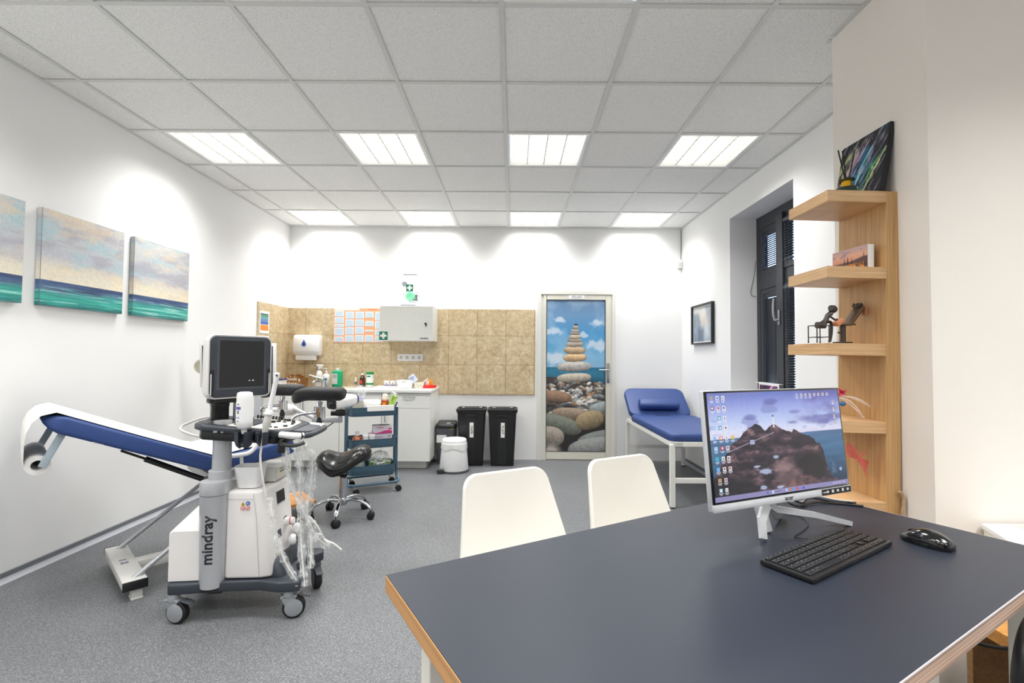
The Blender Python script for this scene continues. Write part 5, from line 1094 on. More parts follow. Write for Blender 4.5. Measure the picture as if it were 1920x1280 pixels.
for i, (r_, z) in enumerate(((0.129, 0.308), (0.134, 0.304), (0.137, 0.29), (0.138, 0.27), (0.1395, 0.25), (0.141, 0.232), (0.138, 0.226))):
    rs.append([((r_ + rg.uniform(-.0022, .0022) * (i > 0)) * math.cos(2 * PI * k / 48), (r_ + rg.uniform(-.002, .002)) * math.sin(2 * PI * k / 48), z + (0.012 * math.sin(k * 0.55) + 0.01 * math.sin(k * 0.21 + 1) + rg.uniform(-.003, .003)) * (i > 3)) for k in range(48)])
obj('bag_cuff', MB().rings(rs, cap=False), mat('white_bag_film', (240, 240, 238), 0.35, alpha=0.82, bump=0.7, scale=10, bscale=40), pb, smooth=70)
obj('pedal', MB().box((-0.125, -0.12, 0.022), (0.07, 0.06, 0.03), 0.008).box((-0.125, -0.135, 0.042), (0.075, 0.06, 0.012), 0.005), M_dgrey, pb)

# ------------------------------------------------------------------ blue trolley
TA = R(25); TC = (-1.295, 4.40)
M_tro = mat('petrol_blue_steel', (64, 92, 110), 0.42, 0, 0.04)
tr = thing('utility_trolley', 'petrol blue three tier utility trolley on wheels by the cabinets', 'trolley', (TC[0], TC[1], 0), TA)
L2, W2 = 0.205, 0.145
def tier(z0, z1, nm):
    def q(k, z): return [(p[0], p[1], z) for p in roundrect(2 * L2 * k + 0.0, 2 * W2 * k, 0.055, 6)]
    return obj('tier', MB().rings([q(.985, z0), q(1.0, z0 + .004), q(1.0, z1 - .004), q(1.022, z1 - .003), q(1.022, z1), q(.99, z1), q(.985, z0 + .005)]), M_tro, tr, smooth=40)
TZ = (0.165, 0.397, 0.678)
for z in TZ: tier(z, z + 0.078, '')
for s in (-1, 1):
    x = s * (L2 + 0.013)
    for y in (-0.085, 0.02):
        obj('post', MB().tube(smoothpath([(x, y, 0.752), (x, y, 0.5), (x, y, 0.17)], 2), 0.0105, 10), M_tro, tr) if y == 0.02 else obj('post', MB().tube(smoothpath([(x, y, 0.745), (x, y, 0.45), (x, y, 0.17), (x, y - 0.004, 0.12), (x * 0.96, y - 0.05, 0.088), (x * 0.86, y - 0.078, 0.082)], 4), 0.0105, 10), M_tro, tr)
for s in (-1, 1):
    obj('base_bar', MB().tube(smoothpath([(-L2 - 0.013, s * 0.09, 0.13), (-L2 - 0.005, s * 0.13, 0.094), (-L2 + 0.04, s * 0.155, 0.084), (0, s * 0.16, 0.084), (L2 - 0.03, s * 0.16, 0.086), (L2 + 0.02, s * 0.15, 0.092), (L2 + 0.02, s * 0.11, 0.11)], 5), 0.011, 10), M_tro, tr)
for x in (-L2 + 0.045, L2 + 0.0):
    for y in (-0.155, 0.155):
        c = obj('caster', MB().cyl((x, y, 0.055), (x, y, 0.084), 0.008).box((x + 0.012, y, 0.052), (0.03, 0.012, 0.03), 0.004), M_steel, tr)
        for k in (-0.011, 0.011): obj('wheel', MB().cyl((x + 0.02, y + k - 0.005, 0.0265), (x + 0.02, y + k + 0.005, 0.0265), 0.0265, n=22), M_rubber, c)
TM = Matrix.Translation((TC[0], TC[1], 0)) @ Matrix.Rotation(TA, 4, 'Z')
tw = lambda x, y, z: tuple(TM @ Vector((x, y, z)))
zA = TZ[2] + 0.0065
t = thing('syringe_tub', 'cream tub holding violet wrapped swabs on the trolley top', 'tub', tw(-0.13, -0.06, zA), TA)
obj('tub_body', MB().rings([rr3(.095, .085, .012, 0, .9), rr3(.095, .085, .012, .125), rr3(.095, .085, .012, .128, 1.04), rr3(.09, .08, .012, .128, .98), rr3(.09, .08, .012, .01, .88)]), M_cream, t, smooth=40)
rg = random.Random(3)
for k in range(7):
    a = rg.uniform(-.3, .3); x = -0.021 + 0.007 * k
    tag(obj('wrapped_swab', MB().box((0, 0, 0.075), (0.011, 0.004, 0.15), 0.001), mat('violet_wrapper', (176, 176, 226), 0.4), smooth=30), 'violet wrapped swab standing in the cream tub on the trolley', 'swab', 'violet wrapped swabs', tuple(Vector(tw(-0.13 + x, -0.06 + 0.012 * math.sin(k * 2), zA + 0.012))), rot=(rg.uniform(-.05, .05), -0.2 + 0.065 * k, TA))
bgm = MB().sphere((0, 0, 0), 0.058, 18, 12, (1, 0.8, 0.95)); rg = random.Random(8)
for v in bgm.bm.verts: v.co *= 1 + rg.uniform(-.12, .12)
tag(obj('cotton_bag', bgm, M_film, smooth=80), 'clear crumpled plastic bag standing up out of the cream tub', 'bag', None, tw(-0.105, -0.035, zA + 0.205), TA)
t = thing('white_carton', 'open white carton box in the middle of the trolley top', 'box', tw(-0.005, 0.0, zA), TA)
obj('carton_body', MB().rings([rr3(.15, .15, .004, 0), rr3(.15, .15, .004, .125), rr3(.146, .146, .004, .125), rr3(.146, .146, .004, .004)]), M_paper, t, smooth=20)
tag(obj('paper_strip', MB().box((0.06, -0.1515, 0.075), (0.235, 0.003, 0.045), 0.001, rot=(0.06, 0, 0)).box((0.06, -0.125, 0.098), (0.235, 0.055, 0.002), rot=(-0.04, 0, 0)), M_paper, smooth=0), 'white folded paper hanging over the front rim of the top tier', 'paper', None, tw(0.0, 0, TZ[2] - 0.008), TA)
def flask(x, y, z, label, prof, m, capp, mcap, nm='amber_bottle'):
    t = thing(nm, label, 'bottle', tw(x, y, z), TA)
    obj('bottle_body', MB().lathe(prof, 22), m, t, smooth=50); obj('cap', MB().lathe(capp, 16), mcap, t); return t
M_amber = mat('amber_glass', (150, 66, 14), 0.1, coat=0.4, vary=0.25, scale=24)
t = flask(0.118, -0.03, zA, 'amber bottle with white cap on the trolley top tier', [(0, 0), (0.034, 0), (0.036, 0.004), (0.036, 0.115), (0.03, 0.128), (0.018, 0.134), (0, 0.135)], M_amber, [(0, 0.13), (0.026, 0.13), (0.027, 0.165), (0.02, 0.172), (0.02, 0.182), (0, 0.183)], M_cream)
obj('label', MB().rings([[(0.0364 * math.cos(R(a)), 0.0364 * math.sin(R(a)), z_) for a in range(-150, -80, 10)] for z_ in (0.05, 0.105)], cap=False, closed=False), mat('orange_label', (240, 140, 30), 0.5), t)
def packet(x, y, z, rot, label, w, h_, m, name='swab_packet', cat='packet', grp=None, parent_rot=0.0):
    def fn(u, v): 
        b_ = math.sin(PI * u) * math.sin(PI * v)
        return ((u - .5) * w, 0.012 * b_ + 0.003 * math.sin(9 * u + 5 * v), (v - .5) * h_)
    return tag(obj(name, MB().surf(fn, 12, 12, 0.012), m, smooth=70), label, cat, grp, tw(x, y, z), rot=rot)
packet(0.178, -0.075, zA + 0.115, (0.1, 0.35, TA), 'bright green wrapped packet at the far end of the trolley top', 0.05, 0.11, mat('lime_wrapper', (168, 204, 92), 0.4, vary=0.2, scale=40))
packet(0.19, 0.03, zA + 0.135, (0.1, 0.5, TA - 0.5), 'white crumpled wrapper behind the bright green packet', 0.05, 0.12, mat('white_wrapper', (236, 238, 234), 0.35))
tag(obj('marker_pen', MB().cyl((0, 0, 0), (0.03, 0.01, 0.07), 0.006), M_black), 'black pen leaning beside the green packet on the trolley', 'pen', None, tw(0.2, -0.03, zA + 0.03), TA)
zB = TZ[1] + 0.0065
t = flask(-0.125, -0.05, zB, 'round amber flask with clear stopper on the middle tier', [(0, 0), (0.042, 0), (0.05, 0.02), (0.05, 0.055), (0.036, 0.085), (0.018, 0.098), (0, 0.099)], M_amber, [(0, 0.097), (0.017, 0.097), (0.018, 0.125), (0.02, 0.127), (0.02, 0.133), (0, 0.134)], M_whiteplastic, 'amber_flask')
for k, lab in enumerate(('small plain white jar next to the amber flask on the middle tier', 'small plain white jar farther from the amber flask on the middle tier')):
    j = thing('white_jar', lab, 'jar', tw(-0.06 + 0.057 * k, -0.09, zB), TA, 'plain white jars on the trolley')
    obj('jar_body', MB().lathe([(0, 0), (0.022, 0), (0.024, 0.004), (0.024, 0.086), (0, 0.086)], 16), M_whiteplastic, j)
    obj('lid', MB().lathe([(0, 0.0855), (0.027, 0.0855), (0.027, 0.104), (0.025, 0.106), (0, 0.106)], 16), M_whiteplastic, j)
def glovebox(x, y, z, label, pink, name):
    t = thing(name, label, 'box', tw(x, y, z), TA - 0.08)
    obj('carton', MB().box((0, 0, 0.036), (0.2 if not pink else 0.17, 0.13, 0.07), 0.002), mat('lilac_white_card', (226, 220, 230), 0.5), t, smooth=0)
    w_ = 0.1 if not pink else 0.085
    if pink:
        mb = MB()
        for s in (0, 1):
            F_ = FACE_CAM(0, -0.0656, 0) if s == 0 else frame_mat((-w_ - 0.0006, 0, 0), (0, -1, 0), (0, 0, 1))
            hw_ = w_ if s == 0 else 0.065
            mb.prism([(-hw_, 0.003), (hw_, 0.003)] + [(hw_ - 2 * hw_ * k / 12, 0.02 + 0.011 * math.sin(k / 12 * PI * 1.6 + 0.4)) for k in range(13)], 0, 0.0006, M=F_)
        obj('pink_wave', mb, mat('magenta_print', (222, 62, 140), 0.5), t, smooth=0)
        obj('pink_tab', MB().box((0.065, -0.066, 0.042), (0.03, 0.001, 0.012)), mat('magenta_print', (222, 62, 140), 0.5), t, smooth=0)
        text('carton_lettering', 'medical', 0.018, mat('crimson_ink', (206, 60, 90), 0.5), t, FACE_CAM(-0.02, -0.0656, 0.056), extrude=0.0004, bold=0.0003)
        obj('tear_opening', MB().prism(roundrect(0.1, 0.05, 0.024, 4, 0.02, 0), 0.0714, 0.072), M_ink, t, smooth=0)
    else:
        mb = MB()
        for k in range(3): mb.box((-0.02 - 0.005 * k, -0.0657, 0.024 + 0.012 * k), (0.06 + 0.02 * k, 0.001, 0.003))
        obj('fine_print', mb.box((0.075, -0.0657, 0.05), (0.022, 0.001, 0.012)), mat('violet_grey_ink', (150, 140, 168), 0.6), t, smooth=0)
glovebox(0.085, 0.01, zB + 0.03, 'lilac white carton under the pink glove box', False, 'supply_box')
glovebox(0.1, 0.005, zB + 0.1025, 'pink and white glove carton topmost on the middle tier', True, 'glove_box')
tag(obj('flat_carton', MB().box((0, 0, 0.014), (0.18, 0.15, 0.027), 0.002), mat('lilac_card', (206, 196, 214), 0.5), smooth=0), 'flat lilac carton lowest in the box stack on the middle tier', 'box', None, tw(0.108, 0.015, zB), TA)
zD = TZ[0] + 0.0065; rg = random.Random(12)
def crumple(name, label, cat, p, r_, sc, m, seed):
    rg = random.Random(seed); b_ = MB().sphere((0, 0, 0), r_, 18, 12, sc)
    for v in b_.bm.verts: v.co *= 1 + rg.uniform(-.13, .13)
    z0 = min(v.co.z for v in b_.bm.verts)
    for v in b_.bm.verts: v.co.z = max(v.co.z - z0, 0.0) 
    return tag(obj(name, b_, m, smooth=80), label, cat, None, p, TA)
crumple('packet_bag', 'clear plastic bag of green and white packets on the bottom tier', 'bag', tw(0.075, -0.02, zD), 0.085, (1.15, 0.85, 0.95), M_film, 4)
crumple('swab_heap_bag', 'pale crumpled plastic bag at the stool end of the bottom tier', 'bag', tw(-0.115, -0.01, zD), 0.068, (1.0, 1.0, 0.9), mat('milky_film', (206, 220, 206), 0.3, alpha=0.5, bump=0.8, scale=12, bscale=45), 6)
M_gw = mat('green_white_wrapper', (186, 214, 150), 0.4, vary=0.25, scale=18)
for k, (x, y, z, rx, ry) in enumerate(((0.02, -0.05, 0.055, 0.5, 0.2), (0.085, -0.055, 0.05, 0.6, -0.2), (0.13, -0.02, 0.055, 0.4, 0.3), (0.05, 0.02, 0.09, 0.8, 0.1))):
    packet(x, y, zD + z, (rx, ry, TA), 'green and white wrapped packet inside the bag on the bottom tier', 0.08, 0.08, M_gw if k % 2 == 0 else mat('white_wrapper', (236, 238, 234), 0.35), grp='wrapped packets in the bottom tier bag')

# ------------------------------------------------------------------ saddle stool
ss = thing('saddle_stool', 'black leather saddle stool on a chrome five-legged wheeled base', 'stool', (-1.275, 3.64, 0), 0.0)
def saddle(u, v, dz=0.0, k=1.0):
    a = 2 * PI * u; r_ = v
    x = 0.205 * k * r_ * math.cos(a); y = (0.188 + 0.09 * x) * k * r_ * math.sin(a)
    q = x / k if k else x
    z = 0.478 + sum(float(np.interp(q + e, (-.205, -.18, -.14, -.10, -.06, -.02, .03, .08, .125, .165, .19, .205), (-.045, .0, .026, .022, .006, .0, .012, .042, .062, .062, .05, .03))) for e in (-.016, -.008, 0, .008, .016)) / 5
    z -= (2.0 + 1.4 * max(0, -x / 0.2)) * y * y * (1.0 + 0.2 * abs(y) / 0.2)
    return Vector((x, y, z + dz * (1 + 2.2 * max(0.0, x))))
SR = Matrix.Rotation(R(4), 4, 'Z')
rs = []
for v_, dz, k in ((0.02, 0, 1), (0.2, 0, 1), (0.4, 0, 1), (0.6, 0, 1), (0.78, -0.001, 1), (0.9, -0.003, 1), (0.97, -0.01, 1), (1.0, -0.022, 1), (1.005, -0.04, 1), (0.98, -0.055, 1), (0.85, -0.058, 1), (0.5, -0.055, 1), (0.05, -0.055, 1)):
    rs.append([SR @ saddle(i / 56, v_, dz, k) for i in range(56)])
st_ = obj('seat', MB().rings(rs), M_blackleather, ss, smooth=70)
mb = MB().tube([SR @ (saddle(0, 0, 0.0016) + Vector((0, 0, 0)) if False else Vector((-0.012, y, saddle(math.atan2(y / 0.185, -0.012 / 0.205) / (2 * PI), math.hypot(y / 0.185, 0.012 / 0.205)).z + 0.0008))) for y in np.linspace(-0.17, 0.17, 24)], 0.0022, 6)
mb.tube([SR @ saddle(i / 56, 0.93, -0.004) for i in range(56)], 0.0018, 6, closed=True)
obj('seam', mb, M_black, st_)
obj('seat_plate', MB().box((0, 0, 0.412), (0.14, 0.1, 0.03), 0.006).box((0.045, -0.1, 0.37), (0.012, 0.12, 0.01), 0.003, rot=(0.35, 0, 0)).box((0.06, -0.165, 0.345), (0.045, 0.03, 0.012), 0.004, rot=(0.3, 0.2, 0)), M_black, ss)
obj('gas_lift', MB().cyl((0, 0, 0.3), (0, 0, 0.41), 0.0165, n=20), M_chrome, ss)
obj('lift_sleeve', MB().lathe([(0, 0.12), (0.027, 0.12), (0.029, 0.3), (0.031, 0.305), (0.031, 0.312), (0.018, 0.313), (0, 0.313)], 24), M_chrome, ss)
obj('sleeve_ring', MB().lathe([(0.018, 0.3132), (0.0305, 0.3132), (0.029, 0.32), (0.018, 0.321)], 24), M_black, ss)
obj('hub', MB().lathe([(0, 0.095), (0.03, 0.095), (0.036, 0.11), (0.036, 0.135), (0.028, 0.15), (0, 0.15)], 24), M_chrome, ss)
for k in range(5):
    a = R(-82 + 72 * k); c, s = math.cos(a), math.sin(a)
    prof_ = ((0.025, 0.128, 0.03, 0.03), (0.08, 0.138, 0.03, 0.022), (0.14, 0.132, 0.03, 0.02), (0.19, 0.11, 0.03, 0.02), (0.222, 0.085, 0.032, 0.024), (0.236, 0.07, 0.026, 0.03))
    lg = obj('base_leg', MB().rings([[((r_) * c - p[0] * s, (r_) * s + p[0] * c, z + p[1]) for p in roundrect(w_, h_, min(w_, h_) * .4, 3)] for r_, z, w_, h_ in prof_]), M_chrome, ss, smooth=50)
    wa = a + 0.9 + k; cc, sc_ = math.cos(wa), math.sin(wa); px, py = 0.228 * c, 0.228 * s
    cs_ = obj('caster', MB().cyl((px, py, 0.03), (px, py, 0.075), 0.009).box((px, py, 0.042), (0.03, 0.03, 0.03), 0.008), M_black, ss)
    for q in (-0.014, 0.014): obj('wheel', MB().tube([(px + cc * (q - 0.011), py + sc_ * (q - 0.011), 0.0275), (px + cc * (q - 0.008), py + sc_ * (q - 0.008), 0.0275), (px + cc * (q + 0.008), py + sc_ * (q + 0.008), 0.0275), (px + cc * (q + 0.011), py + sc_ * (q + 0.011), 0.0275)], [0.022, 0.0272, 0.0272, 0.022], 22), M_rubber, cs_)
# ------------------------------------------------------------------ examination couch by the window wall
co = thing('examination_couch', 'blue examination couch with raised headrest on a white square-tube frame', 'examination couch', (1.28, 3.90, 0))
CW, CL, CT = 0.66, 1.54, 0.038
M_tube = mat('white_square_tube', (232, 231, 226), 0.4)
for x, y in ((0.019, 0.019), (CW - 0.019, 0.019), (0.019, CL - 0.019), (CW - 0.019, CL - 0.019)):
    lg = obj('leg', MB().box((x, y, 0.26), (CT, CT, 0.50), 0.002), M_tube, co, smooth=0)
    obj('foot_cap', MB().box((x, y, 0.006), (CT - 0.004, CT - 0.004, 0.012)), M_black, lg, smooth=0)
obj('top_frame', MB().box((0.019, CL / 2, 0.516), (CT, CL - 2 * CT, CT), 0.002).box((CW - 0.019, CL / 2, 0.516), (CT, CL - 2 * CT, CT), 0.002).box((CW / 2, 0.019, 0.516), (CW - 2 * CT, CT, CT), 0.002).box((CW / 2, CL - 0.019, 0.516), (CW - 2 * CT, CT, CT), 0.002), M_tube, co, smooth=0)
obj('cross_rail', MB().box((CW / 2, 0.019, 0.222), (CW - 2 * CT, CT * .9, CT), 0.002), M_tube, co, smooth=0)
obj('cross_rail', MB().box((CW / 2, CL - 0.019, 0.222), (CW - 2 * CT, CT * .9, CT), 0.002), M_tube, co, smooth=0)
obj('clear_tape', MB().box((0.06, -0.0008, 0.518), (0.08, 0.001, 0.03)), mat('clear_tape_film', (220, 222, 220), 0.2, alpha=0.4), co, smooth=0)
def pad(w, l, th, r_, n=6):
    rs = []
    for z, k in ((0, 0.955), (th * .18, 0.985), (th * .5, 1.0), (th * .8, 0.985), (th * .95, 0.955), (th, 0.9), (th * 1.02, 0.6), (th * 1.03, 0.05)):
        rs.append([(p[0] - (1 - k) * 0.32 * (p[0]) * w / w, p[1] - (1 - k) * 0.32 * p[1], z) for p in roundrect(w, l, r_, n)])
    return MB().rings(rs)
mt = obj('mattress', pad(CW + 0.01, 1.32, 0.062, 0.07), M_navy_leather, co, smooth=60, M=Matrix.Translation((CW / 2, 0.665, 0.537)))
obj('headrest', pad(CW + 0.01, 0.44, 0.062, 0.085), M_navy_leather, co, smooth=60, M=Matrix.Translation((CW / 2, 1.335, 0.545)) @ Matrix.Rotation(R(38), 4, 'X') @ Matrix.Translation((0, 0.22, 0)))
obj('headrest_strut', MB().cyl((0.1, 1.5, 0.53), (0.1, 1.55, 0.67), 0.008).cyl((CW - 0.1, 1.5, 0.53), (CW - 0.1, 1.55, 0.67), 0.008), M_steel, co)
HM = Matrix.Translation((1.28 + CW / 2 - 0.01, 3.90 + 1.335, 0.545)) @ Matrix.Rotation(R(38), 4, 'X') @ Matrix.Translation((0, 0.125, 0.0665))
pl = tag(obj('bolster_pillow', MB().rings([[(x, p[0] * k, p[1] * k + 0.045) for p in roundrect(0.13, 0.085, 0.036, 5)] for x, k in ((-.215, .7), (-.208, .9), (-.19, 1), (0, 1), (.19, 1), (.208, .9), (.215, .7))]), M_navy_leather, smooth=50), 'blue bolster pillow resting against the raised headrest of the couch', 'pillow')
pl.matrix_world = HM
tag(obj('pillow_strap', MB().prism(roundrect(0.15, 0.05, 0.02, 4), 0, 0.004), mat('dark_blue_vinyl', (34, 52, 104), 0.5)), 'dark blue flap of strap lying on the couch below the pillow', 'strap', None, (1.28 + CW / 2 - 0.02, 3.90 + 1.22, 0.6005))

# ------------------------------------------------------------------ framed picture, corner sensor
def paint_rocks():
    h, w = 130, 150; u, v = grid01(h, w)
    img = grad(v, [(0, (222, 224, 222)), (0.4, (214, 206, 196)), (0.7, (196, 206, 212)), (1, (176, 190, 202))])
    n = fbm(h, w, 5, 5, 4, 3)
    img = over(img, np.clip((0.42 + 0.1 * n - u - 0.35 * (0.45 - v) * (v < .45)) * 8, 0, 1) * np.clip((v - .1) * 8, 0, 1) * .75, (120, 136, 156))
    img = over(img, np.clip((u - 0.72 + 0.3 * (0.5 - v)) * 7, 0, 1) * 0.7, (146, 158, 172))
    img = over(img, np.clip((0.17 - np.abs(u - 0.42) + 0.1 * n) * 9, 0, 1) * np.clip((v - .52) * 6, 0, 1) * .7, (92, 106, 128))
    return img * (0.9 + 0.2 * n)[..., None]
fp = thing('framed_picture', 'black framed pale blue picture on the window wall by the corner', 'picture', (XR - 0.002, 5.06, 1.575))
hw_, hh_ = 0.275, 0.212; mb = MB()
for y, z, dy, dz in ((0, hh_ - .008, 2 * hw_, .016), (0, -hh_ + .008, 2 * hw_, .016), (hw_ - .008, 0, .016, 2 * hh_ - .032), (-hw_ + .008, 0, .016, 2 * hh_ - .032)): mb.box((-0.016, y, z), (0.032, dy, dz))
obj('frame', mb, M_black, fp, smooth=0)
obj('mount_board', MB().box((-0.006, 0, 0), (0.01, 2 * hw_ - .032, 2 * hh_ - .032)), M_paper, fp, smooth=0)
picture('print', paint_rocks(), 2 * hw_ - .06, 2 * hh_ - .06, M_print, fp, frame_mat((-0.0125, 0, 0), (0, -1, 0), (0, 0, 1)))
sn = thing('motion_detector', 'small white motion sensor with a thin cable high in the corner', 'sensor', (XR - 0.035, YB - 0.0015, 2.335))
obj('sensor_case', MB().box((0, -0.025, 0), (0.062, 0.046, 0.1), 0.01), M_whiteplastic, sn)
obj('lens_window', MB().box((0, -0.0487, -0.01), (0.044, 0.003, 0.055), 0.001), M_lgrey, sn)
obj('cable', MB().tube([(0.02, -0.004, 0.05), (0.026, -0.004, 0.2), (0.026, -0.004, 0.41)], 0.003, 6), M_grey, sn)

# ------------------------------------------------------------------ oak shelf unit leaning on the pillar
SHX, SHY = 1.5145, 1.902; LEAN = R(1.08)
bc = thing('shelf_unit', 'oak shelf unit with an upright back panel and five cantilevered shelves', 'shelf', (SHX, SHY, 0), rot=(0, LEAN, 0))
obj('back_panel', MB().box((-0.029, 0.14, 0.944), (0.058, 0.28, 1.886), 0.0012), M_oak, bc, smooth=0)
SZ = (1.888, 1.581, 1.273, 0.966, 0.652)
for z in SZ: obj('shelf', MB().box((-0.058 - 0.1175, 0.135, z - 0.0235), (0.235, 0.27, 0.046), 0.001), M_oakx, bc, smooth=0)
LM = Matrix.Translation((SHX, SHY, 0)) @ Matrix.Rotation(LEAN, 4, 'Y')
sh = lambda x, y, z: tuple(LM @ Vector((x, y, z)))
# top shelf: painted canvas and reed diffuser
def paint_abstract():
    h, w = 180, 210; u, v = grid01(h, w)
    img = np.full((h, w, 3), (30, 30, 36.))
    d = u * 0.62 + v * 0.5; n = fbm(h, w, 5, 5, 5, 7); st = fbm(h, w, 4, 4, 5, 9)
    s = (u - 0.5) * 0.9 + (v - 0.5) * 0.62                                   # streaks run down to the left
    k = fbm(h, w, 9, 3, 4, 21)
    for c0, wd, c, a, sd in ((-0.46, .07, (120, 132, 64), .8, 1), (-0.3, .08, (176, 160, 122), .75, 2), (-0.2, .09, (136, 112, 142), .85, 3), (-0.1, .07, (70, 104, 140), .8, 4), (0.0, .1, (34, 110, 130), .9, 5), (0.09, .06, (150, 140, 160), .6, 6), (0.2, .07, (30, 92, 108), .8, 7), (0.3, .05, (70, 140, 92), .85, 8), (0.37, .04, (178, 186, 112), .8, 9)):
        f = fbm(h, w, 7, 5, 5, 50 + sd); q = 1 - np.abs(s + (f - .5) * .3 - c0) / wd
        env = np.clip((0.9 - v + 0.4 * (f - .5)) * 6, 0, 1) if sd < 7 else 1
        env2 = np.clip((v - 0.08 - 0.5 * (f - .5) - (0.25 if c0 > .15 else 0)) * 7, 0, 1)
        img = over(img, np.clip(q * 2, 0, 1) * a * env * env2, c)
    fine = fbm(h, w, 40, 14, 3, 99)
    al = u * .55 - v * .83; g2 = fbm(60, 400, 3, 60, 1, 5); g3 = fbm(400, 60, 4, 60, 3, 8).T
    ri = np.clip(((al + .9) / 1.5 * 59).astype(int), 0, 59); ci = np.clip(((s + .8) / 1.6 * 399).astype(int), 0, 399)
    stk_ = g3[ri, ci]
    img = img * (0.35 + 1.55 * stk_)[..., None] * (0.9 + 0.4 * fine)[..., None]
    img = over(img, np.clip((stk_ - .66) * 9, 0, .6) * (img.mean(-1) > 50), (206, 200, 208))
    img = over(img, np.clip((0.02 - np.abs(s - 0.33 - .05 * n)) * 90, 0, 1) * (v > .35) * .8, (206, 216, 190))
    return img
AC = frame_mat((1.474, 2.045, 1.893), (0.03, -1, 0), (0.175, 0.0, 1))
ac = thing('abstract_painting', 'small dark abstract painting in streaks leaning on the pillar atop the shelf unit', 'painting')
ac.matrix_world = AC
obj('canvas_block', MB().box((0, 0.146, -0.006), (0.27, 0.288, 0.022), 0.002), mat('dark_canvas_edge', (34, 34, 40), 0.7), ac)
picture('painted_face', paint_abstract(), 0.268, 0.286, M_canvas, ac, Matrix.Translation((0, 0.146, 0.0056)))
rd = thing('reed_diffuser', 'dark green glass reed diffuser with gold collar and black sticks', 'diffuser', sh(-0.165, 0.075, SZ[0] + 0.0035))
def octo(r_, z): return [(r_ * math.cos(2 * PI * (k + .5) / 8), r_ * math.sin(2 * PI * (k + .5) / 8), z) for k in range(8)]
obj('bottle', MB().rings([octo(.034, 0), octo(.04, .005), octo(.04, .03), octo(.022, .037), octo(.018, .038)]), mat('dark_green_glass', (6, 38, 32), 0.06, coat=0.6), rd, smooth=20)
obj('gold_collar', MB().lathe([(0, .037), (.0185, .037), (.0185, .059), (0, .06)], 20), mat('gold', (226, 172, 44), 0.2, 0.9), rd)
obj('stopper', MB().lathe([(0, .06), (.027, .06), (.031, .064), (.03, .068), (.014, .071), (0, .071)], 20), mat('dark_green_glass', (6, 38, 32), 0.06), rd)
for dx, dy, tx in ((-.004, 0, -.022), (.002, .004, -.007), (.006, -.004, .034)): obj('reed', MB().cyl((dx, dy, .06), (dx + tx, dy + .01, .195), 0.0028, n=8), M_black, rd)
tag(obj('hook_clip', MB().box((0, 0, 0.001), (0.03, 0.012, 0.002)).box((0.016, 0, 0.008), (0.001, 0.012, 0.016)), M_glass, smooth=0), 'tiny clear plastic clip lying on the top end of the shelf unit', 'clip', None, sh(-0.02, 0.06, SZ[0] + 0.0005))
# second shelf: photo block of a city with spires
def paint_city():
    h, w = 110, 190; u, v = grid01(h, w)
    img = grad(v, [(0, (196, 170, 176)), (.3, (226, 176, 148)), (.55, (214, 150, 122)), (.75, (150, 96, 72)), (1, (96, 58, 30))])
    n = fbm(h, w, 5, 6, 4, 2)
    img = over(img, np.clip((n - .5) * 5, 0, .6) * (v < .5), (148, 126, 160))
    img = over(img, np.clip((v - (.52 - .12 * np.clip((u - .5) * 2.5, 0, 1) + .04 * n)) * 18, 0, 1), (88, 64, 66))
    ct = fbm(h, w, 34, 12, 3, 6)
    img = over(img, np.clip((v - .62) * 9, 0, 1) * np.clip((ct - .45) * 6, 0, 1), (236, 150, 50))
    img = over(img, np.clip((v - .62) * 9, 0, 1) * np.clip((.42 - ct) * 8, 0, 1), (70, 42, 28))
    for x, y0, wd in ((.24, .72, .02), (.36, .3, .022), (.455, .26, .026), (.57, .36, .024), (.9, .22, .02)):
        hw2 = wd * np.clip((v - y0) * 3.0, 0, 1) + .0
        img = over(img, (np.abs(u - x) < hw2) * (v > y0) * (v < .8 if x < .9 else v < .5) * .95, (58, 44, 50))
        if x < .9: img = over(img, (np.abs(u - x) < wd) * (v > .68) * (v < .95), (214, 138, 66))
    return img
CB = thing('city_photo_block', 'white edged photo block of city spires at dusk on the second shelf', 'photo block', sh(-0.098, 0.135, SZ[1] + 0.0015))
obj('block', MB().box((0, 0, 0.05), (0.2, 0.026, 0.1), 0.001), M_whiteplastic, CB, smooth=0)
picture('photo_print', paint_city(), 0.198, 0.098, M_print, CB, FACE_CAM(0, -0.0138, 0.05))
CB.rotation_euler = (0, R(1.08), R(-87))
# third shelf: wire and metal figurine of an examination scene
M_iron = mat('dark_iron', (74, 68, 64), 0.42, 0.35); M_copper = mat('copper_leather', (206, 140, 104), 0.45, 0.2)
fg = thing('metal_figurine', 'small dark metal figurine of a doctor seated before an examination chair', 'figurine', sh(-0.19, 0.10, SZ[2] + 0.004), 0.1)
mb = MB()
for x, y in ((-.10, -.02), (-.055, -.03), (-.055, .02), (-.10, .03)): mb.cyl((x, y, 0.002), (x, y, .072), .0022, n=6)
for z in (.024, .072): mb.tube([(-.10, -.02, z), (-.055, -.03, z), (-.055, .02, z), (-.10, .03, z)], .002, 6, closed=True)
for x, y in ((-.10, -.02), (-.055, -.03), (-.055, .02), (-.10, .03)): mb.sphere((x, y, .0035), .0035, 8, 6)
mb.cyl((-.085, 0, .074), (-.05, 0, .074), .014, n=10)
obj('wire_stool', mb, M_iron, fg)
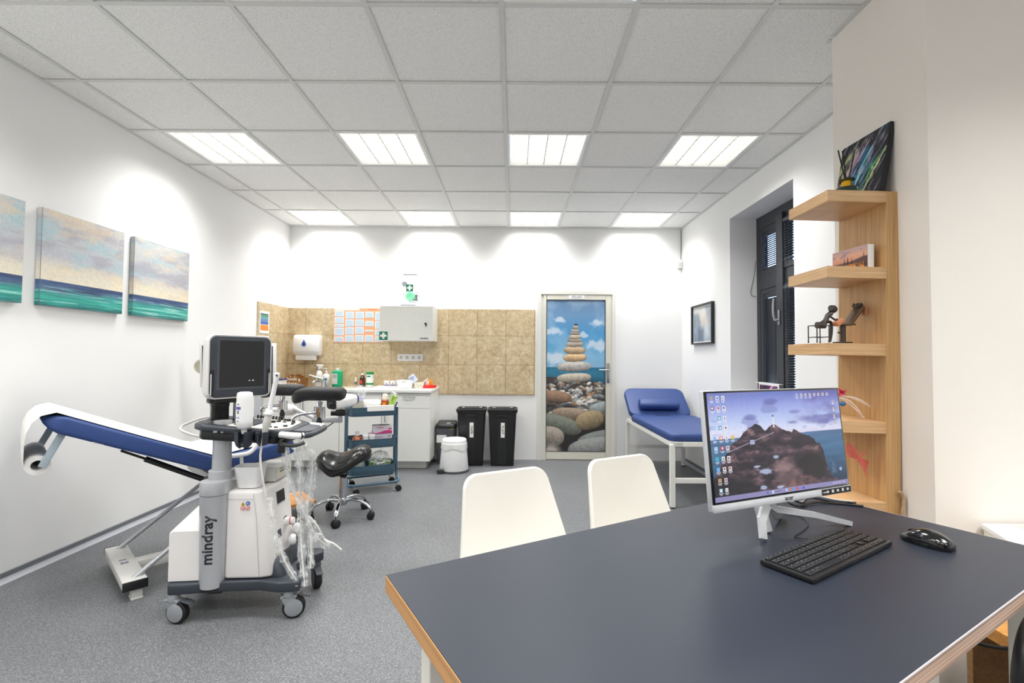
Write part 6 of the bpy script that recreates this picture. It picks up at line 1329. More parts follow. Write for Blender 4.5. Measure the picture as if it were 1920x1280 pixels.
obj('seated_doctor', MB().tube(smoothpath([(-.06, 0, .082), (-.045, 0, .095), (-.035, 0, .115), (-.02, 0, .125)], 4), .010, 10).sphere((-.012, 0, .142), .017, 12, 8).tube(smoothpath([(-.04, .005, .085), (-.015, .01, .088), (-.012, .01, .05), (-.02, .01, .006)], 5), .006, 8).tube(smoothpath([(-.035, -.01, .112), (-.015, -.012, .098), (0.0, -.008, .098)], 5), .0045, 8)
    .tube([(-.03, -.012, .146), (.006, .012, .142)], .012, 8), M_iron, fg)
obj('chair_pillar', MB().cyl((.032, 0, .002), (.032, 0, .075), .0105, n=14).box((.03, 0, .003), (.06, .04, .005), .001).cyl((.01, 0, .045), (.032, 0, .04), .004), M_iron, fg)
obj('reclined_seat', MB().box((.035, 0, .078), (.075, .045, .007), .002).box((.078, 0, .112), (.095, .05, .014), .006, rot=(0, R(-52), 0)), mat('brown_patina', (104, 86, 66), 0.5, 0.5), fg)
obj('copper_cloth', MB().box((.002, -.012, .087), (.036, .03, .02), .003, rot=(0, R(-35), 0)), M_copper, fg)
obj('copper_drape', MB().box((.118, -.016, .135), (.008, .022, .036), .002, rot=(0, .1, 0)), M_copper, fg)
obj('patient_head', MB().sphere((.104, 0, .158), .012, 10, 8).tube([(.088, .012, .158), (.094, .012, .168), (.1, .012, .158), (.094, .012, .15)], .003, 6, closed=True).tube([(.1, -.012, .158), (.107, -.012, .168), (.114, -.012, .158), (.107, -.012, .15)], .003, 6, closed=True), M_iron, fg)
# fourth shelf: clear speculum tied with a pink flower
M_acry = mat('clear_acrylic', (252, 248, 248), 0.05, alpha=0.16, vary=0.0)
sp_ = thing('plastic_speculum', 'clear plastic speculum tied with a crimson ribbon flower on the fourth shelf', 'speculum', sh(-0.15, 0.06, SZ[3] + 0.005), 0.2)
for pts in ([(-.06, 0, .085), (-.02, 0, .07), (.03, .0, .03), (.05, 0, .004)], [(-.06, .01, .09), (0.0, .0, .085), (.055, -.01, .06), (.075, -.01, .048)]):
    P_ = smoothpath(pts, 6); L_ = len(P_)
    for sgn in (-1, 1): obj('blade_rim', MB().tube([p + Vector((0, sgn * .011 * math.sin(PI * min(1, 0.2 + 1.0 * i / L_)), 0)) for i, p in enumerate(P_)], .0022, 8), mat('clear_acrylic_rim', (250, 244, 242), 0.1, alpha=0.6), sp_)
    obj('blade', MB().tube(P_, .0115, 12, flat=0.25), M_acry, sp_)
obj('handle', MB().tube([(-.06, 0, .088), (-.075, 0, .05), (-.085, 0, .003)], .006, 8), M_acry, sp_)
mb = MB(); rg = random.Random(5)
for k in range(12):
    a = rg.uniform(0, 2 * PI); b_ = rg.uniform(-.4, 1.2); p = Vector((-.05, 0, .095)); q = p + Vector((math.cos(a) * math.cos(b_), math.sin(a) * math.cos(b_), math.sin(b_))) * rg.uniform(.015, .034)
    mb.tube([p, (p + q) / 2 + Vector((0, 0, .006)), q], [.003, .006, .002], 6, flat=.3)
obj('crimson_flower', mb, mat('crimson_ribbon', (196, 30, 80), 0.5), sp_)
obj('blue_bow', MB().sphere((-.055, -.01, .06), .012, 10, 8, (1.2, .6, .8)), mat('blue_ribbon', (40, 96, 150), 0.5), sp_)
# pink net bow hanging below the fourth shelf
def bow(u, v):
    w_ = 0.012 + 0.024 * abs(u - .42) * 2
    return (-.01 + .085 * (u - .5), .012 * math.sin(7 * u + 3 * v), -.075 - .075 * u + (v - .5) * w_ * 2 + .008 * math.sin(5 * u))
tag(obj('net_ribbon', MB().surf(bow, 22, 10, .0012).surf(lambda u, v: (.02 - .06 * u * (.6 + .4 * v), -.02 * u, -.075 - .02 * u - .02 * v), 14, 4, .0012), mat('coral_net', (238, 110, 110), 0.5, alpha=0.5, scale=200, vary=.3), smooth=70), 'coral pink net ribbon hanging under the fourth shelf behind the screen', 'ribbon', None, sh(-0.125, 0.05, SZ[3] - 0.046), 0.1)
# braided loop by the foot of the unit
mb = MB(); P_ = smoothpath([(0, 0, -.597), (.003, 0, -.3), (0, 0, 0), (.004, 0, .04), (0.004, 0, .075), (-.003, .0, .095), (-.01, 0, .1)], 8)
for ph in (0, 2 * PI / 3, 4 * PI / 3):
    mb.tube([p + Vector((math.cos(i * .9 + ph) * .0035, math.sin(i * .9 + ph) * .0035, 0)) for i, p in enumerate(P_)], .0034, 6)
tag(obj('braided_strap', mb, mat('jute_braid', (186, 160, 130), 0.8, vary=.25, scale=80)), 'braided jute strap standing by the shelf unit upright behind the desk', 'strap', None, (1.519, 1.885, 0.60))
# purple framed card on the window sill
cdm = thing('purple_card', 'white framed purple abstract card standing on the window sill', 'card', (2.055, 3.86, WZ0 + 0.0245), R(-94))
def paint_purple():
    h, w = 40, 120; u, v = grid01(h, w); n = fbm(h, w, 5, 3, 4, 3)
    img = grad(n, [(0.2, (30, 14, 44)), (.5, (96, 40, 92)), (.7, (160, 60, 110)), (.9, (90, 90, 120))])
    return over(img, np.clip((.03 - np.abs((u - .45) * .5 - (.6 - v) * .25)) * 60, 0, .9) * (v < .7), (226, 206, 226))
obj('card_board', MB().box((0, 0.0, .065), (.34, .006, .13), .001), M_whiteplastic, cdm, smooth=0)
picture('card_print', paint_purple(), .31, .1, M_print, cdm, FACE_CAM(0, -.0036, .065))
obj('card_flap', MB().box((-.07, .03, .128), (.36, .06, .003), .001), M_whiteplastic, cdm, smooth=0)
# ------------------------------------------------------------------ desk
DA = R(30.5); DO = (-0.2769, 1.0733); DL, DW, DZ = 1.50, 0.728, 0.73
M_desk = mat('dark_blue_laminate', (36, 42, 54), 0.42, 0, 0.03, 4)
M_plyL = mat_ply('oak_plywood_edge', (196, 146, 92)); M_plyN = mat_ply('pinkish_plywood_edge', (202, 172, 152))
dk = thing('desk', 'large dark blue laminate desk with plywood edges', 'desk', (DO[0], DO[1], 0), DA)
TH = 0.036
top = obj('desk_top', MB().box((DL / 2, -DW / 2, DZ - 0.001), (DL, DW, 0.002), 0.0006), M_desk, dk, smooth=0)
obj('plywood_core', MB().box((DL / 2, -DW / 2, DZ - TH / 2 - 0.001), (DL - 0.002, DW - 0.002, TH - 0.002)), M_plyN, top, smooth=0)
obj('edge_trim', MB().box((DL / 2, -DW, DZ - 0.0018), (DL, 0.0024, 0.0032)).box((DL, -DW / 2, DZ - 0.0018), (0.0024, DW, 0.0032)), mat('pale_laminate_edge', (236, 220, 222), 0.5), top, smooth=0)
obj('edge_band', MB().box((0.0, -DW / 2, DZ - TH / 2 - 0.001), (0.0024, DW, TH - 0.002)).box((DL / 2, 0.0, DZ - TH / 2 - 0.001), (DL, 0.0024, TH - 0.002)), M_plyL, top, smooth=0)
M_leg = mat('cream_steel', (222, 218, 208), 0.4)
for x in (0.09, DL - 0.036):
    for y in (-0.075, -DW + 0.075): obj('leg', MB().box((x, y, (DZ - TH) / 2), (0.05, 0.05, DZ - TH - 0.002), 0.003), M_leg, dk, smooth=0)
    obj('side_rail', MB().box((x, -DW / 2, DZ - TH - 0.022), (0.04, DW - 0.21, 0.04), 0.002), M_leg, dk, smooth=0)
obj('long_rail', MB().box((DL / 2, -0.075, DZ - TH - 0.022), (DL - 0.24, 0.04, 0.04), 0.002), M_leg, dk, smooth=0)
DM = Matrix.Translation((DO[0], DO[1], DZ)) @ Matrix.Rotation(DA, 4, 'Z')
DI = DM.inverted()
# ------------------------------------------------------------------ all-in-one computer
def paint_screen():
    h, w = 300, 520; u, v = grid01(h, w); asp = w / h
    img = grad(v, [(0, (104, 120, 196)), (.12, (150, 162, 228)), (.27, (190, 206, 246)), (.38, (222, 226, 250)), (.46, (226, 214, 236))])
    n = fbm(h, w, 4, 5, 5, 3); n2 = fbm(h, w, 6, 10, 5, 8)
    img = over(img, np.clip((n - .42) * 4, 0, 1) * np.clip((u - .5) * 3, 0, 1) * np.clip((.43 - v) * 6, 0, 1) * .75, (102, 92, 160))
    img = over(img, np.clip((n2 - .58) * 6, 0, .55) * (v < .4), (128, 136, 196))
    for cx, cy, rx, ry in ((.29, .24, .05, .03), (.44, .1, .06, .03), (.62, .21, .06, .03), (.6, .32, .05, .02), (.82, .3, .18, .05)):
        img = over(img, np.clip(1.2 - ((u - cx) / rx) ** 2 - ((v - cy) / ry) ** 2 + (n2 - .5) * 2, 0, 1) * .6, (98, 98, 166))
    seal = grad(np.clip((v - .42) / .5, 0, 1), [(0, (82, 116, 158)), (.4, (62, 108, 146)), (1, (30, 56, 86))])
    img = np.where(((v > .425 + .01 * (1 - u)) & ((u > .5) | (u < .25)))[..., None], seal * (0.85 + .3 * fbm(h, w, 6, 40, 3, 4))[..., None], img)
    img = over(img, np.clip((fbm(h, w, 20, 20, 4, 12) - .5) * 5, 0, 1) * np.clip(1 - np.hypot((u - .84) / .09, (v - .84) / .14), 0, 1), (150, 180, 206))
    # rocky headland
    xs = np.array([0, .08, .13, .2, .27, .31, .35, .38, .42, .46, .5, .55, .585, .6, .62, .66, .69, .72, .755, .77, .8, .82, .83, .845, .87, .93])
    ys = np.array([.80, .60, .51, .43, .35, .32, .33, .385, .345, .335, .37, .41, .42, .385, .395, .45, .46, .47, .50, .54, .56, .62, .70, .82, .90, .955])
    rough = (fbm(h, w, 30, 4, 4, 31)[0] - .5) * .03
    top_ = np.interp(np.linspace(0, 1, w), xs, ys) + rough
    rock = v > top_[None, :]
    t = fbm(h, w, 12, 16, 5, 17); t2 = fbm(h, w, 26, 30, 4, 19)
    strat = .16 * np.sin((v - .35 * (u - .3)) * 70 + 9 * t2) * np.clip(1.2 - 1.4 * u, 0, 1)
    rc = grad(np.clip(t * 1.5 - .3 + strat + (v - top_[None, :]) * .2, 0, 1), [(0, (18, 13, 24)), (.4, (40, 30, 44)), (.62, (74, 54, 66)), (.8, (112, 86, 92)), (1, (146, 120, 122))]) * (0.65 + .7 * t2)[..., None]
    img = np.where(rock[..., None], rc, img)
    dk1 = np.clip((.36 - u) * 5, 0, 1) * np.clip((v - .66) * 5, 0, 1); img = over(img, dk1 * .9 * rock, (14, 10, 22))
    dk2 = np.clip(1.25 - np.hypot((u - .72) / .12, (v - .76) / .13), 0, 1); img = over(img, np.clip(dk2 * 2, 0, 1) * .9 * rock, (24, 15, 24)); img = over(img, np.clip((.10 - np.abs(u - .66 + .25 * (v - .5))) * 12, 0, 1) * np.clip((.62 - v) * 8, 0, 1) * .75 * rock, (40, 28, 40))
    pw = np.clip((.045 + .3 * (v - .56) - np.abs(u - .5 - .12 * (v - .6)) + .05 * (t2 - .5)) * 14, 0, 1) * np.clip((v - .56) * 9, 0, 1)
    img = over(img, pw * .8 * rock, (104, 82, 88)); img = img * np.where((pw * rock)[..., None] > .3, (0.75 + .5 * t2)[..., None], 1.0)
    lt = np.clip(1.1 - np.hypot((u - .5) / .16, (v - .72) / .2), 0, 1) * np.clip(t * 2 - .5, 0, 1); img = over(img, lt * .9 * rock, (158, 128, 128)); img = over(img, np.clip(1.15 - np.hypot((u - .60) / .17, (v - .92) / .07), 0, 1) * np.clip(t2 * 2.2 - .6, 0, 1) * .8 * rock, (150, 96, 82))
    for cx, cy, rx, ry in ((.36, .77, .055, .03), (.45, .645, .022, .014), (.33, .92, .025, .02), (.46, .94, .03, .015), (.3, .72, .025, .008)):
        q = 1.15 - np.hypot((u - cx) / rx, (v - cy) / ry) + (t2 - .5) * 1.5; img = over(img, np.clip(q * 2, 0, .85) * rock, (186, 200, 232))
    img = over(img, np.clip((.008 - np.abs(v - (.55 - (u - .13) * .45))) * 200, 0, 1) * (u > .12) * (u < .45) * .8, (170, 158, 178))
    hs = (np.abs(u - .285) < .016) & (np.abs(v - .485) < .022); img = over(img, hs * 1., (170, 176, 214))
    lh = (np.abs(u - .452) < .0045 + .006 * np.clip((v - .25) * 3, 0, 1)) & (v > .235) & (v < .36); img = over(img, lh * 1., (226, 226, 236))
    img = over(img, ((np.abs(u - .452) < .006) & (np.abs(v - .245) < .008)) * 1., (70, 70, 90))
    # desktop icons and task bar
    rg = np.random.RandomState(4)
    def icon(x, y, c, s=.016, lab=True, c2=None):
        img_ = img; a = (np.abs(u - x) < s * .8) & (np.abs(v - y) < s * asp * .8); img_ = over(img_, a * 1., c)
        if c2: img_ = over(img_, ((np.abs(u - x) < s * .4) & (np.abs(v - y) < s * asp * .45)) * 1., c2)
        if lab:
            for k in range(2): img_ = over(img_, ((np.abs(u - x) < s * (1.1 - .4 * k)) & (np.abs(v - y - s * asp * (1.25 + .5 * k)) < .004)) * .75, (232, 234, 246))
        return img_
    W_, DKR, EDG = (240, 240, 246), (120, 20, 60), (40, 150, 190)
    for y, row in ((.04, ((.03, (176, 166, 150), None), (.07, W_, (60, 110, 200)), (.108, W_, (150, 150, 160)))), (.135, ((.03, DKR, W_), (.07, (214, 214, 240), (200, 60, 90)), (.108, W_, (120, 30, 60)))), (.23, ((.072, (60, 170, 190), W_), (.108, W_, (130, 140, 170)))), (.32, ((.03, (170, 200, 240), None), (.072, EDG, W_), (.11, W_, (150, 60, 60)))),
                   (.415, ((.03, (130, 190, 240), None), (.072, (226, 110, 40), W_), (.11, W_, (170, 170, 180)), (.15, (222, 196, 96), None))), (.51, ((.033, (190, 210, 240), None), (.075, (206, 24, 50), W_), (.112, W_, (140, 40, 60)))), (.605, ((.035, (60, 180, 200), None), (.075, W_, (90, 160, 110)), (.112, W_, (140, 40, 60)))),
                   (.70, ((.036, (120, 180, 240), None), (.077, W_, (150, 30, 60)), (.115, W_, (180, 50, 80)))), (.80, ((.04, (226, 170, 50), (70, 130, 230)), (.08, W_, (160, 40, 60)))), (.89, ((.042, (150, 210, 220), W_), (.08, W_, (190, 190, 200))))):
        for x, c, c2 in row: img = icon(x, y + .008, c, .013, True, c2)
    for k in range(8): img = icon(.655 + .036 * k, .048, (216, 214, 226), .011, k < 4, (150, 140, 150))
    for y in (.13, .2, .28, .36): img = icon(.95, y, (206, 190, 150), .009, True)
    img = icon(.952, .84, (214, 226, 250), .011, False, (70, 120, 210))
    img = over(img, (v > .955) * .92, (150, 146, 196))
    for x, c in ((.36, (70, 110, 210)), (.4, W_), (.5, (200, 206, 240)), (.53, (190, 130, 80)), (.555, (80, 150, 220)), (.58, (214, 60, 50)), (.605, (120, 130, 220)), (.63, (70, 90, 200))): img = over(img, ((np.abs(u - x) < .008) & (np.abs(v - .977) < .012)) * 1., c)
    img = over(img, ((np.abs(u - .43) < .03) & (np.abs(v - .977) < .004)) * .7, (110, 110, 150))
    for x in (.88, .905, .93, .965): img = over(img, ((np.abs(u - x) < .008) & (np.abs(v - .977) < .006)) * .7, W_)
    return img
M_screen = mat_print('lit_screen', 0.25, emit=SCREEN)
MO = (0.505, 1.216, 0.825); A_ = R(23.4); TL_ = R(6)
ux, uy = math.cos(A_), math.sin(A_)
PMAT = frame_mat(MO, (ux, uy, 0), (-uy * math.sin(TL_), ux * math.sin(TL_), math.cos(TL_)))        # origin: lower left corner, z towards the user
pcm = thing('all_in_one_computer', 'silver all-in-one computer showing a lighthouse on rocks on the desk', 'computer', (0.76, 1.33, DZ))
PM = Matrix.Translation((-0.76, -1.33, -DZ)) @ PMAT
PWD, PHT = 0.538, 0.305
M_sil = mat('silver_plastic', (206, 208, 212), 0.3, 0.35)
hs = obj('display_housing', MB().box((PWD / 2, PHT / 2, -0.009), (PWD, PHT, 0.016), 0.003, M=PM).box((PWD / 2, PHT * .42, -0.03), (PWD * .8, PHT * .7, 0.03), 0.01, M=PM), M_sil, pcm)
obj('chin', MB().box((PWD / 2, 0.0085, 0.001), (PWD, 0.019, 0.008), 0.002, M=PM), M_sil, hs)
obj('bezel', MB().box((PWD / 2, PHT / 2 + 0.0085, 0.0), (PWD - 0.004, PHT - 0.02, 0.003), 0.001, M=PM), M_blackgloss, hs)
picture('lit_screen', paint_screen(), PWD - 0.018, PHT - 0.03, M_screen, hs, PM @ Matrix.Translation((PWD / 2, PHT / 2 + 0.0085, 0.0021)))
text('maker_mark', 'acer', 0.0165, M_dgrey, hs, PM @ Matrix.Translation((PWD * .505, 0.0092, 0.0054)), extrude=0.0003, bold=0.0003, sx=1.15)
stk = obj('feature_sticker', MB().box((PWD - 0.068, 0.0085, 0.0056), (0.128, 0.0165, 0.0006), M=PM), M_ink, hs, smooth=0, label='black feature sticker strip')
mb = MB()
for k in range(5):
    x = PWD - 0.108 + k * 0.022
    mb.box((x, 0.0092, 0.0062), (0.009, 0.006 + 0.002 * (k % 2), 0.0004), M=PM)
mb.box((PWD - 0.121, 0.0085, 0.0062), (0.014, 0.0025, 0.0004), M=PM)
obj('sticker_icons', mb, M_lgrey, stk, smooth=0)
iv = lambda x, y, z=0.0: Vector((x - 0.76, y - 1.33, z))
ap = iv(0.705, 1.338, 0.098)
stn = MB()
def strip(path, w0, w1, th):
    P_ = [Vector(p) for p in path]; rs = []
    for i, p in enumerate(P_):
        t = (P_[min(i + 1, len(P_) - 1)] - P_[max(i - 1, 0)]).normalized(); sd = t.cross(Vector((uy, -ux, 0))).normalized()
        sd = Vector((-uy, ux, 0)).cross(t).normalized(); w_ = w0 + (w1 - w0) * i / (len(P_) - 1); nn = t.cross(sd).normalized()
        rs.append([p + sd * w_ / 2 + nn * th, p + sd * w_ / 2 - nn * th, p - sd * w_ / 2 - nn * th, p - sd * w_ / 2 + nn * th])
    stn.rings(rs)
strip([ap + Vector((-.012, 0, .012)), ap + Vector((0.0, 0, -.01)), iv(0.672, 1.305, 0.05), iv(0.667, 1.287, 0.006)], 0.04, 0.024, 0.004)
strip([ap + Vector((0.0, 0, -.012)), ap + Vector((.03, .01, -.032)), iv(0.86, 1.375, 0.042), iv(0.985, 1.41, 0.0065)], 0.02, 0.013, 0.006)
stn.box(iv(0.70, 1.36, 0.055), (0.03, 0.02, 0.11), 0.004, rot=(-.3, 0, A_))
strip([ap + Vector((0.02, 0.02, -.02)), iv(0.78, 1.42, 0.03), iv(0.82, 1.47, 0.006)], 0.04, 0.04, 0.003)
for v in stn.bm.verts: v.co.z = max(v.co.z, 0.0008)
obj('stand', stn, mat('satin_aluminium', (214, 216, 219), 0.3, 0.45), pcm, smooth=30)
# ------------------------------------------------------------------ keyboard, mouse, cables
kb = thing('keyboard', 'black computer keyboard with white legends on the desk', 'keyboard', (0.784, 1.199, DZ + 0.0006), R(32.6))
KL, KW = 0.405, 0.118
obj('keyboard_base', MB().prism([(-KL / 2, -KW / 2), (KL / 2, -KW / 2), (KL / 2, KW / 2), (-KL / 2, KW / 2)], 0.001, 0.013, 0.003), M_black, kb, smooth=30)
mbk = MB(); lg = MB(); lay = []
rows = [(0.0475, [0.014] * 1 + [0.0165] * 15 + [0.0165] * 4), (0.031, [0.0168] * 13 + [0.034] + [0.0165] * 6), (0.013, [0.025] + [0.0168] * 12 + [0.026] + [0.0165] * 6), (-0.005, [0.03] + [0.0168] * 12 + [0.02] + [0.0165] * 6), (-0.023, [0.022] + [0.0168] * 11 + [0.044] + [0.0165] * 6), (-0.042, [0.0225, 0.02, 0.02, 0.098, 0.02, 0.02, 0.02, 0.0226] + [0.0165] * 9)]
for yy, ks in rows:
    x = -KL / 2 + 0.009
    tot = sum(k + 0.0024 for k in ks); sc_ = (KL - 0.016) / tot
    for i, k in enumerate(ks):
        w_ = k * sc_; hh = 0.0145 if yy < .04 else .011
        if not (yy < -0.01 and yy > -0.03 and i in (13, 15)):
            mbk.box((x + w_ / 2, yy, 0.0148), (w_, hh, 0.0032), 0.0008, 1)
            if k < 0.09: lg.box((x + w_ / 2 - 0.002, yy + hh * .15, 0.01665), (0.0022, 0.0026, 0.0003)); (lg.box((x + w_ / 2 + 0.003, yy - hh * .2, 0.01665), (0.0016, 0.002, 0.0003)) if (i + int(yy * 1000)) % 2 else None)
        x += w_ + 0.0024 * sc_
obj('keys', mbk, M_black, kb, smooth=0); obj('key_legends', lg, M_grey, kb, smooth=0)
ms = thing('mouse', 'black glossy computer mouse beside the keyboard', 'mouse', (1.087, 1.274, DZ + 0.0006), R(-62))
rs = []
for i in range(15):
    t = i / 14; x = -.056 + .112 * t; w_ = .031 * math.sqrt(max(.02, 1 - (abs(t - .52) / .53) ** 2.6)); q_ = 1 - t; z_ = .036 * (math.sin(PI * min(1, .12 + .86 * q_)) ** .8)
    rs.append([(x, w_ * math.cos(a), max(0.0, 0.004 + z_ * max(0, math.sin(a)) ** .75) if math.sin(a) > -.01 else 0.0) for a in np.linspace(0, 2 * PI, 22, endpoint=False)])
obj('mouse_shell', MB().rings(rs), M_blackgloss, ms, smooth=60)
obj('mouse_skirt', MB().lathe([(0, .0), (1, 0), (1.02, .008), (1, .011)], 28, sx=.0555, sy=.0312), M_black, ms)
obj('scroll_wheel', MB().cyl((-.030, -.004, .0215), (-.030, .004, .0215), .009, n=14), M_rubber, ms)
def cable(name, pts, r_, label, m=M_black):
    return tag(obj(name, MB().tube(smoothpath(pts, 7), r_, 8), m), label, 'cable')
z0 = DZ + 0.0028
cable('keyboard_cable', [(0.835, 1.508, z0), (0.875, 1.50, z0), (0.878, 1.45, z0), (0.85, 1.395, z0), (0.80, 1.345, z0), (0.765, 1.312, z0), (0.79, 1.292, z0 + .003)], 0.0016, 'thin black cable curving over the desk behind the keyboard')
for k, (dx, c, lab) in enumerate(((-.004, M_black, 'thick black cable at the front of the bundle behind the computer'), (.03, M_black, 'thick black cable at the back of the bundle behind the computer'))):
    cable('power_cable', [(0.87 + dx, 1.52 + dx, z0 + .03), (0.93 + dx, 1.57 + dx, z0 + .006), (1.01, 1.615 + dx * .8, z0 + .004 + .007 * k), (1.08, 1.617 + dx * .6, z0 + .001), (1.15, 1.59 + dx, z0 + .001)], 0.0035, lab, c)
cable('pale_cable', [(0.9, 1.565, z0 + .02), (0.97, 1.62, z0 + .004), (1.04, 1.655, z0 + .012), (1.1, 1.645, z0 + .004), (1.135, 1.612, z0 + .008)], 0.0025, 'pale cable running behind the black cable bundle on the desk', M_lgrey)
# ------------------------------------------------------------------ white chairs at the far side of the desk
def make_chair(label, loc, rz):
    t = thing('visitor_chair', label, 'chair', loc, rz, 'white visitor chairs at the desk')
    # local: +y is the back, the person faces -y (towards the desk); origin on the floor under the seat
    def back(u, v):                                            # v: bottom to top
        w_ = 0.222 - 0.046 * v
        x = (u - .5) * 2 * w_; z = 0.465 + 0.325 * v
        y = 0.205 + 0.075 * v - 0.028 * (1 - (2 * u - 1) ** 2) * 0 + 0.03 * (0 - (2 * u - 1) ** 2) + 0.02 * max(0, .25 - v) * -4
        return Vector((x, y, z))
    mb = MB(); outline = []; n = 7; rc = 0.055
    W0, W1, H0, H1 = 0.232, 0.176, 0.44, 0.795
    pts = [(-W0, H0), (W0, H0)]
    for cx, a0 in ((W1 - rc, 4), (-W1 + rc, 92)):
        for k in range(n + 1):
            a = R(a0 + 84 * k / n); pts.append((cx + rc * math.cos(a), H1 - rc + rc * math.sin(a)))
    def bend(x, z, off): 
        t_ = (z - H0) / (H1 - H0)
        y = 0.185 + 0.085 * t_ - 0.55 * x * x - 0.02 * max(0, .3 - t_) * 3
        return (x, y + off, z)
    rows_ = []
    cxm = 0.0; czm = (H0 + H1) / 2
    ks = [1.0, .985, .93, .7, .35, .02]
    def ring(k, off): return [bend(cxm + (x - cxm) * k, czm + (z - czm) * k, off) for x, z in pts]
    rings_ = [ring(k, -.004 if k == 1 else (-.012 if k < .99 else -.0085)) for k in reversed(ks)] + [ring(k, (.012 if k < .99 else .0085) if k < 1 else .004) for k in ks]
    obj('backrest', MB().rings(rings_, cap=True), M_shell, t, smooth=50)
    def seat(u, v):
        x = (u - .5) * 2 * (.215 + .02 * v); y = -.22 + .41 * v
        return (x, y, .445 + .02 * abs(2 * u - 1) ** 2 - .012 * math.sin(PI * v) + (.03 * max(0, v - .85) / .15) - .02 * max(0, .12 - v) / .12)
    obj('seat', MB().surf(seat, 16, 16, .014), M_shell, t, smooth=60)
    for sx in (-1, 1):
        for y0, y1 in ((-.15, -.2), (.13, .2)): obj('leg', MB().cyl((sx * .15, y0, .432), (sx * .205, y1, 0.002), .0125, n=14), M_chrome, t)
    return t
M_shell = mat('white_shell_plastic', (224, 222, 214), 0.4, 0, 0.01)
def place(c, dz): return (c[0] - math.cos(DA + PI / 2) * 0.25, c[1] - math.sin(DA + PI / 2) * 0.25, 0)
make_chair('white plastic visitor chair nearer the ultrasound machine, behind the desk', place((-0.025, 1.77), 0), DA - 0.02)
make_chair('white plastic visitor chair nearer the blue couch, behind the desk', place((0.452, 2.03), 0), DA - 0.02)
# ------------------------------------------------------------------ things at the user's side of the desk
M_beech = mat_wood('beech_shelf_wood', (206, 140, 66), (236, 176, 96), 'X', 0.4, 12); M_beech_shade = mat_wood('beech_shelf_shaded', (150, 112, 70), (178, 138, 92), 'Y', 0.45, 14)  # side boards: same beech, shade put into a darker colour
lo = thing('low_shelf', 'low beech wood side shelf beside the desk leg', 'shelf', (1.428, 1.30, 0))
obj('top_board', MB().box((0.09, 0.13, 0.401), (0.18, 0.26, 0.038), 0.001), M_beech, lo, smooth=0)
for y in (0.02, 0.24): obj('side_board', MB().box((0.095, y, 0.19), (0.16, 0.02, 0.379)), M_beech_shade, lo, smooth=0)
pr_ = thing('office_printer', 'white office printer in the corner behind the desk', 'printer', (1.62, 1.22, 0))
obj('cabinet_stand', MB().prism([(0.02, 0.02), (0.5, 0.02), (0.5, 0.50), (0.07, 0.50), (0.02, 0.36)], 0.002, 0.40), M_whitelam, pr_, smooth=0)
pb_ = obj('printer_body', MB().prism([(0.004, 0.0), (0.52, 0.0), (0.52, 0.522), (0.072, 0.522), (0.004, 0.37)], 0.401, 0.606, 0.004), M_cream, pr_, smooth=30)
obj('printer_lid', MB().prism([(0.0, -0.004), (0.524, -0.004), (0.524, 0.526), (0.068, 0.526), (0.0, 0.37)], 0.607, 0.628, 0.004), M_whiteplastic, pr_, smooth=30)
obj('lid_panel', MB().prism(roundrect(0.3, 0.05, 0.01, 3, 0.30, 0.478), 0.628, 0.629), M_lgrey, pr_, smooth=0)
oc = thing('office_chair', 'black office chair, its looped arm showing past the near desk corner', 'chair', (1.283, 0.788, 0), DA - PI / 2)
obj('seat', MB().prism(roundrect(0.46, 0.44, 0.1, 5), 0.44, 0.51, 0.025, 3), M_black_fabric, oc) if False else obj('seat', MB().prism(roundrect(0.46, 0.42, 0.1, 5, 0, -0.03), 0.42, 0.49, 0.022, 3), mat('black_fabric', (24, 24, 26), 0.9, bump=.3), oc)
for s in (-1, 1):
    obj('armrest', MB().tube(smoothpath([(s * .2, 0.1, .43), (s * .27, .13, .44), (s * .285, .14, .52), (s * .285, .115, .65), (s * .285, .06, .685), (s * .285, -.08, .688), (s * .285, -.16, .65), (s * .285, -.18, .55), (s * .26, -.17, .44), (s * .2, -.15, .43)], 7), .0165, 12), M_black, oc)
obj('backrest', MB().prism(roundrect(0.42, 0.46, 0.1, 5), -0.03, 0.03, 0.02, 3, M=frame_mat((0, -0.29, 0.80), (1, 0, 0), (0, -0.15, 1))), mat('black_fabric', (24, 24, 26), 0.9, bump=.3), oc)
obj('back_post', MB().box((0, -0.26, 0.52), (0.06, 0.015, 0.26), .004).box((0, -0.16, 0.408), (0.06, 0.22, 0.015), .004), M_black, oc)
obj('gas_lift', MB().cyl((0, 0, .1), (0, 0, .42), .025, n=18), M_black, oc)
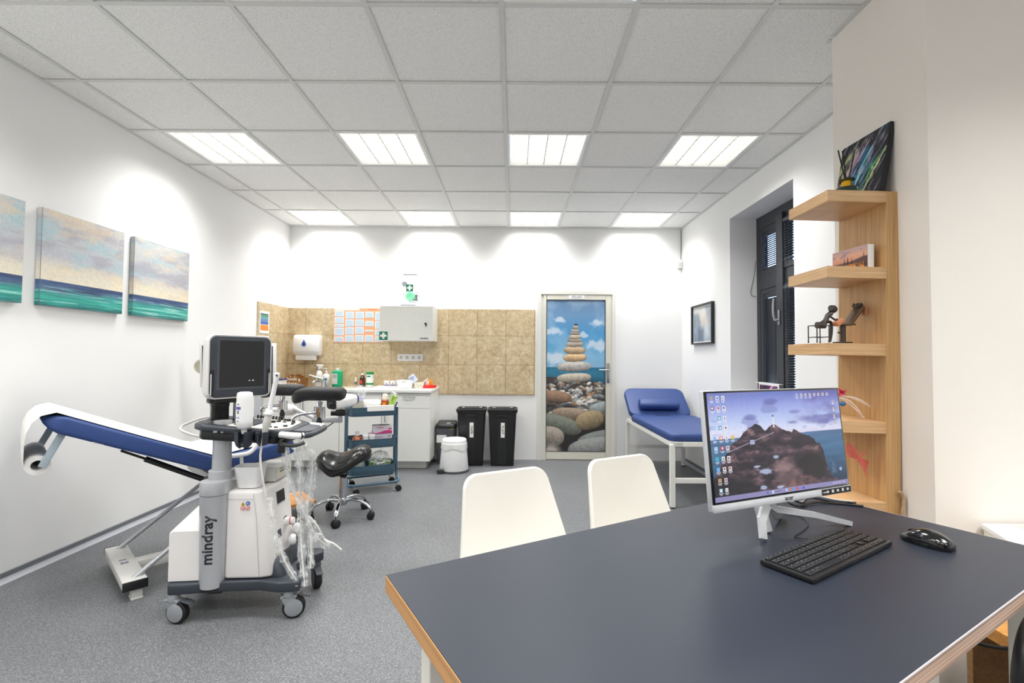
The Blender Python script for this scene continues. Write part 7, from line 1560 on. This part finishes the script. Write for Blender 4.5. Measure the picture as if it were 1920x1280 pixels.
for k in range(5):
    a = 2 * PI * k / 5 + .2; c, s = math.cos(a), math.sin(a)
    obj('base_leg', MB().tube([(0, 0, .11), (.15 * c, .15 * s, .095), (.29 * c, .29 * s, .07)], [.024, .02, .016], 10), M_black, oc)
    obj('caster', MB().cyl((.29 * c - .022 * s, .29 * s + .022 * c, .028), (.29 * c + .022 * s, .29 * s - .022 * c, .028), .0275, n=18), M_rubber, oc)
cable('hanging_cable', [(1.10, 1.36, 0.685), (1.13, 1.37, 0.55), (1.22, 1.365, 0.46), (1.31, 1.33, 0.435), (1.395, 1.29, 0.46)], 0.005, 'black cable looping below the desk edge near the beech shelf')
cable('floor_cable', [(0.80, 1.1, 0.02), (0.83, 1.08, 0.2), (0.87, 1.12, 0.45), (0.9, 1.2, 0.69)], 0.008, 'black cable hanging straight down under the desk')
# ------------------------------------------------------------------ camera
yaw, pitch, roll = 0.0024, 0.0322, -0.0073
cy, sy, cp, sp, cr, sr = math.cos(yaw), math.sin(yaw), math.cos(pitch), math.sin(pitch), math.cos(roll), math.sin(roll)
RM = np.array([[cr, -sr, 0], [sr, cr, 0], [0, 0, 1]]) @ np.array([[1, 0, 0], [0, cp, -sp], [0, sp, cp]]) @ np.array([[cy, 0, sy], [0, 1, 0], [-sy, 0, cy]])
def bl(v): return Vector((v[0], v[2], v[1]))
rt, up, fw = bl(RM[0]), bl(RM[1]), bl(RM[2])
cd = bpy.data.cameras.new('Camera'); cam = bpy.data.objects.new('Camera', cd); COL.objects.link(cam)
cam.matrix_world = Matrix(((rt.x, up.x, -fw.x, 0), (rt.y, up.y, -fw.y, 0), (rt.z, up.z, -fw.z, 1.213), (0, 0, 0, 1)))
cd.sensor_width = 36.0; cd.lens = 36.0 * 897.66 / 1920.0; cd.clip_start = 0.02; cd.clip_end = 60
S.camera = cam
vs = S.view_settings; vs.view_transform = 'Standard'; vs.look = 'None'; vs.gamma = 1.0; vs.use_curve_mapping = False; vs.exposure = EXPO
try:
    S.cycles.use_denoising = True; S.cycles.max_bounces = 10; S.cycles.diffuse_bounces = 6; S.cycles.glossy_bounces = 4
    S.cycles.transmission_bounces = 8; S.cycles.transparent_max_bounces = 16; S.cycles.sample_clamp_indirect = 6.0
    S.cycles.caustics_reflective = False; S.cycles.caustics_refractive = False
except Exception: pass
